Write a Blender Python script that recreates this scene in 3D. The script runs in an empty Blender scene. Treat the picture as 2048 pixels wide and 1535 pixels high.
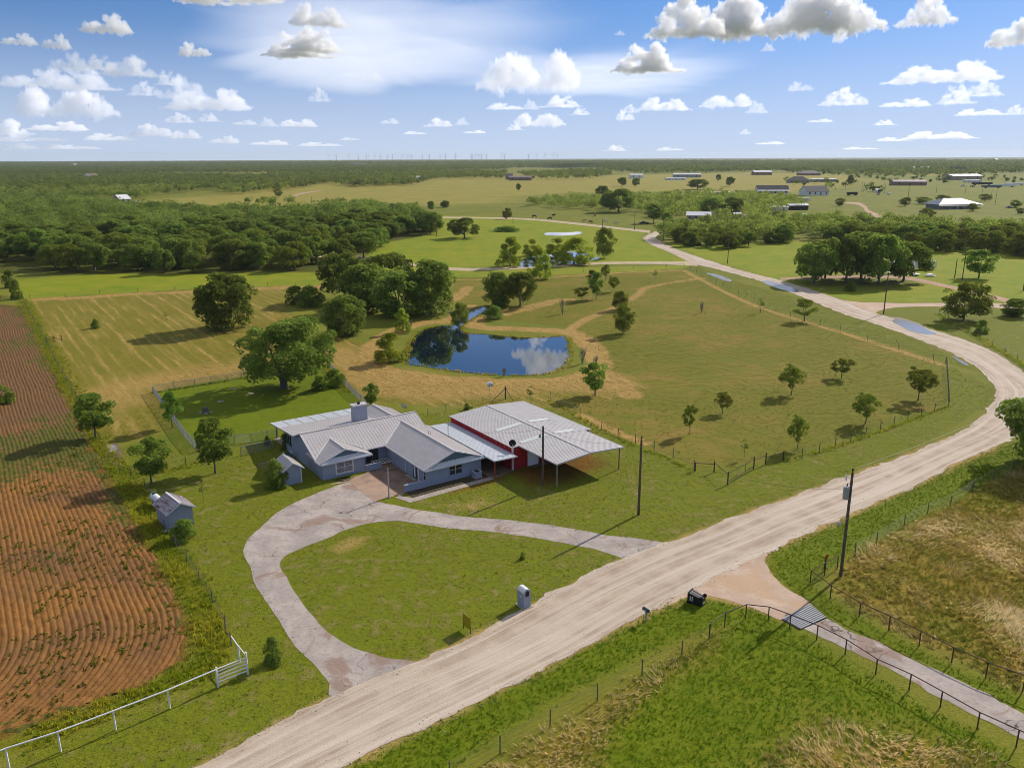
import bpy, bmesh, math, random
import numpy as np
from mathutils import Matrix, Vector
S = bpy.context.scene
COL = S.collection
R = math.radians

# ------------------------------------------------------------------ camera
FPX, CW, CH = 1620.0, 2048, 1535
PITCH = math.atan((767.5 - 314) / FPX)
ROLL = R(.25)
CAMH = 38.0
cam = bpy.data.cameras.new('camera')
camo = bpy.data.objects.new('camera', cam)
COL.objects.link(camo)
S.camera = camo
cam.sensor_fit = 'HORIZONTAL'
cam.sensor_width = 36
cam.lens = 36 * FPX / CW
cam.clip_start = 1
cam.clip_end = 150000
FW = Vector((0, math.cos(PITCH), -math.sin(PITCH)))
_r = Vector((1, 0, 0))
_u = _r.cross(FW)
RT = _r * math.cos(ROLL) - _u * math.sin(ROLL)
UP = _u * math.cos(ROLL) + _r * math.sin(ROLL)
camo.matrix_world = Matrix(((RT.x, UP.x, -FW.x, 0), (RT.y, UP.y, -FW.y, 0), (RT.z, UP.z, -FW.z, CAMH), (0, 0, 0, 1)))

# ------------------------------------------------------------------ world, sun, exposure
SUN_EL, SUN_AZ = R(31.7), R(44.9)
w = bpy.data.worlds.new('World')
S.world = w
w.use_nodes = True
nt = w.node_tree
bg = nt.nodes['Background']
sk = nt.nodes.new('ShaderNodeTexSky')
sk.sky_type = 'NISHITA'
sk.sun_disc = False
sk.sun_elevation = SUN_EL
sk.sun_rotation = SUN_AZ
sk.altitude = 200
sk.air_density = 1.0
sk.dust_density = .12
sk.ozone_density = 5.0
# clearer air near the horizon: look the sky up a little higher than the ray
tc = nt.nodes.new('ShaderNodeTexCoord')
va = nt.nodes.new('ShaderNodeVectorMath'); va.operation = 'ADD'; va.inputs[1].default_value = (0, 0, .23)
vn = nt.nodes.new('ShaderNodeVectorMath'); vn.operation = 'NORMALIZE'
nt.links.new(tc.outputs['Generated'], va.inputs[0])
nt.links.new(va.outputs[0], vn.inputs[0])
nt.links.new(vn.outputs[0], sk.inputs[0])
hs = nt.nodes.new('ShaderNodeHueSaturation')
hs.inputs['Saturation'].default_value = 1.1
hs.inputs['Hue'].default_value = .502
nt.links.new(sk.outputs[0], hs.inputs['Color'])
# pale band of thick air along the horizon
sep = nt.nodes.new('ShaderNodeSeparateXYZ')
nt.links.new(tc.outputs['Generated'], sep.inputs[0])
mr = nt.nodes.new('ShaderNodeMapRange'); mr.interpolation_type = 'SMOOTHSTEP'
mr.inputs['From Min'].default_value = -.01; mr.inputs['From Max'].default_value = .17
mr.inputs['To Min'].default_value = .85; mr.inputs['To Max'].default_value = 0
nt.links.new(sep.outputs['Z'], mr.inputs['Value'])
mxs = nt.nodes.new('ShaderNodeMix'); mxs.data_type = 'RGBA'
nt.links.new(mr.outputs[0], mxs.inputs['Factor'])
nt.links.new(hs.outputs[0], mxs.inputs['A'])
mxs.inputs['B'].default_value = (4.6, 5.3, 6.6, 1)
# warm white added to the sky overhead as fill light for the shadows
mr2 = nt.nodes.new('ShaderNodeMapRange'); mr2.interpolation_type = 'SMOOTHSTEP'
mr2.inputs['From Min'].default_value = .30; mr2.inputs['From Max'].default_value = .62
mr2.inputs['To Min'].default_value = 0; mr2.inputs['To Max'].default_value = .30
nt.links.new(sep.outputs['Z'], mr2.inputs['Value'])
mx2 = nt.nodes.new('ShaderNodeMix'); mx2.data_type = 'RGBA'
nt.links.new(mr2.outputs[0], mx2.inputs['Factor'])
nt.links.new(mxs.outputs['Result'], mx2.inputs['A'])
mx2.inputs['B'].default_value = (9.0, 8.6, 8.0, 1)
nt.links.new(mx2.outputs['Result'], bg.inputs[0])
bg.inputs[1].default_value = .13
sl = bpy.data.lights.new('sun', 'SUN')
sl.energy = 5.0
sl.angle = R(.5)
sl.color = (1, .92, .80)
suno = bpy.data.objects.new('sun', sl)
COL.objects.link(suno)
SUND = Vector((math.sin(SUN_AZ) * math.cos(SUN_EL), math.cos(SUN_AZ) * math.cos(SUN_EL), math.sin(SUN_EL)))
suno.rotation_euler = SUND.to_track_quat('Z', 'Y').to_euler()
S.view_settings.view_transform = 'Standard'
S.view_settings.look = 'None'
S.view_settings.exposure = .02
S.cycles.volume_bounces = 8
S.cycles.transparent_max_bounces = 24
S.cycles.use_denoising = True
S.cycles.filter_width = .9

# ------------------------------------------------------------------ helpers
def at(x, y, z=0.0):
    """the place on the level z that the photograph shows at pixel x, y"""
    d = FW * FPX + RT * (x - CW / 2) - UP * (y - CH / 2)
    t = (z - CAMH) / d.z
    return Vector((d.x * t, d.y * t, z))

def pix(p):
    v = Vector(p) - Vector((0, 0, CAMH))
    d = v.dot(FW)
    return CW / 2 + FPX * v.dot(RT) / d, CH / 2 - FPX * v.dot(UP) / d

def depth(p):
    return (Vector(p) - Vector((0, 0, CAMH))).dot(FW)

def tall(x, y, yt):
    p = at(x, y); lo, hi = 0, 80
    for _ in range(40):
        m = (lo + hi) / 2
        if pix(p + Vector((0, 0, m)))[1] > yt: lo = m
        else: hi = m
    return lo

def W2(pts):
    return np.array([at(x, y)[:2] for x, y in pts])

def tag(o, label=None, cat=None, group=None, kind=None):
    if label: o['label'] = label
    if cat: o['category'] = cat
    if group: o['group'] = group
    if kind: o['kind'] = kind
    return o

def empty(name, loc=(0, 0, 0), rz=0.0, label=None, cat=None, group=None):
    o = bpy.data.objects.new(name, None)
    o.empty_display_size = .2
    COL.objects.link(o)
    o.location = loc
    o.rotation_euler = (0, 0, rz)
    return tag(o, label, cat, group)

def link(name, me, parent=None, loc=None, rz=None):
    o = bpy.data.objects.new(name, me)
    COL.objects.link(o)
    if parent: o.parent = parent
    if loc is not None: o.location = loc
    if rz is not None: o.rotation_euler = (0, 0, rz)
    return o

class MB:
    def __init__(s): s.v = []; s.f = []; s.m = []
    def add(s, vs, fs, mi=0):
        k = len(s.v); s.v += [tuple(p) for p in vs]
        s.f += [tuple(i + k for i in f) for f in fs]; s.m += [mi] * len(fs)
        return s
    def box(s, a, b, mi=0):
        x0, y0, z0 = a; x1, y1, z1 = b
        return s.add([(x0, y0, z0), (x1, y0, z0), (x1, y1, z0), (x0, y1, z0), (x0, y0, z1), (x1, y0, z1), (x1, y1, z1), (x0, y1, z1)],
                     [(0, 3, 2, 1), (4, 5, 6, 7), (0, 1, 5, 4), (1, 2, 6, 5), (2, 3, 7, 6), (3, 0, 4, 7)], mi)
    def prism(s, poly, axis, a, b, mi=0):
        """poly of 2-D points extruded along an axis: 'v' -> (u,z), 'u' -> (v,z), 'z' -> (u,v)"""
        def P(p, t):
            return {'v': (p[0], t, p[1]), 'u': (t, p[0], p[1]), 'z': (p[0], p[1], t)}[axis]
        n = len(poly)
        vs = [P(p, a) for p in poly] + [P(p, b) for p in poly]
        return s.add(vs, [tuple(range(n)), tuple(range(2 * n - 1, n - 1, -1))] + [((i + 1) % n, i, i + n, (i + 1) % n + n) for i in range(n)], mi)
    def slab(s, poly, t, mi=0):
        """planar 3-D polygon thickened downward along its normal"""
        P = [Vector(p) for p in poly]
        nr = (P[1] - P[0]).cross(P[2] - P[0]).normalized()
        if nr.z < 0: P.reverse(); nr = -nr
        n = len(P)
        vs = P + [p - nr * t for p in P]
        return s.add(vs, [tuple(range(n)), tuple(range(2 * n - 1, n - 1, -1))] + [((i + 1) % n, i, i + n, (i + 1) % n + n) for i in range(n)], mi)
    def tube(s, pts, rad, n=6, mi=0, cap=True):
        pts = [Vector(p) for p in pts]
        rs = rad if isinstance(rad, (list, tuple)) else [rad] * len(pts)
        vs = []; fs = []
        for i, p in enumerate(pts):
            d = (pts[min(i + 1, len(pts) - 1)] - pts[max(i - 1, 0)]).normalized()
            a = d.cross(Vector((0, 0, 1)) if abs(d.z) < .9 else Vector((1, 0, 0))).normalized()
            b = d.cross(a)
            for k in range(n):
                t = 2 * math.pi * k / n
                vs.append(p + (a * math.cos(t) + b * math.sin(t)) * rs[i])
        for i in range(len(pts) - 1):
            for k in range(n):
                k2 = (k + 1) % n
                fs.append((i * n + k, i * n + k2, (i + 1) * n + k2, (i + 1) * n + k))
        if cap:
            fs.append(tuple(range(n))); fs.append(tuple((len(pts) - 1) * n + k for k in range(n - 1, -1, -1)))
        return s.add(vs, fs, mi)
    def bar(s, a, b, w, h, mi=0):
        """square bar between two points"""
        a, b = Vector(a), Vector(b); d = (b - a).normalized()
        x = d.cross(Vector((0, 0, 1)) if abs(d.z) < .95 else Vector((0, 1, 0))).normalized(); y = x.cross(d)
        vs = []
        for p in (a, b):
            for sx, sy in ((-1, -1), (1, -1), (1, 1), (-1, 1)): vs.append(p + x * sx * w / 2 + y * sy * h / 2)
        return s.add(vs, [(0, 3, 2, 1), (4, 5, 6, 7), (0, 1, 5, 4), (1, 2, 6, 5), (2, 3, 7, 6), (3, 0, 4, 7)], mi)
    def ball(s, c, r, n=10, mi=0):
        rx, ry, rz = (r, r, r) if not isinstance(r, (tuple, list)) else r
        vs = []; fs = []; m = n // 2
        for i in range(m + 1):
            th = math.pi * i / m
            for k in range(n):
                ph = 2 * math.pi * k / n
                vs.append((c[0] + rx * math.sin(th) * math.cos(ph), c[1] + ry * math.sin(th) * math.sin(ph), c[2] + rz * math.cos(th)))
        for i in range(m):
            for k in range(n): fs.append((i * n + k, (i + 1) * n + k, (i + 1) * n + (k + 1) % n, i * n + (k + 1) % n))
        return s.add(vs, fs, mi)
    def mesh(s, name, mats, smooth=False):
        me = bpy.data.meshes.new(name)
        me.from_pydata(s.v, [], s.f)
        for m in (mats if isinstance(mats, (list, tuple)) else [mats]): me.materials.append(m)
        if any(s.m): me.polygons.foreach_set('material_index', s.m)
        bm = bmesh.new(); bm.from_mesh(me)
        bmesh.ops.recalc_face_normals(bm, faces=bm.faces)
        bm.to_mesh(me); bm.free()
        if smooth: me.polygons.foreach_set('use_smooth', [True] * len(me.polygons))
        return me
    def build(s, name, mats, parent=None, loc=None, rz=None, smooth=False):
        return link(name, s.mesh(name, mats, smooth), parent, loc, rz)

def np_mesh(name, V, Fc, mats, attrs=None, smooth=False):
    """fast mesh from arrays; Fc (n,k) with a constant k"""
    me = bpy.data.meshes.new(name)
    n, k = Fc.shape
    me.vertices.add(len(V)); me.vertices.foreach_set('co', np.ascontiguousarray(V, np.float32).ravel())
    me.loops.add(n * k); me.loops.foreach_set('vertex_index', np.ascontiguousarray(Fc, np.int32).ravel())
    me.polygons.add(n); me.polygons.foreach_set('loop_start', np.arange(0, n * k, k, dtype=np.int32))
    for m in (mats if isinstance(mats, (list, tuple)) else [mats]): me.materials.append(m)
    for nm, (dom, typ, arr) in (attrs or {}).items():
        a = me.attributes.new(nm, typ, dom)
        a.data.foreach_set('color' if 'COLOR' in typ else 'value', np.ascontiguousarray(arr, np.float32).ravel())
    me.polygons.foreach_set('use_smooth', np.full(n, bool(smooth)))
    me.update(calc_edges=True)
    return me

def vnoise(x, y, seed=0):
    xi = np.floor(x).astype(np.int64); yi = np.floor(y).astype(np.int64)
    fx = x - xi; fy = y - yi
    fx = fx * fx * (3 - 2 * fx); fy = fy * fy * (3 - 2 * fy)
    def h(a, b):
        n = (a * 374761393 + b * 668265263 + seed * 1442695041) & 0xffffffff
        n = ((n ^ (n >> 13)) * 1274126177) & 0xffffffff
        return ((n ^ (n >> 16)) & 0xffff) / 65535.0
    return (h(xi, yi) * (1 - fx) + h(xi + 1, yi) * fx) * (1 - fy) + (h(xi, yi + 1) * (1 - fx) + h(xi + 1, yi + 1) * fx) * fy

def fbm(x, y, seed=0, o=3):
    r = 0; a = .5; 
    for i in range(o): r = r + a * vnoise(x * 2 ** i, y * 2 ** i, seed + i * 17); a *= .5
    return r / (1 - .5 ** o)

def sdist(X, Y, poly):
    """signed distance, positive inside"""
    d = np.full(X.shape, 1e18); ins = np.zeros(X.shape, bool)
    n = len(poly)
    for i in range(n):
        ax, ay = poly[i]; bx, by = poly[(i + 1) % n]
        ex, ey = bx - ax, by - ay
        t = np.clip(((X - ax) * ex + (Y - ay) * ey) / (ex * ex + ey * ey + 1e-12), 0, 1)
        d = np.minimum(d, (X - ax - t * ex) ** 2 + (Y - ay - t * ey) ** 2)
        if abs(ey) > 1e-12:
            c = ((ay > Y) != (by > Y)) & (X < ex * (Y - ay) / ey + ax)
            ins ^= c
    d = np.sqrt(d)
    return np.where(ins, d, -d)

def inpoly(X, Y, poly):
    ins = np.zeros(X.shape, bool); n = len(poly)
    for i in range(n):
        ax, ay = poly[i]; bx, by = poly[(i + 1) % n]
        if abs(by - ay) > 1e-12: ins ^= ((ay > Y) != (by > Y)) & (X < (bx - ax) * (Y - ay) / (by - ay) + ax)
    return ins

def pdist(X, Y, line):
    d = np.full(X.shape, 1e18)
    for (ax, ay), (bx, by) in zip(line[:-1], line[1:]):
        ex, ey = bx - ax, by - ay
        t = np.clip(((X - ax) * ex + (Y - ay) * ey) / (ex * ex + ey * ey + 1e-12), 0, 1)
        d = np.minimum(d, (X - ax - t * ex) ** 2 + (Y - ay - t * ey) ** 2)
    return np.sqrt(d)

def spline(P, n=6, closed=False):
    P = np.asarray(P, float); out = []
    m = len(P)
    for i in range(m if closed else m - 1):
        p0 = P[(i - 1) % m] if closed or i > 0 else P[0]
        p1 = P[i]; p2 = P[(i + 1) % m]
        p3 = P[(i + 2) % m] if closed or i + 2 < m else P[-1]
        for k in range(n):
            t = k / n
            out.append(.5 * ((2 * p1) + (p2 - p0) * t + (2 * p0 - 5 * p1 + 4 * p2 - p3) * t * t + (3 * p1 - p0 - 3 * p2 + p3) * t ** 3))
    if not closed: out.append(P[-1])
    return np.array(out)

# ------------------------------------------------------------------ materials
def newmat(name):
    m = bpy.data.materials.new(name); m.use_nodes = True
    return m, m.node_tree, m.node_tree.nodes['Principled BSDF']

def nnoise(t, scale, detail=4, rough=.55, coord=None, dist=0):
    n = t.nodes.new('ShaderNodeTexNoise'); n.inputs['Scale'].default_value = scale
    n.inputs['Detail'].default_value = detail; n.inputs['Roughness'].default_value = rough
    n.inputs['Distortion'].default_value = dist
    if coord is not None: t.links.new(coord, n.inputs['Vector'])
    return n.outputs['Fac']

def nramp(t, fac, a, b):
    r = t.nodes.new('ShaderNodeMapRange'); r.inputs['From Min'].default_value = a; r.inputs['From Max'].default_value = b
    t.links.new(fac, r.inputs['Value'])
    return r.outputs[0]

def nmix(t, fac, a, b, mode='MIX'):
    m = t.nodes.new('ShaderNodeMix'); m.data_type = 'RGBA'; m.blend_type = mode
    for v, s in ((fac, 'Factor'), (a, 'A'), (b, 'B')):
        k = m.inputs[s] if s != 'Factor' else m.inputs[0]
        if s != 'Factor': k = m.inputs[6 if s == 'A' else 7]
        if isinstance(v, (int, float)): k.default_value = v
        elif isinstance(v, tuple): k.default_value = (*v, 1)
        else: t.links.new(v, k)
    return m.outputs[2]

def nmath(t, op, a, b=None, c=None, clamp=False):
    m = t.nodes.new('ShaderNodeMath'); m.operation = op; m.use_clamp = clamp
    for i, v in enumerate((a, b, c)):
        if v is None: continue
        if isinstance(v, (int, float)): m.inputs[i].default_value = v
        else: t.links.new(v, m.inputs[i])
    return m.outputs[0]

def nattr(t, name):
    a = t.nodes.new('ShaderNodeAttribute'); a.attribute_name = name
    return a

def nbump(t, h, strength, dist, bsdf):
    b = t.nodes.new('ShaderNodeBump'); b.inputs['Strength'].default_value = strength; b.inputs['Distance'].default_value = dist
    t.links.new(h, b.inputs['Height']); t.links.new(b.outputs[0], bsdf.inputs['Normal'])

def pmat(name, c1, c2=None, scale=3, rough=.7, metal=0, bump=0, bscale=30, obj=True, lo=.35, hi=.65, c3=None, s3=.5, spec=.3):
    m, t, b = newmat(name)
    b.inputs['Roughness'].default_value = rough; b.inputs['Metallic'].default_value = metal
    b.inputs['Specular IOR Level'].default_value = spec
    if c2 is None and not bump:
        b.inputs['Base Color'].default_value = (*c1, 1); return m
    if obj: co = t.nodes.new('ShaderNodeTexCoord').outputs['Object']
    else: co = t.nodes.new('ShaderNodeNewGeometry').outputs['Position']
    col = nmix(t, nramp(t, nnoise(t, scale, coord=co), lo, hi), c1, c2 or c1)
    if c3: col = nmix(t, nramp(t, nnoise(t, s3, coord=co), .5, .7), col, c3)
    t.links.new(col, b.inputs['Base Color'])
    if bump: nbump(t, nnoise(t, bscale, coord=co), bump, .02, b)
    return m

def roofmat(name, c1, c2, rough=.45, rust=None, rustlo=.5, metal=.0):
    m, t, b = newmat(name)
    co = t.nodes.new('ShaderNodeTexCoord').outputs['Object']
    col = nmix(t, nramp(t, nnoise(t, .8, coord=co), .3, .7), c1, c2)
    sv = t.nodes.new('ShaderNodeVectorMath'); sv.operation = 'MULTIPLY'; sv.inputs[1].default_value = (6, .5, 6)
    t.links.new(co, sv.inputs[0])
    col = nmix(t, nramp(t, nnoise(t, 1, coord=sv.outputs[0]), .45, .8), col, tuple(x * .88 for x in c1))
    if rust: col = nmix(t, nramp(t, nnoise(t, 1.3, coord=sv.outputs[0], dist=.4), rustlo, rustlo + .08), col, rust)
    t.links.new(col, b.inputs['Base Color'])
    b.inputs['Roughness'].default_value = rough; b.inputs['Metallic'].default_value = metal
    return m

def leafmat(name, dark, light, trans=.35, var=.25):
    m, t, b = newmat(name)
    t.nodes.remove(b)
    out = t.nodes['Material Output']
    sh = nattr(t, 'shade').outputs['Fac']
    oi = t.nodes.new('ShaderNodeObjectInfo')
    col = nmix(t, sh, dark, light)
    h = t.nodes.new('ShaderNodeHueSaturation')
    t.links.new(col, h.inputs['Color'])
    t.links.new(nmath(t, 'MULTIPLY_ADD', oi.outputs['Random'], .025, .492), h.inputs['Hue'])
    t.links.new(nmath(t, 'MULTIPLY_ADD', oi.outputs['Random'], var * 2, 1 - var), h.inputs['Value'])
    d = t.nodes.new('ShaderNodeBsdfDiffuse'); tr = t.nodes.new('ShaderNodeBsdfTranslucent')
    t.links.new(h.outputs[0], d.inputs[0])
    t.links.new(nmix(t, .5, h.outputs[0], (.5, .62, .05), 'MULTIPLY') if False else h.outputs[0], tr.inputs[0])
    mx = t.nodes.new('ShaderNodeMixShader'); mx.inputs[0].default_value = trans
    t.links.new(d.outputs[0], mx.inputs[1]); t.links.new(tr.outputs[0], mx.inputs[2])
    t.links.new(mx.outputs[0], out.inputs['Surface'])
    return m

M = {}
M['oak'] = leafmat('oak_leaves', (.085, .125, .02), (.35, .43, .075), .5)
M['pecan'] = leafmat('pecan_leaves', (.085, .135, .02), (.35, .45, .07), .5)
M['mesq'] = leafmat('mesquite_leaves', (.10, .125, .018), (.34, .37, .055), .45)
M['willow'] = leafmat('willow_leaves', (.24, .30, .02), (.50, .56, .07), .58)
M['farleaf'] = leafmat('far_leaves', (.095, .13, .022), (.36, .43, .08), .5, 0)
M['grassblade'] = None
M['bark'] = pmat('bark', (.09, .075, .06), (.17, .15, .125), 6, .9, bump=.6, bscale=12)
M['bare'] = pmat('bare_twigs', (.22, .19, .16), (.32, .28, .24), 6, .9)
M['wall'] = pmat('blue_grey_siding', (.27, .305, .385), (.295, .33, .41), 2.5, .75)
M['gable'] = pmat('teal_gable_paint', (.085, .135, .17), (.10, .155, .19), 2.5, .75)
M['roof'] = roofmat('grey_metal_roof', (.50, .455, .435), (.565, .515, .495), .42)
M['barnroof'] = roofmat('barn_metal_roof', (.52, .485, .465), (.585, .55, .53), .45)
M['silver'] = roofmat('bright_metal_roof', (.54, .56, .58), (.62, .64, .66), .4)
M['rustroof'] = roofmat('rusty_roof', (.50, .47, .49), (.42, .36, .36), .6, (.13, .035, .025), .5)
M['trim'] = pmat('white_trim', (.62, .60, .60), (.70, .68, .67), 4, .6)
M['clear'] = pmat('milky_panel', (.62, .65, .66), (.74, .76, .77), 1.2, .35)
M['skylight'] = pmat('skylight_panel', (.55, .57, .52), (.64, .65, .60), 1.2, .35)
M['glass'] = pmat('dark_glass', (.010, .012, .016), (.03, .035, .04), 2, .08, spec=.6)
M['curtain'] = pmat('patterned_curtain', (.08, .075, .075), (.42, .40, .40), 9, .8, lo=.42, hi=.58)
M['red'] = pmat('red_metal_siding', (.36, .014, .02), (.44, .022, .028), 1.5, .45)
M['redpost'] = pmat('red_oxide_steel', (.38, .075, .045), (.30, .06, .04), 3, .7)
M['dark'] = pmat('dark_recess', (.012, .012, .014), (.03, .028, .026), 2, .8)
M['concrete'] = pmat('patio_concrete', (.40, .27, .19), (.34, .23, .165), .9, .85, obj=False, c3=(.22, .16, .125), s3=.35)
M['slab'] = pmat('stained_slab', (.20, .125, .085), (.27, .175, .125), .5, .85, obj=False, c3=(.13, .085, .062), s3=.6)
M['walk'] = pmat('walk_concrete', (.40, .34, .28), (.30, .25, .21), 1.2, .85, obj=False)
M['mulch'] = pmat('dark_mulch', (.035, .026, .017), (.10, .07, .035), 3, .95, obj=False, bump=.8)
M['wood'] = pmat('weathered_pole', (.085, .06, .046), (.15, .11, .08), 4, .85, bump=.4)
M['post'] = pmat('post_wood', (.10, .085, .07), (.16, .14, .115), 5, .85)
M['pipe'] = pmat('rust_pipe', (.055, .030, .024), (.10, .048, .034), 5, .6)
M['white'] = pmat('white_pipe', (.70, .69, .68), (.78, .77, .76), 4, .55)
M['galv'] = pmat('galvanised', (.30, .31, .32), (.38, .39, .40), 5, .5, .3)
M['wire'] = pmat('fence_wire', (.16, .15, .14), None, rough=.5, metal=.2)
M['cable'] = pmat('cable', (.02, .02, .022), None, rough=.6)
M['alu'] = pmat('bright_cable', (.55, .55, .5), None, rough=.5)
M['black'] = pmat('black_plastic', (.012, .012, .018), (.02, .02, .026), 5, .38, spec=.5)
M['whitewall'] = pmat('white_wall', (.76, .75, .73), (.82, .81, .79), 1, .7)
M['tanwall'] = pmat('tan_wall', (.34, .27, .21), (.40, .32, .25), 1, .8)
M['brickwall'] = pmat('brown_brick', (.20, .13, .10), (.25, .165, .125), 2, .85)
M['greywall'] = pmat('grey_wall', (.28, .28, .29), (.34, .34, .35), 1, .8)
M['darkroof'] = roofmat('dark_shingle', (.045, .045, .055), (.06, .058, .066), .8)
M['whiteroof'] = roofmat('white_metal', (.62, .62, .63), (.70, .69, .70), .5)
M['brownroof'] = roofmat('brown_roof', (.17, .125, .12), (.21, .155, .145), .7)
M['purproof'] = roofmat('maroon_roof', (.20, .14, .16), (.24, .17, .19), .6)
M['blueroof'] = roofmat('slate_blue_roof', (.10, .13, .18), (.13, .16, .21), .5)
M['redroof'] = roofmat('red_roof', (.20, .035, .03), (.25, .05, .04), .6)
M['yellow'] = pmat('yellow_sign', (.30, .24, .01), (.36, .29, .015), 4, .55)
M['orange'] = pmat('orange_sign', (.42, .09, .02), (.36, .08, .02), 8, .6)
M['tank'] = pmat('white_tank', (.68, .68, .68), (.75, .74, .73), 3, .4)
M['green'] = pmat('green_lid', (.01, .10, .06), None, rough=.4)
M['teal'] = pmat('grey_green_metal', (.10, .15, .16), (.13, .18, .19), 4, .5)
M['stone'] = pmat('pale_stone', (.42, .36, .29), (.30, .26, .21), 5, .9, bump=.5)
M['cowblack'] = pmat('black_hide', (.012, .011, .011), (.02, .018, .017), 3, .8)
M['cowred'] = pmat('red_hide', (.20, .075, .03), (.25, .10, .04), 3, .8)
M['cowtan'] = pmat('tan_hide', (.42, .33, .22), (.36, .28, .18), 3, .8)
M['cowwhite'] = pmat('pale_hide', (.60, .55, .48), (.5, .45, .38), 3, .8)
M['truckpaint'] = pmat('dark_blue_paint', (.02, .028, .042), None, rough=.3, spec=.5)
M['tyre'] = pmat('tyre_rubber', (.015, .015, .015), None, rough=.8)
M['turbine'] = pmat('turbine_white', (.30, .32, .36), None, rough=.6)

def A(r, g, b, k=.80):
    """real surface colour from an sRGB reading of a sunlit patch"""
    f = lambda c: (c / 255 / 12.92 if c <= 10 else ((c / 255 + .055) / 1.055) ** 2.4) * k
    return (f(r), f(g), f(b))

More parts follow.
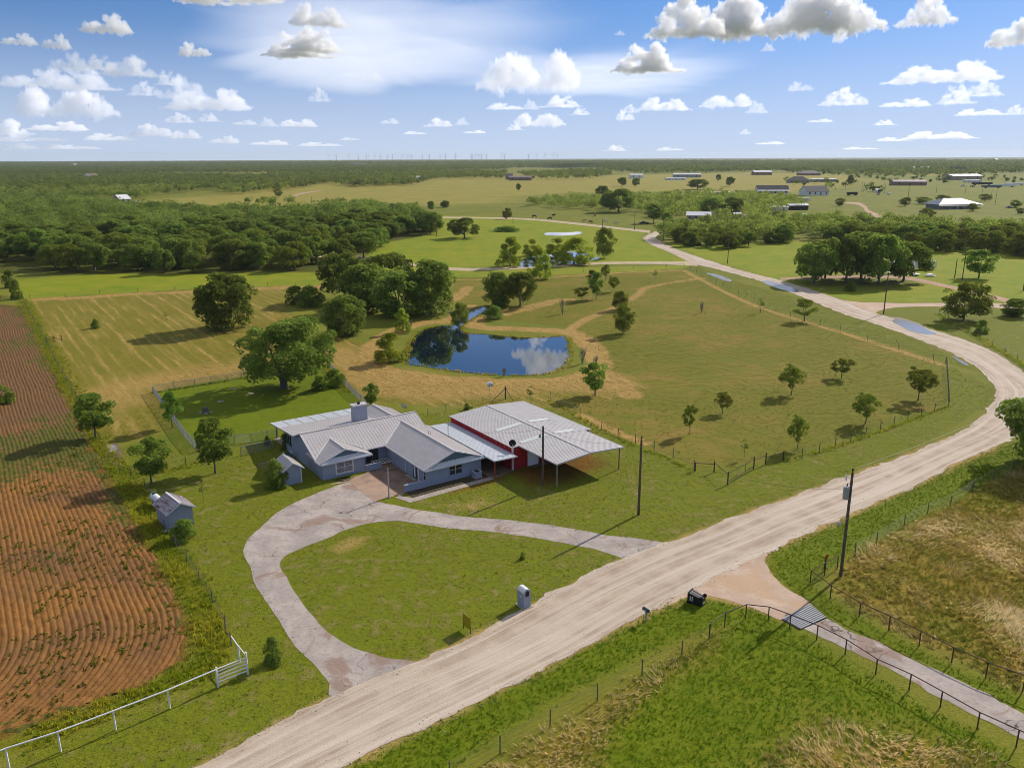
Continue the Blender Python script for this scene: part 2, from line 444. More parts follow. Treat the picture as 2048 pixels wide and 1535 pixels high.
# ------------------------------------------------------------------ outlines of the land, read off the photograph and laid on the ground
PX = dict(
 field=[(-260, 640), (-60, 604), (44, 612), (66, 660), (92, 715), (122, 775), (150, 830), (185, 890), (222, 960), (262, 1035), (300, 1100), (345, 1180), (378, 1250), (372, 1320), (250, 1380), (120, 1430), (-30, 1490), (-420, 1560)],
 verge=[(44, 598), (62, 600), (100, 690), (140, 780), (200, 880), (260, 935), (330, 1030), (360, 1085), (410, 1160), (460, 1250), (470, 1300), (436, 1350), (340, 1390), (230, 1432), (110, 1480), (0, 1518), (-300, 1640), (-420, 1600), (-30, 1490), (250, 1380), (372, 1320), (378, 1250), (300, 1100), (222, 960), (150, 830), (92, 715)],
 lawn=[(205, 905), (300, 880), (400, 905), (545, 880), (620, 850), (760, 830), (890, 825), (1100, 815), (1240, 872), (1390, 938), (1560, 922), (1790, 835), (1897, 812), (1894, 728), (1990, 780), (1982, 808), (1800, 915), (1480, 1028), (1270, 1108), (1060, 1210), (835, 1322), (660, 1393), (388, 1535), (-300, 1900), (-420, 1680), (0, 1530), (340, 1400), (500, 1330), (470, 1280), (410, 1160), (330, 1030), (260, 960)],
 back=[(306, 784), (400, 766), (550, 742), (660, 730), (690, 772), (735, 812), (700, 850), (560, 880), (480, 885), (396, 903), (350, 850)],
 hay=[(60, 600), (350, 582), (560, 572), (642, 572), (620, 610), (560, 618), (640, 660), (740, 690), (760, 735), (860, 752), (1000, 762), (1150, 757), (1210, 735), (1300, 770), (1250, 795), (1120, 812), (880, 812), (740, 805), (690, 770), (660, 732), (550, 742), (306, 784), (340, 850), (280, 880), (200, 872), (140, 770)],
 straw1=[(150, 785), (300, 745), (480, 720), (560, 700), (650, 690), (740, 700), (756, 735), (700, 762), (660, 735), (550, 740), (306, 782), (310, 800), (240, 815), (160, 800)],
 straw2=[(655, 735), (740, 722), (850, 748), (1000, 762), (1160, 758), (1215, 738), (1295, 770), (1240, 788), (1120, 785), (1000, 790), (860, 800), (740, 795), (690, 768)],
 rough=[(905, 556), (1100, 552), (1366, 538), (1520, 610), (1892, 727), (1897, 810), (1560, 920), (1390, 938), (1236, 872), (1100, 815), (1240, 792), (1300, 770), (1200, 735), (1190, 690), (1140, 655), (1000, 640), (930, 620), (900, 590)],
 vivid1=[(730, 515), (770, 485), (860, 470), (880, 430), (1040, 436), (1290, 462), (1285, 480), (1385, 524), (1100, 528), (900, 535), (760, 520)],
 vivid2=[(1320, 485), (1420, 490), (1600, 482), (2120, 500), (2120, 605), (1900, 605), (1700, 604), (1640, 592), (1480, 537), (1400, 515)],
 vivid3=[(40, 598), (20, 560), (200, 548), (640, 545), (640, 570), (350, 580)],
 vivid4=[(900, 541), (1385, 530), (1366, 537), (1100, 550), (905, 555), (640, 569), (640, 545), (700, 520)],
 roadside=[(1385, 530), (1480, 565), (1600, 595), (1700, 632), (1840, 682), (1920, 718), (1960, 745), (1894, 726), (1520, 608), (1368, 537)],
 island=[(1745, 632), (1790, 616), (1900, 614), (2120, 620), (2200, 760), (2120, 740), (2048, 740), (1985, 700), (1900, 668), (1820, 645)],
 lush1=[(1375, 1195), (1440, 1200), (1500, 1216), (1560, 1240), (1640, 1290), (1760, 1360), (1900, 1440), (2048, 1520), (2400, 1720), (1500, 1900), (1100, 1535), (1290, 1345), (1420, 1275), (1480, 1240), (1330, 1290), (1100, 1400), (900, 1535), (700, 1700), (500, 1700), (680, 1540), (960, 1405), (1180, 1292), (1300, 1222)],
 lush2=[(1533, 1108), (1560, 1092), (1720, 1022), (1920, 925), (2060, 870), (2200, 860), (2026, 937), (1900, 1010), (1700, 1110), (1650, 1140), (1622, 1165), (1700, 1225), (1900, 1330), (2100, 1420), (2060, 1430), (1820, 1314), (1655, 1236), (1620, 1205), (1560, 1168), (1535, 1140)],
 dry=[(1712, 1108), (1900, 1012), (2030, 938), (2200, 880), (2600, 1000), (2300, 1480), (2060, 1388), (1838, 1280), (1718, 1220), (1665, 1180)],
 dryfront=[(900, 1590), (1060, 1480), (1290, 1350), (1400, 1290), (1450, 1265), (1420, 1300), (1340, 1350), (1240, 1440), (1180, 1540), (1150, 1700), (900, 1700)],
 dryfront2=[(1500, 1535), (1640, 1440), (1800, 1470), (1950, 1500), (2100, 1560), (2100, 1700), (1480, 1700)],
 tan=[(250, 402), (420, 392), (560, 372), (640, 362), (860, 356), (1230, 350), (1500, 345), (1720, 350), (1700, 372), (1500, 395), (1380, 392), (1180, 385), (1040, 392), (1020, 405), (880, 410), (720, 416), (560, 430), (460, 430), (250, 420)],
 wood=[(-100, 400), (250, 420), (560, 430), (720, 418), (840, 420), (870, 470), (775, 490), (720, 515), (640, 545), (200, 550), (30, 545), (-150, 560)],
 grove=[(1590, 570), (1640, 550), (1760, 545), (1850, 560), (1800, 582), (1650, 585)],
 barnsoil=[(1010, 940), (1060, 935), (1130, 905), (1190, 900), (1210, 930), (1150, 960), (1060, 975)],
 barnsoil2=[(890, 975), (960, 955), (1010, 945), (1010, 960), (960, 975), (900, 990)],
 dirtlawn=[(655, 1095), (700, 1075), (735, 1075), (720, 1090), (680, 1108)],
 isle1=[(590, 1132), (650, 1095), (740, 1078), (790, 1090), (760, 1120), (700, 1142), (640, 1155)],
 isle2=[(690, 1240), (800, 1190), (1000, 1150), (1180, 1110), (1060, 1198), (930, 1262), (800, 1300)],
 isle3=[(420, 1420), (560, 1330), (640, 1360), (560, 1440), (400, 1510), (300, 1535)],
 isle4=[(1180, 1000), (1400, 970), (1600, 940), (1480, 1010), (1330, 1060), (1200, 1050)],
 worn1=[(870, 1010), (960, 995), (1000, 1010), (950, 1025)],
 shoulder=[(388, 1535), (660, 1393), (835, 1322), (1060, 1210), (1270, 1108), (1480, 1028), (1700, 950), (1900, 873), (2000, 870), (2000, 895), (1850, 965), (1640, 1062), (1530, 1110), (1535, 1150), (1620, 1206), (1564, 1240), (1500, 1216), (1385, 1192), (1180, 1292), (960, 1404), (680, 1540)],
)
WP = {k: W2(v) for k, v in PX.items()}
TRAILS = [  # centre line, half width in metres, key
 ([(935, 612), (905, 640), (850, 645), (790, 662), (750, 690), (744, 715), (765, 738), (850, 754), (1000, 764), (1140, 760), (1195, 738), (1190, 705), (1150, 668), (1050, 658), (965, 655), (945, 645), (985, 632), (1050, 618), (1105, 603), (1135, 600)], 2.6),
 ([(1140, 660), (1165, 642), (1240, 610), (1277, 588), (1292, 575), (1350, 564), (1405, 556)], 1.3),
 ([(640, 576), (760, 566), (900, 560), (1100, 554), (1250, 545), (1366, 540)], 1.5),
 ([(60, 600), (350, 584), (560, 575), (640, 573)], 2.6),
 ([(1368, 541), (1500, 607), (1700, 670), (1890, 731)], 1.0),
 ([(1200, 740), (1240, 765), (1260, 790)], 2.0),
 ([(905, 600), (925, 585), (935, 575)], 2.2),
 ([(1160, 830), (1240, 868), (1290, 885)], 1.0),
]
ZS = 'lawn vivid lush hay straw rough soil dry sand wood tan weed'.split()

def make_ground():
    r = [4.0]
    while r[-1] < 16000:
        d = r[-1]
        r.append(d + (4 if d < 38 else max(.28, min(d * d / 26000, d * .012))))
    r = np.array(r)
    az = np.concatenate([np.arange(-180, -38, 4.0), np.arange(-38, 38, .105), np.arange(38, 180, 4.0)])
    az = np.radians(az)
    nr, na = len(r), len(az)
    X = np.outer(r, np.sin(az)); Y = np.outer(r, np.cos(az))
    mk = {z: np.zeros(X.shape, np.float32) for z in ZS}
    def put(z, key, soft, amt=1.0, jit=0.0):
        p = WP[key]
        a = (X > p[:, 0].min() - 3 * soft) & (X < p[:, 0].max() + 3 * soft) & (Y > p[:, 1].min() - 3 * soft) & (Y < p[:, 1].max() + 3 * soft)
        x, y = X[a], Y[a]
        s = sdist(x, y, p)
        if jit: s = s + (fbm(x / (jit * 4), y / (jit * 4), 3) - .5) * 2 * jit
        v = np.clip(.5 + s / (2 * soft), 0, 1) * amt
        mk[z][a] = np.maximum(mk[z][a], v)
    def less(z, key, soft):
        p = WP[key]
        a = (X > p[:, 0].min() - 9) & (X < p[:, 0].max() + 9) & (Y > p[:, 1].min() - 9) & (Y < p[:, 1].max() + 9)
        v = np.clip(.5 + sdist(X[a], Y[a], p) / (2 * soft), 0, 1)
        mk[z][a] *= (1 - v)
    put('lawn', 'lawn', .6); put('lawn', 'roadside', .8); put('lawn', 'island', 1, .9); put('lawn', 'grove', 3, .8)
    put('lush', 'back', .4)
    put('vivid', 'vivid1', 3); put('vivid', 'vivid2', 4); put('vivid', 'vivid3', 1.5, .85, 2); put('vivid', 'vivid4', 1)
    put('vivid', 'isle1', 3, .55, 2); put('rough', 'isle2', 4, .6, 2); put('rough', 'isle3', 4, .5, 2); put('rough', 'isle4', 3, .55, 2); put('sand', 'worn1', 1.2, .4, 1)
    put('hay', 'hay', .8, 1, .6)
    put('straw', 'straw1', 4, .75, 3); put('straw', 'straw2', 2.5, .8, 2)
    for ln, hw in TRAILS:
        L = spline(W2(ln), 5)
        a = (X > L[:, 0].min() - 8) & (X < L[:, 0].max() + 8) & (Y > L[:, 1].min() - 8) & (Y < L[:, 1].max() + 8)
        x, y = X[a], Y[a]
        d = pdist(x, y, L) + (fbm(x / 3, y / 3, 9) - .5) * hw * .7
        mk['straw'][a] = np.maximum(mk['straw'][a], np.clip((hw - d) / .8 + .5, 0, 1) * .9)
    put('rough', 'rough', 1.0)
    put('weed', 'verge', .8, 1, .8)
    put('soil', 'field', .8); less('weed', 'field', .8)
    put('soil', 'barnsoil', 1.2, .8, .8); put('soil', 'barnsoil2', .8, .6, .5)
    put('lush', 'lush1', 1.0, .95, .6); put('lush', 'lush2', .8, .9, .4)
    put('dry', 'dry', 1.2, 1, 1.0); put('dry', 'dryfront', 2.0, .9, 1.2); put('dry', 'dryfront2', 3, .85, 2)
    put('sand', 'shoulder', .7, .85, .45); put('sand', 'dirtlawn', 1.0, .55, .8)
    put('tan', 'tan', 25); put('wood', 'wood', 6, .9)
    # patches far off, where single fields only show as streaks
    rr = np.hypot(X, Y); far = np.clip((rr - 900) / 800, 0, 1)
    n1 = fbm(X / 420, Y / 420, 5); mk['tan'] = np.maximum(mk['tan'], (np.clip((n1 - .48) * 8, 0, 1) * far * .8)).astype(np.float32)
    mk['wood'] = np.maximum(mk['wood'], np.clip((rr - 2600) / 2500, 0, .75)).astype(np.float32)
    Z = np.zeros(X.shape); Z -= np.where(rr > 6000, 0, 0)
    # dips for the ponds are laid by the water's own bank
    V = np.stack([X.ravel(), Y.ravel(), Z.ravel()], 1)
    i = np.arange(nr - 1)[:, None] * na; j = np.arange(na)[None, :]; j2 = (j + 1) % na
    Fc = np.stack([i + j, i + j2, i + na + j2, i + na + j], -1).reshape(-1, 4)[:, ::-1]
    at_ = {}
    for q in range(3):
        at_['zone%d' % q] = ('POINT', 'FLOAT_COLOR', np.stack([mk[z].ravel() for z in ZS[q * 4:q * 4 + 4]], 1))
    # the inner disc under the camera
    return np_mesh('ground', V, Fc, ground_mat(), at_)

def ground_mat():
    m, t, b = newmat('land')
    b.inputs['Roughness'].default_value = .95; b.inputs['Specular IOR Level'].default_value = .1
    P = t.nodes.new('ShaderNodeNewGeometry').outputs['Position']
    nb = nnoise(t, .035, 4, coord=P)      # fields
    nl = nnoise(t, .16, 5, .6, coord=P)   # patches
    nm = nnoise(t, .8, 5, .65, coord=P)   # tufts
    nf = nnoise(t, 3.2, 4, .7, coord=P)   # blades
    ng = nnoise(t, 8.5, 3, .7, coord=P)
    vor = t.nodes.new('ShaderNodeTexVoronoi'); vor.inputs['Scale'].default_value = 1.3; t.links.new(P, vor.inputs['Vector'])
    # wind-combed streaks across the view of the meadow
    def R_(f, a, c): return nramp(t, f, a, c)
    fine = R_(nf, .3, .72); tuft = R_(nm, .36, .64); patch = R_(nl, .36, .64); fld = R_(nb, .4, .6)
    def three(a, b_, c, fa=patch, fb=tuft, k=.6):
        return nmix(t, nmath(t, 'MULTIPLY', fb, k), nmix(t, fa, a, b_), c)
    col = {}
    base = three(A(122, 128, 52), A(104, 118, 44), A(138, 134, 66), fld, patch)
    col['lawn'] = nmix(t, R_(nmath(t, 'MULTIPLY', nm, nmath(t, 'ADD', nl, .5)), .52, .74), three(A(122, 130, 38), A(112, 124, 32), A(102, 110, 40)), A(146, 134, 98))
    col['vivid'] = three(A(134, 148, 32), A(114, 140, 26), A(152, 152, 54), R_(nb, .34, .66), patch, .75)
    col['lush'] = three(A(106, 124, 20), A(92, 116, 16), A(124, 130, 34))
    # mown rows of hay
    mp = t.nodes.new('ShaderNodeMapping'); mp.vector_type = 'TEXTURE'
    a0, a1 = at(135, 695), at(170, 747)
    ang = math.atan2(a1.y - a0.y, a1.x - a0.x)
    mp.inputs['Rotation'].default_value = (0, 0, ang)
    mp.inputs['Scale'].default_value = (24, 2.6, 1)
    t.links.new(P, mp.inputs[0])
    stripe = nnoise(t, 1.0, 3, .6, coord=mp.outputs[0], dist=.25)
    mp2 = t.nodes.new('ShaderNodeMapping'); mp2.vector_type = 'TEXTURE'; mp2.inputs['Rotation'].default_value = (0, 0, ang); mp2.inputs['Scale'].default_value = (4, .7, 1)
    t.links.new(P, mp2.inputs[0])
    wisp = nnoise(t, 1.0, 4, .65, coord=mp2.outputs[0], dist=.5)
    mp4 = t.nodes.new('ShaderNodeMapping'); mp4.vector_type = 'TEXTURE'; mp4.inputs['Rotation'].default_value = (0, 0, ang); mp4.inputs['Scale'].default_value = (1, 2.3, 1)
    t.links.new(P, mp4.inputs[0]); sx4 = t.nodes.new('ShaderNodeSeparateXYZ'); t.links.new(mp4.outputs[0], sx4.inputs[0])
    ln_ = nmath(t, 'PINGPONG', nmath(t, 'ADD', sx4.outputs['Y'], nmath(t, 'MULTIPLY', nl, .7)), .5)
    ln_ = nramp(t, ln_, .20, .06)
    hs_ = nmath(t, 'ADD', nmath(t, 'MULTIPLY', nmath(t, 'MULTIPLY', ln_, R_(stripe, .36, .6)), .55), nmath(t, 'MULTIPLY', nmath(t, 'MULTIPLY', R_(stripe, .48, .66), R_(wisp, .35, .6)), .6), clamp=True)
    hgreen = three(A(124, 120, 48), A(112, 116, 44), A(142, 126, 62))
    tan1 = nmix(t, fine, A(190, 164, 118), A(158, 134, 88))
    col['hay'] = nmix(t, hs_, hgreen, tan1)
    col['straw'] = nmix(t, nmath(t, 'MULTIPLY', R_(nm, .5, .68), .55), nmix(t, R_(wisp, .35, .65), A(190, 158, 116), A(158, 130, 90)), A(122, 118, 58))
    rsplit = nmix(t, R_(nl, .42, .6), A(118, 120, 46), A(140, 122, 72))
    col['rough'] = nmix(t, R_(nm, .55, .7), nmix(t, R_(nb, .42, .58), rsplit, nmix(t, tuft, A(98, 106, 38), A(128, 124, 48))), nmix(t, fine, A(98, 106, 38), A(116, 122, 42)))
    col['soil'] = nmix(t, R_(nm, .55, .68), nmix(t, patch, A(134, 92, 52), A(104, 74, 44)), A(88, 92, 36))
    d1 = nmix(t, R_(nl, .4, .6), A(150, 128, 62), A(124, 124, 52))
    mp3 = t.nodes.new('ShaderNodeMapping'); mp3.inputs['Scale'].default_value = (.5, 1.1, 1); mp3.inputs['Rotation'].default_value = (0, 0, .5)
    t.links.new(P, mp3.inputs[0])
    swirl = nnoise(t, .8, 4, .6, coord=mp3.outputs[0], dist=2.2)
    col['dry'] = nmix(t, R_(swirl, .52, .7), d1, nmix(t, fine, A(206, 176, 122), A(170, 138, 84)))
    col['sand'] = nmix(t, fine, A(208, 176, 142), A(176, 142, 110))
    col['wood'] = three(A(72, 84, 30), A(88, 96, 34), A(96, 90, 48))
    col['tan'] = three(A(152, 146, 82), A(136, 136, 70), A(166, 152, 92), fld, patch)
    col['weed'] = three(A(112, 116, 30), A(92, 108, 26), A(134, 126, 40))
    cur = base
    order = ['tan', 'wood', 'vivid', 'rough', 'lawn', 'hay', 'straw', 'lush', 'weed', 'dry', 'soil', 'sand']
    chans = {}
    for q in range(3):
        a = nattr(t, 'zone%d' % q); s = t.nodes.new('ShaderNodeSeparateColor'); t.links.new(a.outputs['Color'], s.inputs[0])
        outs = [s.outputs[0], s.outputs[1], s.outputs[2], a.outputs['Alpha']]
        for z, o in zip(ZS[q * 4:q * 4 + 4], outs): chans[z] = o
    edge = nmath(t, 'MULTIPLY_ADD', nmath(t, 'ADD', nm, nf), .55, -.55)   # ragged borders
    for z in order:
        c = chans[z]
        inner = nmath(t, 'MULTIPLY', edge, nmath(t, 'MULTIPLY', nmath(t, 'MULTIPLY', c, nmath(t, 'SUBTRACT', 1, c)), 4))
        f = nmath(t, 'ADD', c, inner)
        cur = nmix(t, R_(f, .12, .88), cur, col[z])
    # light and dark blades everywhere
    cur = nmix(t, nmath(t, 'MULTIPLY', R_(nf, .52, .72), nmath(t, 'MULTIPLY_ADD', chans['rough'], -.36, .55)), cur, (.42, .44, .40), 'MULTIPLY')
    cur = nmix(t, nmath(t, 'MULTIPLY', R_(nf, .47, .33), nmath(t, 'MULTIPLY_ADD', chans['rough'], -.3, .5)), cur, (1.45, 1.32, 1.05), 'MULTIPLY')
    cur = nmix(t, 1.0, cur, (1.10, 1.06, .66), 'MULTIPLY')
    cur = nmix(t, nmath(t, 'MULTIPLY', R_(ng, .47, .62), nmath(t, 'MULTIPLY_ADD', chans['rough'], -.42, .62)), cur, (.45, .46, .42), 'MULTIPLY')
    cur = nmix(t, nmath(t, 'MULTIPLY', R_(ng, .46, .32), nmath(t, 'MULTIPLY_ADD', chans['rough'], -.42, .6)), cur, (1.7, 1.6, 1.45), 'MULTIPLY')
    cur = nmix(t, nmath(t, 'MULTIPLY', R_(nm, .62, .8), .30), cur, A(176, 168, 92))
    t.links.new(cur, b.inputs['Base Color'])
    h = nmath(t, 'ADD', nmath(t, 'MULTIPLY', nm, 1.2), nmath(t, 'MULTIPLY', nf, .35))
    nbump(t, h, .7, .13, b)
    return m

g = link('ground', make_ground()); tag(g, kind='structure')

# ------------------------------------------------------------------ roads, drives, paving
def roadmat(name, c1, c2, c3, tracks=True, cracks=False, patch=None):
    m, t, b = newmat(name)
    b.inputs['Roughness'].default_value = .9; b.inputs['Specular IOR Level'].default_value = .15
    P = t.nodes.new('ShaderNodeNewGeometry').outputs['Position']
    n1 = nnoise(t, .35, 5, .6, coord=P); n2 = nnoise(t, 2.5, 4, .7, coord=P); n3 = nnoise(t, 9, 3, .7, coord=P)
    col = nmix(t, nramp(t, n1, .38, .62), c1, c2)
    if tracks:
        uv = nattr(t, 'lane').outputs['Vector']
        v = t.nodes.new('ShaderNodeVectorMath'); v.operation = 'MULTIPLY'; v.inputs[1].default_value = (9, .03, 1); t.links.new(uv, v.inputs[0])
        tr = nnoise(t, 1.0, 4, .65, coord=v.outputs[0], dist=.5)
        col = nmix(t, nramp(t, tr, .42, .62), col, c3)
        v2 = t.nodes.new('ShaderNodeVectorMath'); v2.operation = 'MULTIPLY'; v2.inputs[1].default_value = (34, .03, 1); t.links.new(uv, v2.inputs[0])
        col = nmix(t, nmath(t, 'MULTIPLY', nramp(t, nnoise(t, 1.0, 3, .6, coord=v2.outputs[0]), .52, .7), .22), col, tuple(x * .62 for x in c2))
    else:
        col = nmix(t, nmath(t, 'MULTIPLY', nramp(t, n2, .5, .7), .6), col, c3)
    if patch:
        col = nmix(t, nmath(t, 'MULTIPLY', nramp(t, nnoise(t, .22, 5, .6, coord=P, dist=1.0), .54, .60), .75), col, patch)
    if cracks:
        vo = t.nodes.new('ShaderNodeTexVoronoi'); vo.feature = 'DISTANCE_TO_EDGE'; vo.inputs['Scale'].default_value = .13
        ad = t.nodes.new('ShaderNodeVectorMath'); ad.operation = 'ADD'
        no = t.nodes.new('ShaderNodeTexNoise'); no.inputs['Scale'].default_value = .5; t.links.new(P, no.inputs['Vector'])
        sc = t.nodes.new('ShaderNodeVectorMath'); sc.operation = 'SCALE'; sc.inputs['Scale'].default_value = 2.6; t.links.new(no.outputs['Color'], sc.inputs[0])
        t.links.new(P, ad.inputs[0]); t.links.new(sc.outputs[0], ad.inputs[1]); t.links.new(ad.outputs[0], vo.inputs['Vector'])
        col = nmix(t, nmath(t, 'MULTIPLY', nramp(t, vo.outputs['Distance'], .007, .002), nramp(t, n1, .42, .6)), col, (.09, .07, .055))
    col = nmix(t, nmath(t, 'MULTIPLY', nramp(t, n3, .52, .75), .30), col, tuple(x * .5 for x in c2))
    t.links.new(col, b.inputs['Base Color'])
    nbump(t, nmath(t, 'ADD', n2, n3), .5, .05, b)
    return m

LOOSE = 1
M['gravel'] = roadmat('pale_gravel', A(206, 186, 164), A(182, 160, 138), A(220, 203, 184))
M['gravel2'] = roadmat('pale_gravel_apron', A(218, 192, 168), A(198, 170, 146), A(182, 158, 138), False, False, A(206, 172, 140))
M['drive'] = roadmat('worn_drive', A(200, 186, 176), A(174, 162, 154), A(142, 130, 122), False, True, A(158, 130, 112))
M['farroad'] = roadmat('far_caliche', A(206, 186, 150), A(186, 166, 136), A(220, 204, 172), False)
M['pinkroad'] = roadmat('far_pink_road', A(196, 160, 130), A(180, 146, 118), A(206, 176, 146), False)

def ribbon(name, pairs, mat, z, sub=8, across=14, jit=.5, seed=0):
    L = spline(W2([p[0] for p in pairs]), sub); Rr = spline(W2([p[1] for p in pairs]), sub)
    n = len(L); u = np.linspace(0, 1, across)
    mid = (L + Rr) / 2; s = np.concatenate([[0], np.cumsum(np.hypot(*np.diff(mid, axis=0).T))])
    P = L[:, None, :] * (1 - u[None, :, None]) + Rr[:, None, :] * u[None, :, None]
    # refine along so that the edges can be ragged
    N = max(int(s[-1] / .6), n); ss = np.linspace(0, s[-1], min(N, 900))
    Q = np.stack([np.stack([np.interp(ss, s, P[:, k, c]) for k in range(across)], 1) for c in (0, 1)], -1)
    wd = np.hypot(*(Q[:, -1] - Q[:, 0]).T)[:, None]
    e0 = (fbm(ss / 2.2, ss * 0, seed + 1) - .5) * 2 * jit + (vnoise(ss / .9, ss * 0, seed + 2) - .5) * jit
    e1 = (fbm(ss / 2.2, ss * 0, seed + 3) - .5) * 2 * jit + (vnoise(ss / .9, ss * 0, seed + 4) - .5) * jit
    dirv = (Q[:, -1] - Q[:, 0]) / wd
    Q[:, 0] += dirv * e0[:, None]; Q[:, -1] += dirv * e1[:, None]
    V = np.concatenate([Q.reshape(-1, 2), np.full((Q.shape[0] * across, 1), z)], 1)
    nn = len(ss); i = np.arange(nn - 1)[:, None] * across; j = np.arange(across - 1)[None, :]
    Fc = np.stack([i + j, i + j + 1, i + across + j + 1, i + across + j], -1).reshape(-1, 4)
    lane = np.stack([np.broadcast_to(u[None, :], (nn, across)), np.broadcast_to(ss[:, None], (nn, across)), np.zeros((nn, across))], -1)
    me = bpy.data.meshes.new(name)
    me = np_mesh(name, V, Fc, mat)
    a = me.attributes.new('lane', 'FLOAT_VECTOR', 'POINT'); a.data.foreach_set('vector', np.ascontiguousarray(lane, np.float32).ravel())
    bm = bmesh.new(); bm.from_mesh(me); bmesh.ops.recalc_face_normals(bm, faces=bm.faces)
    if bm.faces and bm.faces[0].normal.z < 0: bmesh.ops.reverse_faces(bm, faces=bm.faces)
    bm.to_mesh(me); bm.free()
    return tag(link(name, me), kind='structure')

def sheet(name, pts, mat, z, jit=.25, smooth=True, world=False, seed=0, kind='structure', step=.5):
    P = np.array(pts, float) if world else W2(pts)
    if smooth: P = spline(P, 6, True)
    out = []
    for a, b in zip(P, np.roll(P, -1, 0)):
        L = np.hypot(*(b - a)); k = max(1, int(L / step))
        for i in range(k):
            out.append(a + (b - a) * i / k)
    P = np.array(out); nrm = np.roll(P, -1, 0) - np.roll(P, 1, 0); nrm = np.stack([nrm[:, 1], -nrm[:, 0]], 1) / (np.hypot(*nrm.T)[:, None] + 1e-9)
    s = np.arange(len(P)) * step
    P = P + nrm * ((fbm(P[:, 0] / 2.0 + 50, P[:, 1] / 2.0, seed + 5) - .5) * 2 * jit)[:, None]
    me = bpy.data.meshes.new(name)
    from mathutils.geometry import delaunay_2d_cdt
    n = len(P)
    r = delaunay_2d_cdt([Vector((p[0], p[1])) for p in P], [(i, (i + 1) % n) for i in range(n)], [], 1, 1e-5)
    fs = [f for f in r[2]]
    me.from_pydata([(p.x, p.y, z) for p in r[0]], [], fs)
    bm = bmesh.new(); bm.from_mesh(me)
    for f in bm.faces:
        f.normal_update()
        if f.normal.z < 0: f.normal_flip()
    bm.to_mesh(me); bm.free(); me.materials.append(mat)
    o = link(name, me)
    return tag(o, kind=kind)

ROAD = [((200, 1640), (560, 1597)), ((388, 1535), (680, 1535)), ((660, 1393), (960, 1402)), ((835, 1322), (1100, 1332)), ((930, 1280), (1180, 1290)), ((1060, 1210), (1300, 1220)),
        ((1150, 1160), (1385, 1178)), ((1270, 1108), (1475, 1132)), ((1400, 1062), (1560, 1094)), ((1480, 1028), (1630, 1060)), ((1590, 990), (1720, 1020)), ((1700, 950), (1830, 972)),
        ((1800, 915), (1920, 922)), ((1900, 873), (2010, 884)), ((1950, 845), (2070, 850)), ((1982, 808), (2095, 808)), ((1990, 780), (2088, 775)), ((1970, 748), (2048, 744)),
        ((1920, 715), (1985, 702)), ((1840, 680), (1900, 670)), ((1750, 648), (1820, 647)), ((1680, 625), (1752, 626)), ((1600, 592), (1690, 602)), ((1520, 562), (1580, 566)),
        ((1440, 540), (1480, 540)), ((1385, 526), (1415, 520)), ((1340, 505), (1358, 500)), ((1300, 488), (1325, 485)), ((1287, 475), (1312, 474)), ((1310, 463), (1330, 464))]
ribbon('road', ROAD, M['gravel'], .03, sub=6)
sheet('road_branch', [(1630, 590), (1680, 599), (1720, 604), (1800, 606), (1900, 606), (2100, 609), (2100, 619), (1950, 614), (1850, 613), (1790, 615), (1758, 622), (1747, 633), (1770, 645), (1700, 628)], M['gravel2'], .018, .3)
sheet('road_apron', [(1310, 1218), (1385, 1191), (1440, 1196), (1500, 1213), (1562, 1239), (1592, 1225), (1619, 1207), (1562, 1168), (1536, 1138), (1531, 1116), (1562, 1084), (1480, 1105), (1390, 1160)], M['gravel2'], .018, .3)
ribbon('farm_lane', [((1652, 1237), (1604, 1258)), ((1725, 1270), (1680, 1290)), ((1819, 1314), (1753, 1326)), ((1930, 1366), (1885, 1396)), ((2047, 1425), (2047, 1479)), ((2200, 1495), (2230, 1570))], M['drive'], .02, sub=6, across=10, jit=.3)
sheet('driveway', [(664, 1394), (655, 1360), (612, 1312), (560, 1247), (517, 1178), (498, 1130), (487, 1100), (500, 1074), (530, 1045), (570, 1015), (622, 990), (660, 975), (700, 963), (712, 968), (735, 992), (760, 1002), (790, 1010), (870, 1024), (950, 1034), (1060, 1044), (1200, 1067), (1332, 1085), (1300, 1104), (1258, 1119), (1180, 1096), (1090, 1079), (980, 1062), (900, 1056), (830, 1046), (790, 1041), (720, 1050), (640, 1082), (580, 1106), (560, 1124), (572, 1152), (602, 1200), (642, 1250), (692, 1288), (760, 1311), (832, 1324), (760, 1360)], M['drive'], .014, .22)
ribbon('caliche_drive', [((560, 506), (560, 512)), ((705, 511), (705, 517)), ((760, 517), (760, 522)), ((895, 534), (895, 540)), ((1000, 535), (1000, 540)), ((1070, 530), (1070, 536)), ((1200, 524), (1200, 529)), ((1300, 523), (1300, 528)), ((1395, 522), (1395, 532))], M['farroad'], .02, across=5, jit=.25)
ribbon('caliche_lane', [((860, 433), (860, 436)), ((1040, 436), (1040, 439)), ((1150, 445), (1150, 449)), ((1240, 455), (1240, 459)), ((1300, 461), (1300, 466))], M['farroad'], .02, across=5, jit=.4)
ribbon('winding_lane', [((1690, 404), (1690, 407)), ((1718, 405), (1712, 409)), ((1732, 412), (1726, 415)), ((1738, 420), (1731, 423)), ((1758, 428), (1746, 432)), ((1776, 433), (1752, 437)), ((1768, 440), (1745, 441))], M['pinkroad'], .02, across=5, jit=.4)
ribbon('yard_lane', [((1560, 556), (1560, 560)), ((1640, 552), (1640, 557)), ((1760, 551), (1760, 556)), ((1820, 554), (1815, 560)), ((1908, 572), (1900, 577)), ((2020, 598), (2010, 604))], M['pinkroad'], .016, across=5, jit=.3)
ribbon('court_lane', [((1430, 447), (1436, 451)), ((1470, 436), (1482, 440)), ((1490, 428), (1502, 430))], M['pinkroad'], .02, across=5, jit=.4)
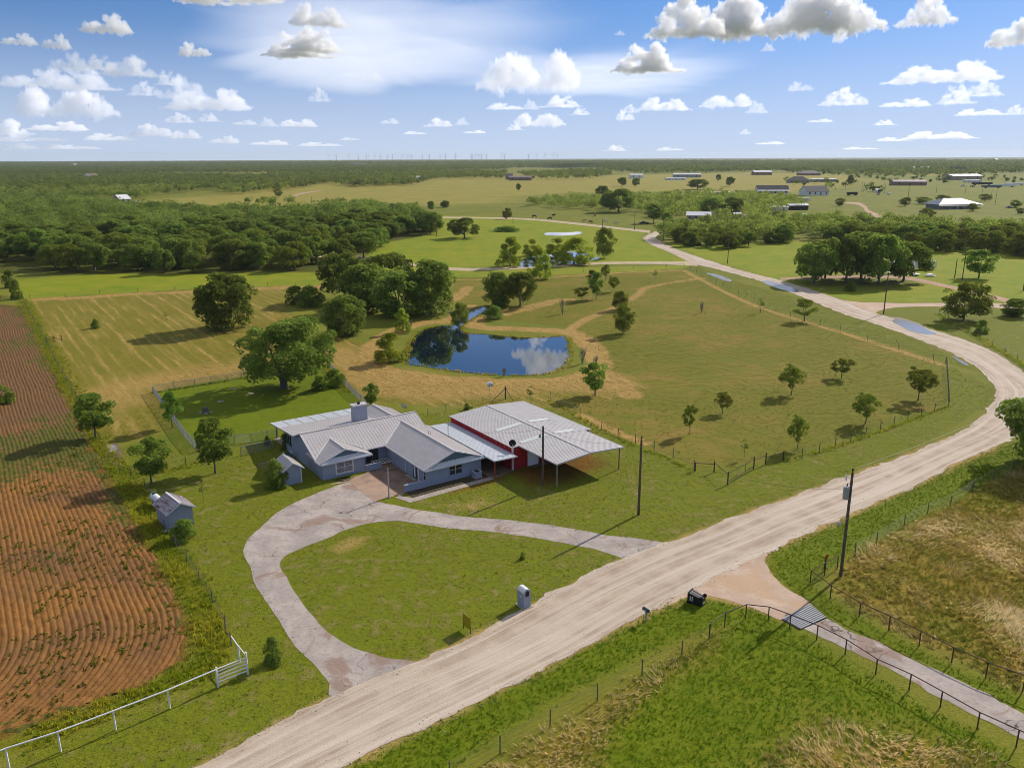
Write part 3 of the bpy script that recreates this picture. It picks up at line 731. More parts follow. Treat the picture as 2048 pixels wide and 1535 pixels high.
ribbon('field_track', [((570, 395), (580, 398)), ((600, 386), (606, 388)), ((640, 381), (644, 382))], M['pinkroad'], .02, across=4, jit=.4)

# ------------------------------------------------------------------ water
def watermat(name, col, bump=.02, rough=.015, scale=1.2):
    m, t, b = newmat(name)
    b.inputs['Base Color'].default_value = (*col, 1); b.inputs['Roughness'].default_value = rough
    b.inputs['IOR'].default_value = 1.33; b.inputs['Specular IOR Level'].default_value = .9
    b.inputs['Coat Weight'].default_value = .6; b.inputs['Coat Roughness'].default_value = .02
    P = t.nodes.new('ShaderNodeNewGeometry').outputs['Position']
    nbump(t, nnoise(t, scale, 3, .5, coord=P), bump, .05, b)
    return m
M['water'] = watermat('pond_water', (.004, .010, .020), .015)
M['puddle'] = watermat('puddle_water', (.30, .28, .25), .02, .12)
M['puddle'].node_tree.nodes['Principled BSDF'].inputs['Coat Weight'].default_value = 0
M['mud'] = pmat('wet_mud', A(104, 84, 66), A(134, 112, 86), 1.2, .7, obj=False)
POND = [(812, 725), (818, 690), (842, 662), (877, 652), (905, 650), (913, 641), (943, 622), (968, 613), (976, 619), (955, 634), (926, 651), (930, 664), (967, 668), (1057, 675), (1121, 672), (1134, 677), (1140, 707), (1128, 735), (1082, 749), (1013, 751), (930, 745), (862, 735)]
sheet('pond', POND, M['water'], .05, .35)
sheet('pond', [(1040, 533), (1044, 519), (1090, 510), (1140, 503), (1195, 514), (1185, 521), (1130, 529), (1075, 533)], M['water'], .05, .4)
sheet('pond', [(1088, 468), (1098, 464.5), (1130, 465), (1160, 463.5), (1160, 468), (1125, 471.5), (1095, 470.5)], M['water'], .05, .5)
sheet('puddle', [(1412, 546), (1435, 549), (1463, 560), (1455, 563), (1430, 554)], M['puddle'], .045, .2)
sheet('puddle', [(1524, 563), (1540, 562), (1570, 570), (1597, 581), (1580, 583), (1548, 574)], M['puddle'], .045, .25)
sheet('mud', [(1760, 632), (1790, 634), (1820, 640), (1868, 662), (1898, 680), (1850, 676), (1800, 656), (1770, 645)], M['mud'], .012, .5)
sheet('puddle', [(1784, 641), (1806, 640), (1832, 648), (1856, 659), (1872, 668), (1846, 668), (1810, 657)], M['puddle'], .045, .3)
sheet('puddle', [(1903, 713), (1912, 715), (1936, 729), (1928, 729)], M['puddle'], .045, .15)
sheet('mud', [(206, 892), (220, 886), (240, 890), (242, 912), (238, 930), (222, 925)], M['mud'], .012, .3)
sheet('puddle', [(211, 892), (222, 889), (235, 893), (232, 904), (219, 905)], M['puddle'], .045, .2)

# ------------------------------------------------------------------ ploughed field: real furrows
def make_field():
    p = WP['field']
    a, b_ = np.array(at(352, 1093)[:2]), np.array(at(451, 1255)[:2])
    T = (a - b_) / np.hypot(*(a - b_)); N = np.array([T[1], -T[0]])          # T away along the rows, N to the right
    st = np.stack([(p - b_) @ N, (p - b_) @ T], 1)
    s0, s1, t0, t1 = st[:, 0].min(), min(st[:, 0].max(), 30), st[:, 1].min(), st[:, 1].max()
    s0 = max(s0, -75)
    ds = .12
    s = np.arange(s0, s1, ds); t = [t0]
    while t[-1] < t1: t.append(t[-1] + (.3 if t[-1] < 70 else .8))
    t = np.array(t)
    Sg, Tg = np.meshgrid(s, t)
    X = b_[0] + Sg * N[0] + Tg * T[0]; Y = b_[1] + Sg * N[1] + Tg * T[1]
    ins = sdist(X, Y, p) + (fbm(X / 2, Y / 2, 4) - .5) * 2.4
    # the rows swing over to the headland at the near end
    bend = np.maximum(0, 9 - Tg - .30 * (Sg + 12))
    u = Sg + .028 * bend ** 2 + (fbm(Tg / 14, Sg / 40, 8) - .5) * .7
    per = .50
    row = .5 + .5 * np.cos(2 * math.pi * u / per)
    lum = fbm(X / .45, Y / .45, 11) - .5
    fade = np.clip(1.25 - fbm(X / 7, Y / 7, 21) * .9, .35, 1)
    Z = .03 + .085 * row ** 1.3 * fade + lum * .22
    Z = np.where(ins > .3, Z, -.05)
    nt_, ns = X.shape
    i = np.arange(nt_ - 1)[:, None] * ns; j = np.arange(ns - 1)[None, :]
    Fc = np.stack([i + j, i + j + 1, i + ns + j + 1, i + ns + j], -1).reshape(-1, 4)
    keep = (ins > 0)
    kf = keep[:-1, :-1] & keep[1:, :-1] & keep[:-1, 1:] & keep[1:, 1:]
    # also drop what the frame cannot see with a wide margin
    Fc = Fc[kf.ravel()]
    used = np.unique(Fc); mp = np.full(X.size, -1, np.int64); mp[used] = np.arange(len(used))
    V = np.stack([X.ravel(), Y.ravel(), Z.ravel()], 1)[used]
    m, t_, b = newmat('furrowed_soil')
    b.inputs['Roughness'].default_value = .95; b.inputs['Specular IOR Level'].default_value = .1
    P = t_.nodes.new('ShaderNodeNewGeometry').outputs['Position']
    n1 = nnoise(t_, .09, 4, .6, coord=P); n2 = nnoise(t_, .9, 5, .65, coord=P); n3 = nnoise(t_, 5, 4, .7, coord=P)
    col = nmix(t_, nramp(t_, n1, .4, .62), A(164, 116, 60), A(134, 100, 64))
    fr_ = nattr(t_, 'far').outputs['Fac']
    col = nmix(t_, fr_, col, A(122, 96, 66))
    col = nmix(t_, nmath(t_, 'MULTIPLY', nramp(t_, n3, .45, .7), .6), col, A(124, 76, 44))
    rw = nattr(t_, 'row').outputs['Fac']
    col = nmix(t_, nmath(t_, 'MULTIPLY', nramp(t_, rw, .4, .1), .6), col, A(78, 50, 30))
    gr = nattr(t_, 'weeds').outputs['Fac']
    col = nmix(t_, nramp(t_, nmath(t_, 'ADD', gr, nmath(t_, 'MULTIPLY', nmath(t_, 'SUBTRACT', n2, .5), 1.6)), .45, .62), col, nmix(t_, nramp(t_, n3, .35, .65), A(104, 106, 36), A(84, 82, 40)))
    t_.links.new(col, b.inputs['Base Color'])
    nbump(t_, n3, .6, .06, b)
    weeds = np.clip(fbm(X / 9, Y / 9, 31) * 1.5 - .62 + np.clip((Tg - 25) / 80, 0, .22), 0, 1) * .75 + np.clip(1 - ins / 2.5, 0, 1) * .5
    tc_ = float((np.array(at(120, 905)[:2]) - b_) @ T)
    band = np.clip(1.6 - np.abs(Tg - tc_) / 9, 0, 1)
    weeds = np.clip(weeds + band * .5, 0, 1)
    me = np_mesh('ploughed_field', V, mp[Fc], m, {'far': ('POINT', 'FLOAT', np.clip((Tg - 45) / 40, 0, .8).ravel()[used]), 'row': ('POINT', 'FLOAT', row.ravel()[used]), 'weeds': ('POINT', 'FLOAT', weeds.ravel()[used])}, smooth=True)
    return tag(link('ploughed_field', me), kind='structure')
make_field()

# ------------------------------------------------------------------ trees
def leaf_arrays(rg, blobs, n, size, spread=.65, up=.4, lo=.55):
    """n leaf sprays over the skins of the blobs"""
    B = np.array(blobs, float)
    wgt = B[:, 3] ** 2; k = rg.choice(len(B), n, p=wgt / wgt.sum())
    d = rg.normal(size=(n, 3)); d /= np.linalg.norm(d, axis=1)[:, None]
    d[:, 2] = np.where((d[:, 2] < -.3) & (rg.random(n) < .55), -d[:, 2], d[:, 2])
    rad = B[k, 3] * (lo + (1.06 - lo) * rg.random(n) ** .5)
    c = B[k, :3] + d * rad[:, None] * np.stack([np.ones(n), np.ones(n), B[k, 4]], 1)
    nr = d * 1.0 + rg.normal(size=(n, 3)) * spread; nr[:, 2] += up
    nr /= np.linalg.norm(nr, axis=1)[:, None]
    a = np.cross(nr, rg.normal(size=(n, 3))); a /= np.linalg.norm(a, axis=1)[:, None]
    b = np.cross(nr, a)
    sz = size * (.55 + .9 * rg.random(n))
    a *= sz[:, None] * .5; b *= (sz * (.45 + .4 * rg.random(n)))[:, None] * .5
    fold = nr * (sz * .12)[:, None]
    V = np.stack([c - a, c - b * .9 + fold, c + a, c + b * .9 + fold], 1)
    sh = np.clip(.25 + .5 * rg.random(n) + .35 * (rg.random(len(B))[k] - .5), 0, 1)
    return V.reshape(-1, 3), sh

def leaf_mesh(name, V, sh, mat):
    n = len(V) // 4
    return np_mesh(name, V, np.arange(4 * n).reshape(n, 4), mat, {'shade': ('FACE', 'FLOAT', sh)})

def tree_meshes(seed, wd, ht, base, nblob, nleaf, leaf, mat, trunk=.25, stems=1, brad=(.20, .34), flat=.8, bark='bark', shell=(.45, .85), cone=0, off=0, dome=False):
    """crown and trunk meshes: wd crown width, ht height, base where the crown starts (share of the height)"""
    rg = np.random.default_rng(seed)
    ch = ht * (1 - base); cz = ht * base + ch * .5; rx = wd / 2
    blobs = []
    for i in range(nblob):
        zf = rg.beta(1.35, 1.25); th = rg.uniform(0, 6.283)
        pr = (1 - abs(2 * zf - 1) ** 2.4) ** .5 * (1 - cone * zf)
        if dome: zf = rg.random() ** 1.5 * .95; pr = (1 - zf * zf) ** .5
        q = (shell[0] ** 2 + (shell[1] ** 2 - shell[0] ** 2) * rg.random()) ** .5
        if zf > .75: q *= rg.uniform(.3, 1)
        r = rg.uniform(*brad) * rx
        z = ht * base + ch * zf
        p = np.array([math.cos(th) * q * rx * pr * 1.05, math.sin(th) * q * rx * pr * 1.05, z])
        p[0] += off * zf
        lim = max(r * .55, ht - r * flat * .85)
        blobs.append((p[0] * (1 - .25 * r / rx), p[1] * (1 - .25 * r / rx), min(p[2], lim), r, flat * rg.uniform(.8, 1.1)))
    V, sh = leaf_arrays(rg, blobs, nleaf, leaf)
    keep = V.reshape(-1, 4, 3)[:, :, 2].min(1) > .02
    V = V.reshape(-1, 4, 3)[keep].reshape(-1, 3); sh = sh[keep]
    crown = leaf_mesh('crown', V, sh, mat)
    mb = MB()
    for s_ in range(stems):
        a = rg.uniform(0, 6.28); off = .0 if stems == 1 else .18 * trunk * 8
        b0 = Vector((math.cos(a) * off * .3, math.sin(a) * off * .3, -.1))
        fork = Vector((math.cos(a) * off, math.sin(a) * off, ht * max(base, .12) * rg.uniform(.9, 1.15) + .2))
        mid = (b0 + fork) / 2 + Vector((rg.normal() * .08 * trunk * 6, rg.normal() * .08 * trunk * 6, 0))
        mb.tube([b0, b0 + (mid - b0) * .25, mid, fork], [trunk * 1.5, trunk * 1.08, trunk * .9, trunk * .8], 8)
        sel = rg.choice(len(blobs), min(len(blobs), max(5, 9 // stems)), replace=False)
        for q in sel:
            e = Vector(blobs[q][:3]); m1 = fork.lerp(e, .5) + Vector((rg.normal() * .1, rg.normal() * .1, .08)) * wd * .12
            mb.tube([fork - Vector((0, 0, .1)), m1, e], [trunk * .5, trunk * .28, trunk * .08], 5, cap=False)
    return crown, mb.mesh('trunk', M[bark], True)

KIND = {}
def kind(key, n, **k):
    KIND[key] = [(tree_meshes(1000 * (1 + len(KIND)) + i, **k), k['wd'], k['ht']) for i in range(n)]
kind('oak', 4, wd=12, ht=9, base=.14, nblob=40, nleaf=6000, leaf=.62, mat=M['oak'], trunk=.30, brad=(.18, .32), flat=.75)
kind('oakbush', 2, wd=11, ht=10, base=.02, nblob=64, nleaf=9500, leaf=.52, mat=M['oak'], trunk=.3, brad=(.18, .32))
kind('pecan', 4, wd=5, ht=6, base=.26, nblob=34, nleaf=3800, leaf=.32, mat=M['pecan'], trunk=.11, brad=(.20, .34), shell=(.25, .85))
kind('orchard', 4, wd=5, ht=5.5, base=.30, nblob=26, nleaf=2300, leaf=.32, mat=M['mesq'], trunk=.09, brad=(.18, .32), shell=(.25, .9), stems=1)
kind('mesquite', 4, wd=9, ht=7, base=.14, nblob=44, nleaf=5600, leaf=.40, mat=M['mesq'], trunk=.14, stems=3, brad=(.16, .29), shell=(.3, .92))
kind('willow', 3, dome=True, wd=8, ht=7, base=.08, nblob=40, nleaf=5000, leaf=.40, mat=M['willow'], trunk=.13, stems=3, brad=(.16, .30), shell=(.3, .92))
kind('shrub', 3, dome=True, wd=3, ht=2.6, base=.02, nblob=26, nleaf=2300, leaf=.24, mat=M['pecan'], trunk=.05, stems=3, brad=(.30, .44), shell=(.3, .78))
kind('darkshrub', 2, dome=True, wd=3, ht=2.6, base=.02, nblob=24, nleaf=1900, leaf=.26, mat=M['oak'], trunk=.05, stems=3, brad=(.28, .42), shell=(.3, .78))
kind('sapling', 2, wd=1.6, ht=3.4, base=.45, nblob=9, nleaf=170, leaf=.24, mat=M['pecan'], trunk=.045, brad=(.2, .4))
kind('bigoak', 1, wd=17, ht=11.8, base=.17, nblob=84, nleaf=17000, leaf=.5, mat=M['oak'], trunk=.72, brad=(.12, .23), flat=.85, shell=(.3, .97), off=2.6)

NAMES = {'oak': 'oak_tree', 'oakbush': 'oak_tree', 'pecan': 'pecan_tree', 'orchard': 'orchard_tree', 'mesquite': 'mesquite_tree', 'willow': 'willow_tree', 'shrub': 'shrub', 'darkshrub': 'shrub', 'sapling': 'sapling', 'bigoak': 'oak_tree'}
trng = random.Random(77)
def tree(kd, loc, wd, ht, label=None, group=None, var=None, name=None, rot=None):
    vs = KIND[kd]; (cr, tr), w0, h0 = vs[trng.randrange(len(vs)) if var is None else var]
    nm = name or NAMES[kd]
    o = empty(nm, loc, trng.uniform(0, 6.28) if rot is None else rot, label, {'shrub': 'shrub', 'sapling': 'sapling'}.get(nm, 'tree'), group)
    o.scale = (wd / w0, wd / w0, ht / h0)
    link('crown', cr, o); link('trunk', tr, o)
    return o

def tree_px(kd, x, y, yt, wpx, label, group=None, var=None, name=None, rot=None):
    p = at(x, y); h = tall(x, y, yt); wd = wpx / FPX * depth(p)
    return tree(kd, p, wd, h, label, group, var, name, rot)

ORCH = 'young orchard trees dotted over the fenced pasture'
for a in [
 ('bigoak', 568, 776, 640, 190, 'huge spreading oak with thick trunk inside the chain-link back yard', None, None, None, 0.0),
 ('oakbush', 456, 656, 546, 122, 'rounded dense tree standing alone in the mown hay field'),
 ('oakbush', 690, 671, 592, 94, 'bright green globe-shaped tree beside the hay field trail'),
 ('oak', 690, 600, 506, 110, 'tallest light oak at the hay field end of the pond grove'),
 ('oakbush', 735, 622, 530, 120, 'dark oak filling the near middle of the pond grove'),
 ('oak', 775, 600, 508, 120, 'oak with highest rounded top in the pond grove'),
 ('oakbush', 800, 632, 545, 120, 'oak leaning over the near edge of the pond grove'),
 ('oakbush', 862, 628, 520, 104, 'oak at the creek end of the pond grove'),
 ('oakbush', 995, 612, 545, 66, 'dark oak beside the creek, its bushier half'),
 ('oak', 1040, 612, 546, 72, 'dark oak beside the creek with pale trunk showing'),
 ('willow', 781, 723, 666, 70, 'feathery yellow-green willow on the pond bank'),
 ('willow', 806, 664, 617, 38, 'small light green willow with bare stems above the pond'),
 ('mesquite', 919, 655, 606, 42, 'thin half-bare tree leaning over the creek mouth'),
 ('pecan', 1190, 790, 725, 60, 'dark round-headed tree by the mown curve below the pond'),
 ('pecan', 742, 815, 767, 36, 'slim tree rising behind the house chimney'),
 ('pecan', 345, 855, 783, 48, 'narrow dark tree on the side chain-link fence'),
 ('pecan', 192, 876, 789, 94, 'broad dark tree at the edge of the ploughed field'),
 ('pecan', 303, 965, 877, 82, 'round tree shading the grass above the rusty-roofed shed'),
 ('pecan', 431, 946, 838, 90, 'tallest yard tree outside the chain-link corner'),
 ('mesquite', 1245, 667, 608, 50, 'fuller tree where the trail climbs the pasture'),
 ('orchard', 1164, 600, 574, 32, 'small light tree nearest the creek path in the pasture'),
 ('pecan', 1192, 598, 545, 34, 'upright green tree among the saplings north of the pond'),
 ('orchard', 1226, 584, 552, 26, 'pale small tree left of the trail bend in the pasture'),
 ('mesquite', 1240, 619, 583, 42, 'low bushy tree touching the trail bend'),
 ('orchard', 1183, 574, 540, 24, 'yellow-green sapling-like tree near the top fence'),
 ('orchard', 1211, 560, 528, 18, 'smallest pale tree by the top fence of the pasture'),
 ('orchard', 1608, 642, 599, 48, 'leafy tree close to the road fence of the pasture'),
 ('orchard', 1582, 789, 729, 52, 'orchard tree with a low side branch in mid pasture'),
 ('orchard', 1683, 756, 716, 46, 'flat-topped leaning orchard tree in mid pasture'),
 ('orchard', 1836, 800, 735, 66, 'largest orchard tree, next to the fence corner by the road'),
 ('orchard', 1730, 847, 785, 60, 'leaning orchard tree above the near pasture fence'),
 ('orchard', 1594, 898, 830, 44, 'slender dark-stemmed orchard tree beside the near pasture fence'),
 ('orchard', 1445, 826, 784, 34, 'small sparse orchard tree in the middle of the pasture'),
 ('orchard', 1378, 868, 808, 30, 'narrow upright orchard tree behind the barn awning'),
 ('willow', 1020, 533, 474, 56, 'half-bare willow at the head of the far pond'),
 ('willow', 1148, 528, 474, 88, 'wide yellow-green willow drooping over the far pond'),
 ('willow', 1080, 558, 494, 50, 'light willow in front of the caliche drive by the far pond'),
 ('mesquite', 1208, 516, 455, 46, 'tall open tree at the road end of the far pond'),
 ('willow', 1112, 512, 476, 50, 'bushy willow on the back bank of the far pond'),
 ('willow', 1062, 512, 478, 36, 'small willow behind the half-bare one at the far pond'),
 ('oak', 929, 476, 436, 68, 'lone umbrella-shaped oak on the bright meadow'),
 ('mesquite', 1928, 640, 566, 104, 'feathery wide tree at the bend beside the side road'),
 ('darkshrub', 1962, 666, 640, 30, 'small dark bush on the fence line below the feathery tree'),
 ('oakbush', 2030, 632, 598, 58, 'dark round tree cut by the picture edge at the side road'),
 ('pecan', 1957, 556, 499, 68, 'single bright tree standing on the mown lawn by the trailers'),
 ('oak', 2074, 925, 788, 170, 'large oak overhanging the outer curve of the gravel road'),
]:
    tree_px(*a)
for x, y, yt, wp, lb in [
 (1628, 566, 488, 92, 'spreading oak at the near end of the roadside grove'),
 (1650, 556, 478, 84, 'rounded oak second in the roadside grove'),
 (1692, 566, 470, 100, 'tall oak with several trunks in the roadside grove'),
 (1722, 556, 466, 96, 'highest bright-topped oak of the roadside grove'),
 (1756, 568, 472, 96, 'low-skirted oak with a bush at its foot in the roadside grove'),
 (1806, 562, 484, 104, 'forked oak standing apart at the trailer end of the grove')]:
    tree_px('oak', x, y, yt, wp, lb, 'oaks of the roadside grove')
for a in [
 ('shrub', 592, 606, 572, 52, 'leafy bush heap in the hay field near the grove, paler side'),
 ('shrub', 622, 612, 572, 56, 'leafy bush heap in the hay field near the grove, taller side'),
 ('shrub', 553, 973, 920, 48, 'big light shrub against the small blue-grey garden shed'),
 ('shrub', 369, 1078, 1040, 56, 'low round shrub at the foot of the rusty-roofed shed'),
 ('darkshrub', 546, 1326, 1276, 42, 'small dark bush on the verge by the concrete drive'),
 ('darkshrub', 1045, 1117, 1103, 14, 'tiny dark plant on the lawn inside the loop drive'),
 ('darkshrub', 8, 806, 770, 44, 'dark bush standing in the ploughed field'),
 ('shrub', 670, 771, 738, 46, 'grey-green shrub on the back yard fence under the big oak'),
 ('shrub', 640, 780, 752, 40, 'trailing shrub in the shade under the big oak'),
 ('darkshrub', 34, 598, 560, 26, 'dark bush at the field gate corner'),
 ('darkshrub', 22, 575, 540, 30, 'dark bush by the woodland track behind the field gate'),
 ('shrub', 1012, 462, 452, 62, 'low bramble mound on the meadow behind the far pond'),
 ('shrub', 535, 890, 872, 14, 'small bush beside the patio corner'),
 ('darkshrub', 568, 898, 868, 16, 'dark bush at the sunroom wall'),
 ('shrub', 192, 656, 638, 18, 'small round bush alone in the striped hay field'),
 ('shrub', 988, 638, 612, 40, 'bank shrub on the narrow creek'),
 ('shrub', 934, 818, 806, 14, 'greyish round bush behind the barn corner'),
 ('shrub', 1700, 582, 562, 24, 'dark bush at the foot of the grove'),
]:
    tree_px(*a)
for a in [
 ('sapling', 1062, 806, 772, 20, 'staked sapling behind the barn roof'),
 ('sapling', 1488, 916, 878, 16, 'wispy sapling near the pasture gate'),
 ('sapling', 407, 1003, 964, 14, 'bare-stemmed sapling on the lawn beside the rusty-roofed shed'),
 ('sapling', 1521, 625, 596, 16, 'thin sapling in the upper pasture towards the road'),
 ('sapling', 1310, 562, 540, 12, 'tiny sapling near the top pasture trail'),
 ('sapling', 333, 640, 624, 10, 'small sapling in the hay field'),
 ('sapling', 428, 683, 665, 8, 'tiny sapling beside the rounded hay field tree'),
]:
    tree_px(*a)

# leafless bushes round the pond
def bare_bush(x, y, yt, label, seed):
    rg = random.Random(seed); h = tall(x, y, yt); mb = MB()
    for i in range(16):
        a = rg.uniform(0, 6.28); s = rg.uniform(.1, .5)
        p1 = Vector((math.cos(a) * s * h * .35, math.sin(a) * s * h * .35, h * rg.uniform(.35, .6)))
        mb.tube([(rg.uniform(-.1, .1), rg.uniform(-.1, .1), 0), p1, p1 * 1.3 + Vector((0, 0, h * .35 * rg.random()))], [.035, .025, .01], 4, cap=False)
        for k in range(4):
            q = p1 + Vector((rg.uniform(-.3, .3) * h * .4, rg.uniform(-.3, .3) * h * .4, h * rg.uniform(.1, .38)))
            mb.tube([p1, q], [.02, .008], 3, cap=False)
    o = mb.build('bare_shrub', M['bare'], None, at(x, y)); return tag(o, label, 'shrub', 'leafless shrubs near the pond')
for i, a in enumerate([(1165, 727, 690, 'grey leafless shrub on the pond bank facing the mown curve'), (1191, 732, 708, 'short brown leafless shrub on the mown curve'), (993, 638, 612, 'grey twiggy shrub beside the creek'), (1125, 628, 592, 'tall leafless shrub north of the pond'), (1402, 626, 600, 'pale leafless shrub in the upper pasture'), (1008, 752, 732, 'small reedy shrub in the near edge of the pond'), (820, 663, 638, 'bare stems beside the small light willow')]):
    bare_bush(*a, i)

# ------------------------------------------------------------------ woodland: the nearest trees singly, the rest of the wood in one mass
wr = np.random.default_rng(5)
def scatter(poly, spacing, seed=0):
    rg = np.random.default_rng(seed)
    x0, y0 = poly.min(0); x1, y1 = poly.max(0)
    gx, gy = np.meshgrid(np.arange(x0, x1, spacing), np.arange(y0, y1, spacing))
    gx = gx.ravel() + rg.uniform(-.42, .42, gx.size) * spacing; gy = gy.ravel() + rg.uniform(-.42, .42, gy.size) * spacing
    k = inpoly(gx, gy, poly)
    return np.stack([gx[k], gy[k]], 1)

WOODPX = [(-120, 398), (80, 398), (255, 420), (420, 428), (470, 430), (560, 432), (650, 424), (720, 420), (830, 428), (868, 456), (866, 468), (790, 478), (735, 512), (640, 538), (560, 540), (430, 542), (340, 548), (215, 548), (120, 548), (70, 535), (40, 520), (-140, 545)]
wp = W2(WOODPX)
pts = scatter(wp, 11.2, 3)
# gaps: the house clearings and the track
pts = pts[np.argsort(np.hypot(pts[:, 0], pts[:, 1]))]
az = np.degrees(np.arctan2(pts[:, 0], pts[:, 1]))
pts = pts[np.abs(az) < 36]
CLEAR = [(250, 408, 22), (335, 462, 10), (450, 456, 10), (797, 421, 14), (768, 420, 10)]
for x, y, r in CLEAR:
    c = np.array(at(x, y)[:2]); cc = c - c / np.hypot(*c) * r * .6
    pts = pts[np.hypot(*(pts - cc).T) > r]
NEAR = 205
FARPTS = []
for i, (x, y) in enumerate(pts):
    s = wr.uniform(.6, 1.3)
    if i < NEAR:
        edge_ = -sdist(np.array([x]), np.array([y]), wp)[0] > -7
        kd = 'oak' if wr.random() < .8 else ('mesquite' if wr.random() < .6 else 'oakbush')
        tree(kd, (x, y, 0), 12.5 * s, 9.3 * (s * .5 + .5) * wr.uniform(.85, 1.12), 'oak at the open edge of the dense woodland' if edge_ else 'oak crowded among others inside the dense woodland', 'oaks of the woodland edge' if edge_ else 'oaks inside the woodland', name='oak_tree')
    else:
        FARPTS.append((x, y, 12 * s, 9 * (s * .5 + .5), 0))

# hedge of scrub trees across the far side of the road
hw = W2([(1318, 478), (1360, 492), (1480, 500), (1600, 480), (1800, 500), (1960, 508), (2130, 520), (2130, 470), (1900, 462), (1700, 452), (1560, 452), (1440, 452), (1330, 468)])
for i, (x, y) in enumerate(sorted(map(tuple, scatter(hw, 9.0, 9)), key=lambda q: q[1])):
    s = wr.uniform(.75, 1.3)
    if i < 62: tree(['mesquite', 'oak', 'oakbush'][wr.choice(3, p=[.55, .2, .25])], (x, y, 0), 10 * s, 7.2 * s, 'scrub tree packed in the long hedge across the road', 'scrub trees of the long hedge', name='scrub_tree')
    else: FARPTS.append((x, y, 10 * s, 7.5 * s, 1))
tree_px('shrub', 1390, 491, 472, 26, 'pale shrub in front of the long hedge')
# scrub band in mid distance
sb = W2([(1040, 408), (1120, 405), (1230, 398), (1420, 392), (1540, 395), (1620, 412), (1560, 428), (1500, 440), (1420, 436), (1330, 440), (1240, 424), (1130, 420), (1050, 412)])
for i, (x, y) in enumerate(sorted(map(tuple, scatter(sb, 14, 12)), key=lambda q: q[1])):
    FARPTS.append((x, y, wr.uniform(10, 17), wr.uniform(5, 8.5), 1))
LONE = [(1238, 424, 378, 78, 'dark broad oak rising over the mid-distance scrub', 'oak'), (1205, 396, 372, 30, 'small oak above the scrub band', 'oak'), (1395, 379, 359, 46, 'wide low oak alone on the tan pasture', 'oak'),
 (1244, 373, 355, 20, 'oak before the white metal shed, one of two', 'oak'), (1272, 374, 356, 17, 'smaller oak before the white metal shed', 'oak'), (1460, 373, 354, 19, 'lone oak on the tan pasture near the white houses', 'oak'), (1437, 362, 349, 12, 'small tree on the tan pasture skyline', 'oak'),
 (1037, 382, 367, 11, 'single small tree in the open tan pasture', 'oak'), (557, 394, 376, 22, 'thin tree alone on the tan slope by the woodland', 'mesquite'), (925, 374, 349, 17, 'tall narrow tree at the edge of the tan pasture', 'oak'),
 (862, 418, 402, 18, 'bush-like tree at the meadow corner of the wood', 'oakbush'), (890, 415, 401, 20, 'small round tree on the meadow beyond the wood', 'oakbush'), (1014, 438, 416, 22, 'bare-branched tree by the caliche lane', 'mesquite'),
 (1308, 446, 408, 44, 'bright tall tree beside the stone house', 'pecan'), (1335, 450, 425, 30, 'small bright tree at the stone house corner', 'pecan'), (1420, 430, 396, 52, 'dark yard tree behind the stone house', 'oak'), (1462, 432, 394, 50, 'largest dark yard tree behind the stone house', 'oak'),
 (1700, 372, 350, 14, 'small tree near the flat-roofed stables', 'oak'), (1855, 436, 416, 34, 'spreading bush-tree on the green field by the hip-roofed house', 'mesquite'), (1680, 412, 396, 22, 'bush-tree at the pink lane end', 'mesquite'), (1810, 412, 395, 28, 'bush-tree beside the pole in the green field', 'mesquite'), (1845, 408, 394, 36, 'clump of low trees in the green field', 'mesquite'),
 (1745, 383, 372, 15, 'small dark tree in the far paddock', 'oak'), (1760, 386, 378, 10, 'tiny tree beside the far paddock shed', 'oak'), (1945, 422, 407, 28, 'shrubby tree in front of the hip-roofed house', 'mesquite'), (1885, 405, 390, 30, 'shrubby tree behind the hip-roofed house', 'mesquite'), (2030, 415, 400, 26, 'tree by the carport of the hip-roofed house', 'mesquite'), (2040, 428, 416, 20, 'small tree at the picture edge by the hip-roofed house', 'mesquite'), (1970, 402, 388, 26, 'tree beyond the hip-roofed house', 'mesquite')]
for x, y, yt, wpx, lb, kd in LONE:
    if tall(x, y, yt) < 16: tree_px(kd, x, y, yt, wpx, lb)

# bands of trees far off (picture outlines of where their feet stand)
BANDS = [
 ([(-150, 350), (120, 348), (480, 356), (640, 352), (700, 356), (620, 376), (540, 384), (470, 392), (420, 380), (250, 402), (-150, 398)], 13, 12, 9),
 ([(540, 348), (880, 344), (900, 352), (850, 366), (700, 374), (640, 368), (560, 376)], 15, 13, 9),
 ([(690, 366), (830, 364), (840, 371), (700, 375)], 12, 13, 9),
 ([(-150, 334), (560, 334), (1000, 333), (1020, 339), (700, 346), (300, 347), (-150, 349)], 26, 20, 9),
 ([(860, 346), (1010, 348), (1010, 358), (880, 359)], 17, 14, 9),
 ([(1030, 350), (1200, 343), (1230, 352), (1180, 360), (1060, 361)], 22, 15, 10),
 ([(1200, 334), (1640, 335), (2120, 330), (2120, 345), (1760, 350), (1560, 342), (1400, 346), (1300, 348), (1220, 342)], 20, 20, 10),
 ([(1560, 341), (1900, 341), (2000, 350), (1760, 356), (1600, 349)], 30, 14, 8),
 ([(1000, 330), (1300, 329), (1300, 336), (1000, 336)], 42, 20, 8),
 ([(-150, 326), (2150, 324), (2150, 333), (1500, 330), (700, 332), (-150, 334)], 44, 40, 12),
 ([(900, 331), (1500, 329), (2150, 328), (2150, 335), (1500, 336), (900, 336)], 34, 24, 10),
 ([(1680, 356), (1900, 352), (2120, 352), (2120, 372), (1950, 366), (1800, 372)], 52, 10, 5),
 ([(1560, 360), (1700, 366), (1800, 385), (1600, 375)], 38, 10, 5),
 ([(480, 412), (560, 416), (600, 412), (520, 408)], 14, 12, 8),
]
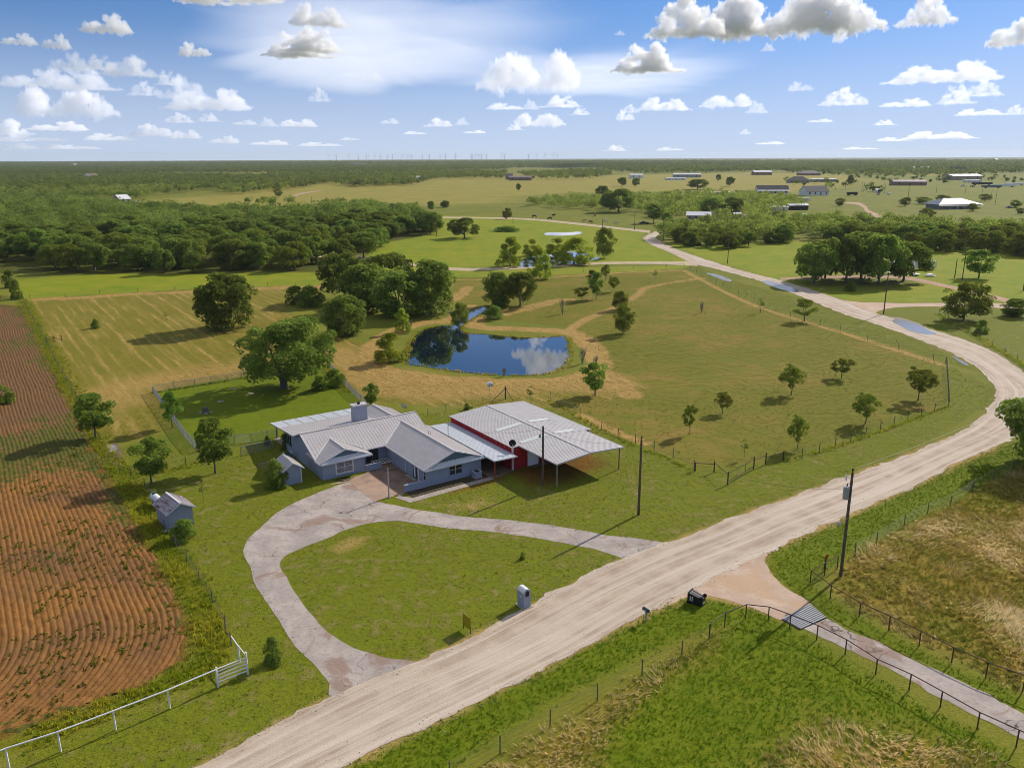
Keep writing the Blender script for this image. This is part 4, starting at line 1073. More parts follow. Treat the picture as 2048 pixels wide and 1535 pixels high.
for k, (pl, sp, wd, ht) in enumerate(BANDS):
    for x, y in scatter(W2(pl), sp, 40 + k):
        if abs(math.degrees(math.atan2(x, y))) > 37: continue
        s = wr.uniform(.65, 1.35); FARPTS.append((x, y, wd * s, ht * (.4 + .6 * s), 0 if wr.random() < .8 else 1))
def far_wood(name, P, seed, label, cat='woodland'):
    rg = np.random.default_rng(seed); Vs = []; Sh = []
    for x, y, wd, ht, c in P:
        d = math.hypot(x, y)
        n = 420 if d < 520 else 230 if d < 700 else 110 if d < 1000 else 50 if d < 1800 else 26 if d < 3200 else 15
        leaf = .95 if d < 520 else 1.15 if d < 700 else 1.6 if d < 1000 else 2.6 if d < 1800 else 4.4 if d < 3200 else 7
        nb = 9 if d < 1000 else 5
        bl = []
        for i in range(nb):
            a = rg.uniform(0, 6.28); q = rg.uniform(.1, .62) * wd / 2
            r = wd * rg.uniform(.17, .27); bl.append((x + math.cos(a) * q, y + math.sin(a) * q, ht * rg.uniform(.45, .78), r, .8))
        V, sh = leaf_arrays(rg, bl, n, leaf)
        V[:, 2] = np.maximum(V[:, 2], .1)
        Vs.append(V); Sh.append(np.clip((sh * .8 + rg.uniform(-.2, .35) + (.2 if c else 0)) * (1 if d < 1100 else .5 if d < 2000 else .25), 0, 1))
    return tag(link(name, leaf_mesh(name, np.concatenate(Vs), np.concatenate(Sh), M['farleaf'])), label, cat, kind='stuff')
FA = [p for p in FARPTS if math.hypot(p[0], p[1]) < 900 and p[4] == 0]
FB = [p for p in FARPTS if math.hypot(p[0], p[1]) < 900 and p[4] == 1]
FC = [p for p in FARPTS if math.hypot(p[0], p[1]) >= 900]
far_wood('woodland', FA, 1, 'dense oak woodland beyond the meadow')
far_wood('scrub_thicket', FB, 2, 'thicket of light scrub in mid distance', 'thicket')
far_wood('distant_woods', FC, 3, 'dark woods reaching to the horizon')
print('far trees', len(FA), len(FB), len(FC), 'wood', len(pts))

# ------------------------------------------------------------------ farmhouse (u along the front, v to the back)
HO = at(646.9, 960.7); HA = R(34)
HUV = lambda u, v, z=0: Vector((HO.x + u * math.cos(HA) - v * math.sin(HA), HO.y + u * math.sin(HA) + v * math.cos(HA), z))

def roof_plane(mb, poly, t=.07, rib=.42, rh=.035, rw=.055, mi=0):
    """metal sheet with standing ribs running up the slope"""
    P = [Vector(p) for p in poly]
    n = (P[1] - P[0]).cross(P[2] - P[0]).normalized()
    if n.z < 0: n = -n
    mb.slab(P, t, mi)
    if not rib: return
    sx = n.cross(Vector((0, 0, 1)))
    if sx.length < 1e-4: sx = Vector((1, 0, 0))
    sx.normalize(); ty = n.cross(sx).normalized(); o = P[0]
    q = [((p - o).dot(sx), (p - o).dot(ty)) for p in P]
    s = min(a for a, _ in q) + .05
    s1 = max(a for a, _ in q)
    while s < s1:
        c = []
        for (a0, b0), (a1, b1) in zip(q, q[1:] + q[:1]):
            if (a0 > s) != (a1 > s): c.append(b0 + (b1 - b0) * (s - a0) / (a1 - a0))
        c.sort()
        for y0, y1 in zip(c[::2], c[1::2]):
            if y1 - y0 > .05:
                a = o + sx * s + ty * y0; b = o + sx * s + ty * y1
                vs = [a - sx * rw / 2, a + sx * rw / 2, b + sx * rw / 2, b - sx * rw / 2]
                vs = vs + [p + n * rh for p in vs]
                mb.add(vs, [(4, 5, 6, 7), (0, 1, 5, 4), (1, 2, 6, 5), (2, 3, 7, 6), (3, 0, 4, 7)], mi)
        s += rib

def opening(parent, axis, face, out, a0, a1, z0, z1, frame=.07, mull=(0, 0), glass='glass', fm='trim', name='window', label=None, proud=.05):
    """window or door on a wall plane: axis 'u' means the wall lies at u=face"""
    def B(mb, p0, p1, zz0, zz1, d0, d1):
        x0, x1 = sorted((face + out * d0, face + out * d1))
        if axis == 'u': mb.box((x0, p0, zz0), (x1, p1, zz1))
        else: mb.box((p0, x0, zz0), (p1, x1, zz1))
    f = MB()
    B(f, a0, a1, z0, z0 + frame, -.03, proud); B(f, a0, a1, z1 - frame, z1, -.03, proud)
    B(f, a0, a0 + frame, z0 + frame, z1 - frame, -.03, proud - .002); B(f, a1 - frame, a1, z0 + frame, z1 - frame, -.03, proud - .002)
    for i in range(mull[0]):
        c = a0 + (a1 - a0) * (i + 1) / (mull[0] + 1); B(f, c - .025, c + .025, z0 + frame, z1 - frame, -.02, proud - .012)
    for i in range(mull[1]):
        c = z0 + (z1 - z0) * (i + 1) / (mull[1] + 1); B(f, a0 + frame, a1 - frame, c - .025, c + .025, -.02, proud - .016)
    o = f.build(name, M[fm], parent)
    if label: o['label'] = label
    p = MB(); B(p, a0 + frame, a1 - frame, z0 + frame, z1 - frame, -.06, .012)
    p.build('pane' if name == 'window' else 'door_leaf', M[glass], o)
    return o

house = empty('farmhouse', HO, HA, 'low blue-grey ranch house with grey metal roofs, chimney and courtyard', 'house')
wl = MB()
wl.box((0, 2.2, 0), (16, 11, 2.2)).box((0, 0, 0), (5.5, 2.19, 2.3)).box((9.5, -8.9, 0), (17.2, 2.19, 2.3)).box((16.01, 2.2, 0), (17.2, 6, 2.25))
wl.box((10.8, 11.01, 0), (16, 14.1, 2.6)).box((0, 11.01, 0), (5, 14.0, .85))
wl.prism([(2.0, 2.21), (6.5, 4.1), (9.2, 3.0), (11, 2.8), (11, 2.21)], 'u', .005, .16)
wl.prism([(2.0, 2.21), (6.5, 4.1), (9.2, 3.0), (11, 2.8), (11, 2.21)], 'u', 15.8, 15.99)
wl.prism([(10.8, 2.61), (13.4, 3.6), (16, 2.61)], 'v', 13.9, 14.08)
wl.build('wall', M['wall'], house)
sr = MB()
for k in range(5): sr.box((.02, 11.05 + k * .72, .85), (.1, 11.13 + k * .72, 2.5))
sr.box((.02, 11.13, .86), (.09, 13.93, .93)).box((.02, 11.13, 2.42), (.09, 13.93, 2.5)); sr.box((.1, 13.92, .86), (5, 14, 2.5))
s_ = sr.build('window', M['wall'], house); s_['label'] = 'sunroom window band'
MB().box((.04, 11.13, .93), (.06, 13.9, 2.42)).build('pane', M['glass'], s_)
# roofs
rf = MB()
roof_plane(rf, [(-.35, 1.5, 2.22), (16.1, 1.5, 2.22), (16.1, 6.5, 4.25), (-.35, 6.5, 4.25)])
roof_plane(rf, [(16.1, 9.3, 3.12), (-.35, 9.3, 3.12), (-.35, 6.5, 4.25), (16.1, 6.5, 4.25)])
rf.bar((-.36, 6.5, 4.27), (16.11, 6.5, 4.27), .3, .05)
rf.build('roof', M['roof'], house)
rf = MB()
roof_plane(rf, [(-.35, 14.9, 2.72), (-.35, 8.9, 3.28), (12.4, 8.9, 3.28), (12.4, 14.9, 2.72)])
rf.bar((-.37, 10.96, 3.04), (-.37, 18.7, 2.33), .04, .2)
rf.build('roof', M['roof'], house)
pc = MB()
n_ = 7
for k in range(n_):
    u0 = -.35 + k * 12.75 / n_; u1 = u0 + 12.75 / n_
    roof_plane(pc, [(u1 - .30, 18.72, 2.36), (u1 - .30, 14.9, 2.716), (u1, 14.9, 2.716), (u1, 18.72, 2.36)], .05, .12)
pcr = pc.build('roof', M['roof'], house)
for k in range(n_):
    u0 = -.35 + k * 12.75 / n_; u1 = u0 + 12.75 / n_ - .305; q = MB()
    roof_plane(q, [(u0, 18.72, 2.36), (u0, 14.9, 2.716), (u1, 14.9, 2.716), (u1, 18.72, 2.36)], .03, .24)
    q.build('roof_panel', M['clear'], pcr)
pp = MB()
for u in (.35, 4.3, 8.3, 12.1):
    o = MB().box((u - .06, 18.3, 0), (u + .06, 18.42, 2.38)).build('porch_post', M['galv'], house)
MB().box((1.2, 17.6, 0), (1.3, 17.7, 2.4)).build('porch_post', M['galv'], house)
rf = MB()   # left wing
roof_plane(rf, [(-.4, -.32, 2.18), (-.4, 4.7, 2.18), (3.03, 4.7, 3.52), (3.03, -.04, 3.52)])
roof_plane(rf, [(3.03, -.04, 3.52), (3.03, 4.7, 3.52), (6.45, 4.7, 2.18), (6.45, -.32, 2.18)])
rf.bar((3.03, -.05, 3.535), (3.03, 4.7, 3.535), .26, .05)
rf.build('roof', M['roof'], house)
rf = MB()   # right wing
roof_plane(rf, [(9.15, -9.3, 2.16), (9.15, 5.4, 2.16), (13.4, 5.4, 3.78), (13.4, -8.98, 3.78)])
roof_plane(rf, [(13.4, -8.98, 3.78), (13.4, 5.4, 3.78), (17.75, 5.4, 2.16), (17.75, -9.3, 2.16)])
rf.bar((13.4, -8.99, 3.795), (13.4, 5.4, 3.795), .26, .05)
rf.build('roof', M['roof'], house)
rf = MB()   # rear wing
roof_plane(rf, [(10.4, 8.2, 2.72), (10.4, 14.5, 2.72), (13.4, 14.5, 3.8), (13.4, 8.2, 3.8)])
roof_plane(rf, [(13.4, 8.2, 3.8), (13.4, 14.5, 3.8), (16.4, 14.5, 2.6), (16.4, 8.2, 2.6)])
rf.bar((13.4, 8.2, 3.815), (13.4, 14.5, 3.815), .26, .05)
rf.build('roof', M['roof'], house)
# pent roofs and front gables
for u0, u1, vf, ap, uc in ((-.4, 6.45, -.02, 3.44, 3.03), (9.15, 17.75, -8.92, 3.70, 13.4)):
    q = MB(); roof_plane(q, [(u0, vf - .45, 2.17), (u1, vf - .45, 2.17), (u1 - 1.15, vf - .01, 2.56), (u0 + 1.15, vf - .01, 2.56)], .06, .22)
    q.bar((u0, vf - .46, 2.13), (u1, vf - .46, 2.13), .03, .13)
    q.build('pent_roof', M['silver'], house)
    g_ = MB(); g_.prism([(u0 + .9, 2.5), (uc, ap), (u1 - .9, 2.5)], 'v', vf - .03, vf + .12)
    gg = g_.build('gable', M['gable'], house)
    t_ = MB(); hw_ = (u1 - u0) / 2
    for sg in (-1, 1):
        t_.bar((uc + sg * (hw_ - .05), vf - .1, 2.20), (uc, vf - .1, ap + .03), .10, .14)
    t_.box((u0 + 1.1, vf - .07, 2.56), (u1 - 1.1, vf - .035, 2.66))
    t_.build('gable_trim', M['trim'], gg)
class Boards:
    def __init__(s): s.b = []
    def bar(s, *a): s.b.append(a); return s
    def build(s, name, mat, parent):
        for a in s.b: MB().bar(*a).build(name, mat, parent)
fa = Boards()
fa.bar((6.45, 1.49, 2.16), (9.2, 1.49, 2.16), .03, .14); fa.bar((9.13, -9.3, 2.10), (9.13, 2.0, 2.10), .03, .14); fa.bar((17.77, -9.3, 2.10), (17.77, 5.4, 2.10), .03, .14)
fa.bar((-.37, 1.5, 2.20), (-.37, 6.5, 4.23), .04, .16); fa.bar((-.37, 6.5, 4.23), (-.37, 9.3, 3.10), .04, .14); fa.bar((-.37, 8.9, 3.2), (-.37, 11, 3.0), .05, .18)
fa.bar((16.12, 4.8, 3.5), (16.12, 6.5, 4.23), .04, .16); fa.bar((-.42, -.32, 2.12), (-.42, 1.5, 2.12), .03, .14); fa.bar((6.47, -.32, 2.12), (6.47, 1.5, 2.12), .03, .14)
fa.build('fascia', M['trim'], house)
va_ = Boards()   # pale flashing in the valleys
va_.bar((-.3, 1.7, 2.36), (3.0, 4.72, 3.56), .12, .03); va_.bar((6.35, 1.7, 2.36), (3.06, 4.72, 3.56), .12, .03); va_.bar((9.2, 1.75, 2.36), (13.36, 5.3, 3.80), .14, .03)
va_.build('valley_flashing', M['trim'], house)
ch = MB(); ch.box((8.65, 10.1, 2.6), (10.6, 11.15, 5.3))
chm = ch.build('chimney', M['wall'], house)
MB().box((8.55, 10.0, 5.3), (10.7, 11.25, 5.46)).build('cap', M['roof'], chm)
MB().tube([(9.6, 10.6, 5.46), (9.6, 10.6, 5.75)], .2, 10).build('flue', M['dark'], chm)
opening(house, 'v', 0, -1, 1.62, 4.02, .36, 2.12, .17, (1, 1), 'curtain', label='wide white-framed window with patterned curtain', proud=.06)
opening(house, 'v', -8.9, -1, 12.6, 14.42, .72, 2.02, .06, (1, 1), fm='wall', proud=.05)
w_ = MB().box((13.48, -8.945, .8), (13.54, -8.91, 1.95)).box((12.7, -8.945, 1.36), (13.46, -8.915, 1.40)).box((13.56, -8.945, 1.36), (14.34, -8.915, 1.40)); w_.build('window_bar', M['trim'], house)
opening(house, 'u', 9.5, -1, -8.85, -8.15, .7, 2.0, .07, (0, 1))
opening(house, 'u', 9.5, -1, -6.6, -5.4, .06, 2.12, .10, (0, 0), 'glass', 'gable', 'door')
MB().box((9.42, -6.15, .3), (9.475, -5.75, 1.95)).build('door_glass', M['trim'], house)
MB().box((9.43, -7.15, .06), (9.48, -6.75, 2.12)).build('side_light', M['trim'], house)
MB().box((9.44, -3.4, .05), (9.49, -2.3, 2.12)).build('door', M['wall'], house)
MB().tube([(9.46, -3.5, .05), (9.46, -3.5, 2.1)], .05, 6).build('downspout', M['trim'], house)
opening(house, 'v', 2.2, -1, 6.6, 8.4, .05, 2.05, .09, (1, 0), 'glass', 'gable', 'door')
MB().box((9.40, -4.65, 1.85), (9.48, -4.35, 2.02)).build('wall_lamp', M['trim'], house)
MB().box((8.95, -6.7, .02), (9.44, -4.3, .14)).build('door_step', M['walk'], house)
MB().box((5.51, -.28, 0), (7.7, -.1, .85)).build('courtyard_wall', M['wall'], house)
lw = MB().box((6.6, -8.98, 0), (9.49, -8.74, .85)); lwo = lw.build('courtyard_wall', M['wall'], house)
MB().box((6.55, -9.02, .85), (9.49, -8.7, .9)).build('coping', M['wall'], lwo)
MB().tube([(17.15, -.8, 2.3), (17.15, -.8, 4.0)], .05, 8).tube([(17.15, -.8, 3.95), (17.25, -.8, 4.08)], .07, 8).build('service_mast', M['galv'], house)
for u, v, z, h_ in ((13.95, -1.3, 3.6, .5), (14.25, -1.25, 3.5, .3), (6.2, 8.0, 3.6, .25), (5.0, 7.9, 3.6, .2)):
    MB().tube([(u, v, z - .1), (u, v, z + h_)], .05, 8).build('vent_pipe', M['galv'], house)
MB().box((.05, 4.3, .3), (-.12, 4.7, 1.2)).build('meter_box', M['greywall'], house)

# courtyard things
slats_o = empty('light_stripe_slats', HUV(8.3, 2.6 - 1.6), HA, 'white slats standing in for sunlight stripes on the courtyard porch floor', 'slats')  # made-up white slats in place of sunlight stripes on the porch floor
for k in range(6): MB().box((-1.1 + k * .4, -.75, .42), (-1.0 + k * .4, .75, .47)).build('slat', M['trim'], slats_o)
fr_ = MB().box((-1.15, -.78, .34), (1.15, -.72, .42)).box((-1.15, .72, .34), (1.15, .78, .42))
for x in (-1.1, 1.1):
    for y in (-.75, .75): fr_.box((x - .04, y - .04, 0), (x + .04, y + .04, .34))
fr_.build('frame', M['trim'], slats_o)

def uvsheet(name, pts, mat, z, jit=0, smooth=False):
    return sheet(name, [HUV(u, v)[:2] for u, v in pts], mat, z, jit, smooth, True)
uvsheet('patio', [(-.06, -1.7), (5.3, -.75), (5.55, -.1), (5.55, 2.2), (9.5, 2.2), (9.5, -9.0), (6.5, -9.0), (5.75, -9.5), (5.2, -9.2), (2.45, -9.2), (2.35, -2.2)], M['concrete'], .026)
uvsheet('patio_slab', [(5.55, -.3), (5.6, 2.15), (9.45, 2.15), (9.45, -8.95), (5.6, -8.95)], M['slab'], .034)
uvsheet('walkway', [(5.75, -9.5), (6.55, -10.9), (17.4, -10.6), (17.4, -11.5), (5.7, -12.0), (4.9, -9.6)], M['walk'], .030)
uvsheet('flower_bed', [(6.6, -9.0), (17.2, -8.9), (17.3, -10.55), (6.6, -10.85)], M['mulch'], .020, .1)
uvsheet('carport_floor', [(17.25, -11.5), (20.9, -10.6), (20.9, 4.5), (17.25, 4.5)], M['slab'], .022)
uvsheet('barn_apron', [(23.2, -11.2), (26.6, -11.1), (33, -11.0), (33, -10.5), (23.2, -10.5)], M['slab'], .06)
uvsheet('patio_floor', [(0, 14.1), (12, 14.1), (12, 18.6), (0, 18.6)], M['walk'], .02)

def ac_unit(u, v, label, sc=1, mat='wall'):
    o = empty('air_conditioner', HUV(u, v), HA, label, 'air conditioner')
    MB().box((-.55 * sc, -.5 * sc, 0), (.55 * sc, .5 * sc, .06)).build('pad', M['walk'], o)
    MB().box((-.45 * sc, -.4 * sc, .06), (.45 * sc, .4 * sc, .75 * sc)).build('case', M[mat], o)
    MB().tube([(0, 0, .75 * sc), (0, 0, .77 * sc)], .33 * sc, 14).build('fan_grille', M['dark'], o)
    MB().box((-.46 * sc, -.41 * sc, .75 * sc), (-.36 * sc, .41 * sc, .8 * sc)).box((.36 * sc, -.41 * sc, .75 * sc), (.46 * sc, .41 * sc, .8 * sc)).build('rim', M['trim'], o)
ac_unit(16.05, -9.7, 'air conditioner in the flower bed below the front window', 1.05)
ac_unit(-1.1, 9.6, 'grey-green air conditioner behind the garden shed', 1.15, 'teal')
sh_ = empty('garden_hose', HUV(2.2, -1.1), HA, 'loose hose lying on the concrete by the curtained window', 'hose')
MB().tube([(math.cos(a * .5) * (.5 + .03 * a), math.sin(a * .5) * (.35 + .01 * a), .05) for a in range(26)], .03, 5).build('coil', M['dark'], sh_)
MB().box((-3.2, -.05, 0), (0, .05, .14)).build('timber_edging', M['walk'], None, HUV(-1.8, 9.9), HA + .05)
tag(bpy.data.objects['timber_edging'], 'pale timber edging strip on the grass by the chain-link gate', 'edging')

# ------------------------------------------------------------------ barn
barn = empty('metal_barn', HUV(0, 0), HA, 'red metal barn with pale low-pitched roof and wide open awning', 'barn')
bw = MB()
def ribbed(mb, a, b, z0, z1f, out, step=.3, rw=.1, rd=.04):
    a, b = Vector(a), Vector(b); L = (b - a).length; d = (b - a) / L; n = Vector(out)
    k = 0
    while k * step < L:
        p = a + d * (k * step); zt = z1f(k * step / L)
        mb.box((min(p.x, (p + d * rw + n * rd).x), min(p.y, (p + d * rw + n * rd).y), z0), (max(p.x, (p + d * rw + n * rd).x) + 1e-4, max(p.y, (p + d * rw + n * rd).y) + 1e-4, zt)); k += 1
bw.prism([(21, 0), (33.4, 0), (33.4, 2.95), (27.2, 3.38), (21, 2.95)], 'v', -10.3, -10.15)
bw.prism([(21, 0), (33.4, 0), (33.4, 2.95), (27.2, 3.38), (21, 2.95)], 'v', 5.1, 5.25)
bw.box((21, -10.14, 0), (21.12, 5.09, 2.95)).box((33.28, -10.14, 0), (33.4, 5.09, 2.95))
ribbed(bw, (21, -10.1, 0), (21, 5.1, 0), .05, lambda t: 2.93, (-1, 0, 0))
ribbed(bw, (21.1, -10.3, 0), (33.3, -10.3, 0), .05, lambda t: 2.94 + .4 * (1 - abs(2 * t - 1)), (0, -1, 0))
ribbed(bw, (33.4, -10.1, 0), (33.4, 5.1, 0), .05, lambda t: 2.93, (1, 0, 0))
bw.build('wall', M['red'], barn)
MB().box((20.93, -10.37, 0), (21.09, -10.30, 2.98)).box((20.93, -10.30, 0), (20.99, -10.16, 2.98)).box((33.32, -10.37, 0), (33.46, -10.3, 2.98)).build('corner_trim', M['trim'], barn)
rf = MB()
roof_plane(rf, [(20.93, -10.35, 2.985), (20.93, 5.45, 2.985), (27.25, 5.45, 3.44), (27.25, -10.35, 3.44)], .06, .32, .03, .05)
roof_plane(rf, [(27.25, -10.35, 3.44), (27.25, 5.45, 3.44), (33.65, 5.45, 2.98), (33.65, -10.35, 2.98)], .06, .32, .03, .05)
rf.build('roof', M['barnroof'], barn)
rf = MB()
roof_plane(rf, [(22.0, -18.1, 3.06), (22.0, -10.36, 3.06), (27.25, -10.36, 3.435), (27.25, -18.1, 3.435)], .06, .32, .03, .05)
roof_plane(rf, [(27.25, -18.1, 3.435), (27.25, -10.36, 3.435), (32.5, -10.36, 3.06), (32.5, -18.1, 3.06)], .06, .32, .03, .05)
aw = rf.build('awning_roof', M['barnroof'], barn)
Boards().bar((22, -18.12, 3.0), (27.25, -18.12, 3.37), .05, .18).bar((27.25, -18.12, 3.37), (32.5, -18.12, 3.0), .05, .18).bar((21.98, -18.1, 3.0), (21.98, -10.4, 3.0), .05, .16).bar((32.52, -18.1, 3.0), (32.52, -10.4, 3.0), .05, .16).build('awning_fascia', M['barnroof'], aw)
Boards().bar((20.92, -10.3, 2.955), (20.92, 5.4, 2.955), .03, .06).bar((33.67, -10.3, 2.93), (33.67, 5.4, 2.93), .05, .14).bar((20.85, 5.46, 2.93), (27.25, 5.46, 3.39), .05, .14).bar((27.25, 5.46, 3.39), (33.65, 5.46, 2.93), .05, .14).build('fascia', M['trim'], barn)
MB().bar((27.25, -18.12, 3.47), (27.25, 5.46, 3.47), .34, .05).build('ridge_cap', M['roof'], barn)
sl_ = .46 / 6.4
for u0, u1, v0 in ((22.6, 26.6, -4.4), (22.6, 26.6, -10.0), (27.9, 31.2, -4.4), (27.9, 31.2, -10.0)):
    zz = lambda u: 2.98 + (u - 20.85) * .0719 + .045 if u < 27.25 else 3.44 - (u - 27.25) * .0719 + .045
    q = MB(); roof_plane(q, [(u0, v0, zz(u0)), (u0, v0 + .85, zz(u0)), (u1, v0 + .85, zz(u1)), (u1, v0, zz(u1))], .012, 0)
    q.build('skylight', M['skylight'], barn)
for u, v in ((22.25, -17.85), (32.1, -17.75), (32.25, -10.6)):
    MB().tube([(u, v, 0), (u, v, 3.05)], .07, 8).build('awning_post', M['galv'] if u < 23 else M['wood'], barn)
dr = MB().box((23.35, -10.40, .05), (24.85, -10.33, 2.15)).build('door', M['whitewall'], barn)
MB().box((24.6, -10.44, 1.0), (24.72, -10.40, 1.12)).build('handle', M['galv'], dr)
MB().box((23.25, -10.38, .05), (23.34, -10.31, 2.25)).box((24.86, -10.38, .05), (24.95, -10.31, 2.25)).box((23.34, -10.38, 2.16), (24.86, -10.31, 2.25)).build('frame', M['trim'], dr)
# breezeway between house and barn
bz = empty('carport', HUV(17.3, 0), HA, 'lean-to carport of bright metal sheets between house and red barn', 'carport')
rf = MB(); roof_plane(rf, [(.2, -11.5, 2.38), (.2, 4.8, 2.38), (3.60, 4.8, 2.26), (3.60, -11.5, 2.26)], .05, .3, .03, .05)
rf.build('roof', M['silver'], bz)
Boards().bar((.2, -11.52, 2.32), (3.6, -11.52, 2.2), .05, .14).bar((.18, -11.5, 2.3), (.18, -9.4, 2.3), .05, .13).build('fascia', M['trim'], bz)
for v in (-11.3, -3, 4.5): MB().box((.30, v - .06, 0), (.42, v + .06, 2.32)).build('post', M['redpost'], bz)

def dish(loc, rz, label, ped, mat='greywall', r=.45):
    o = empty('satellite_dish', loc, rz, label, 'satellite dish')
    MB().tube([(0, 0, 0), (0, 0, ped)], .035, 7).build('mast', M['galv'], o)
    vs = []; fs = []
    for i in range(5):
        for k in range(14):
            a = 2 * math.pi * k / 14; q = r * i / 4
            vs.append((math.cos(a) * q, -.1 - .18 * (q / r) ** 2 * r * 1.2, ped + .15 + math.sin(a) * q))
    for i in range(4):
        for k in range(14): fs.append((i * 14 + k, i * 14 + (k + 1) % 14, (i + 1) * 14 + (k + 1) % 14, (i + 1) * 14 + k))
    d = MB().add(vs, fs).build('reflector', M[mat], o, smooth=True); d.rotation_euler = (R(-25), 0, 0); d.location = (0, .1, 0)
    MB().tube([(0, -.05, ped - .1), (0, -.6, ped + .1)], .015, 5).box((-.05, -.68, ped + .05), (.05, -.58, ped + .17)).build('feed_arm', M['galv'], o)
dish(HUV(21.05, -10.2, 2.98), HA - .5, 'dark satellite dish on the corner of the red barn roof', .35, 'dark')
dish(at(812, 826), HA + 2.2, 'pale satellite dish on a post behind the house', 1.2, 'trim', .55)

# ------------------------------------------------------------------ sheds
gs = empty('garden_shed', HUV(-4.45, 1.0), HA, 'small blue-grey garden shed with metal gable roof beside the house', 'shed')
MB().box((0, 0, 0), (2.1, 3.2, 2.05)).prism([(0, 2.05), (1.05, 2.7), (2.1, 2.05)], 'v', 0, 3.2).build('wall', M['wall'], gs)
rf = MB(); roof_plane(rf, [(-.35, -.35, 1.92), (-.35, 3.5, 1.92), (1.05, 3.5, 2.82), (1.05, -.35, 2.82)], .05, .5); roof_plane(rf, [(1.05, -.35, 2.82), (1.05, 3.5, 2.82), (2.45, 3.5, 1.92), (2.45, -.35, 1.92)], .05, .5)
rf.build('roof', M['roof'], gs)
MB().box((-.04, -.05, 0), (.08, -.002, 2.05)).box((2.02, -.05, 0), (2.14, -.002, 2.05)).build('corner_trim', M['trim'], gs)
Boards().bar((-.35, -.37, 1.88), (1.05, -.37, 2.78), .03, .12).bar((1.05, -.37, 2.78), (2.45, -.37, 1.88), .03, .12).build('fascia', M['trim'], gs)
a_, b2 = at(340.5, 1062.5), at(388.5, 1048)
wa = math.atan2((b2 - a_).y, (b2 - a_).x); wlen = (b2 - a_).length
ws = empty('pump_shed', a_, wa, 'pale grey pump shed with rust-streaked gable roof', 'shed')
MB().box((0, 0, 0), (wlen, 3.4, 2.15)).prism([(0, 2.15), (wlen * .5, 2.85), (wlen, 2.15)], 'v', 0, 3.4).build('wall', pmat('pale_grey_siding', (.27, .29, .36), (.31, .33, .40), 2, .8), ws)
rf = MB(); c_ = wlen / 2
roof_plane(rf, [(-.35, -.3, 2.02), (-.35, 3.7, 2.02), (c_, 3.7, 2.95), (c_, -.3, 2.95)], .05, .3); roof_plane(rf, [(c_, -.3, 2.95), (c_, 3.7, 2.95), (wlen + .35, 3.7, 2.02), (wlen + .35, -.3, 2.02)], .05, .3)
rf.build('roof', M['rustroof'], ws)
MB().bar((c_, -.31, 2.97), (c_, 3.71, 2.97), .2, .05).bar((-.35, -.33, 1.98), (c_, -.33, 2.91), .03, .12).bar((c_, -.33, 2.91), (wlen + .35, -.33, 1.98), .03, .12).build('roof_trim', M['trim'], ws)
MB().box((-.03, -.03, 0), (.05, .05, 2.1)).box((.0, -.025, 1.95), (wlen, -.003, 2.02)).build('wall_trim', M['wall'], ws)
# propane tank
tp = at(313, 1009); tk = empty('propane_tank', tp, wa + R(90), 'white propane tank with green cap behind the pump shed', 'tank')
vs = [(-2.0, .02), (-1.93, .22), (-1.75, .38), (-1.5, .45), (.6, .45), (.85, .38), (1.0, .22), (1.05, .02)]
MB().tube([(x, 0, .85) for x, r in vs], [r for x, r in vs], 16).build('vessel', M['tank'], tk, smooth=True)
MB().tube([(.35, 0, 1.25), (.35, 0, 1.42)], [.24, .2], 12).build('cap', M['green'], tk)
for x in (-1.2, .3): MB().box((x - .06, -.35, 0), (x + .06, .35, .5)).build('leg', M['galv'], tk)
sr_ = MB()
for q in ((.1, .1, .22), (.45, -.1, .18), (.2, -.35, .2), (-.15, -.2, .16)): sr_.ball((q[0], q[1], q[2] * .6), (q[2], q[2] * 1.2, q[2] * .7), 8)
o = sr_.build('rubble', M['stone'], None, a_ + Vector((-.6, .1, 0))); tag(o, 'small heap of rubble at the pump shed corner', 'rubble')

# ------------------------------------------------------------------ mailboxes, bin, signs, cattle guard
mbx = empty('mailbox', at(1048, 1211), HA, 'tall blue-grey arched mailbox pillar by the gravel road', 'mailbox')
hh = 1.5; arc = [(-.36, 0), (-.36, hh)] + [(-.36 * math.cos(a), hh + .36 * math.sin(a)) for a in np.linspace(0, math.pi, 9)[1:-1]] + [(.36, hh), (.36, 0)]
MB().prism(arc, 'v', -.5, .5).build('pillar', M['wall'], mbx)
arc2 = [(-.19, 1.18), (-.19, 1.5)] + [(-.19 * math.cos(a), 1.5 + .19 * math.sin(a)) for a in np.linspace(0, math.pi, 7)[1:-1]] + [(.19, 1.5), (.19, 1.18)]
MB().prism(arc2, 'v', -.52, -.47).build('door', M['dark'], mbx)
MB().prism([(p[0] * 1.03, p[1] + .012) for p in arc[1:-1]], 'v', -.49, .49).build('cap', M['tank'], mbx)
MB().box((-.5, -.65, 0), (.5, .65, .08)).build('footing', M['stone'], mbx)
MB().box((-.38, -.1, 1.0), (-.362, .12, 1.12)).build('number_plate', M['trim'], mbx)
sm = empty('mailbox', at(1291, 1242), HA, 'small dark tin mailbox on a post at the road edge', 'mailbox')
MB().box((-.06, -.06, 0), (.06, .06, 1.0)).build('post', M['galv'], sm)
arc = [(-.13, 1.0), (-.13, 1.16)] + [(-.13 * math.cos(a), 1.16 + .13 * math.sin(a)) for a in np.linspace(0, math.pi, 7)[1:-1]] + [(.13, 1.16), (.13, 1.0)]
bo = MB().prism(arc, 'v', -.32, .32).build('box', pmat('mailbox_green', (.03, .055, .06), (.05, .08, .085), 4, .45), sm)
MB().prism([(p[0] * .92, 1.0 + (p[1] - 1.0) * .95 + .005) for p in arc], 'v', .32, .335).build('door', M['dark'], bo)
MB().box((-.142, -.15, 1.06), (-.132, .18, 1.12)).build('number_strip', M['trim'], bo)

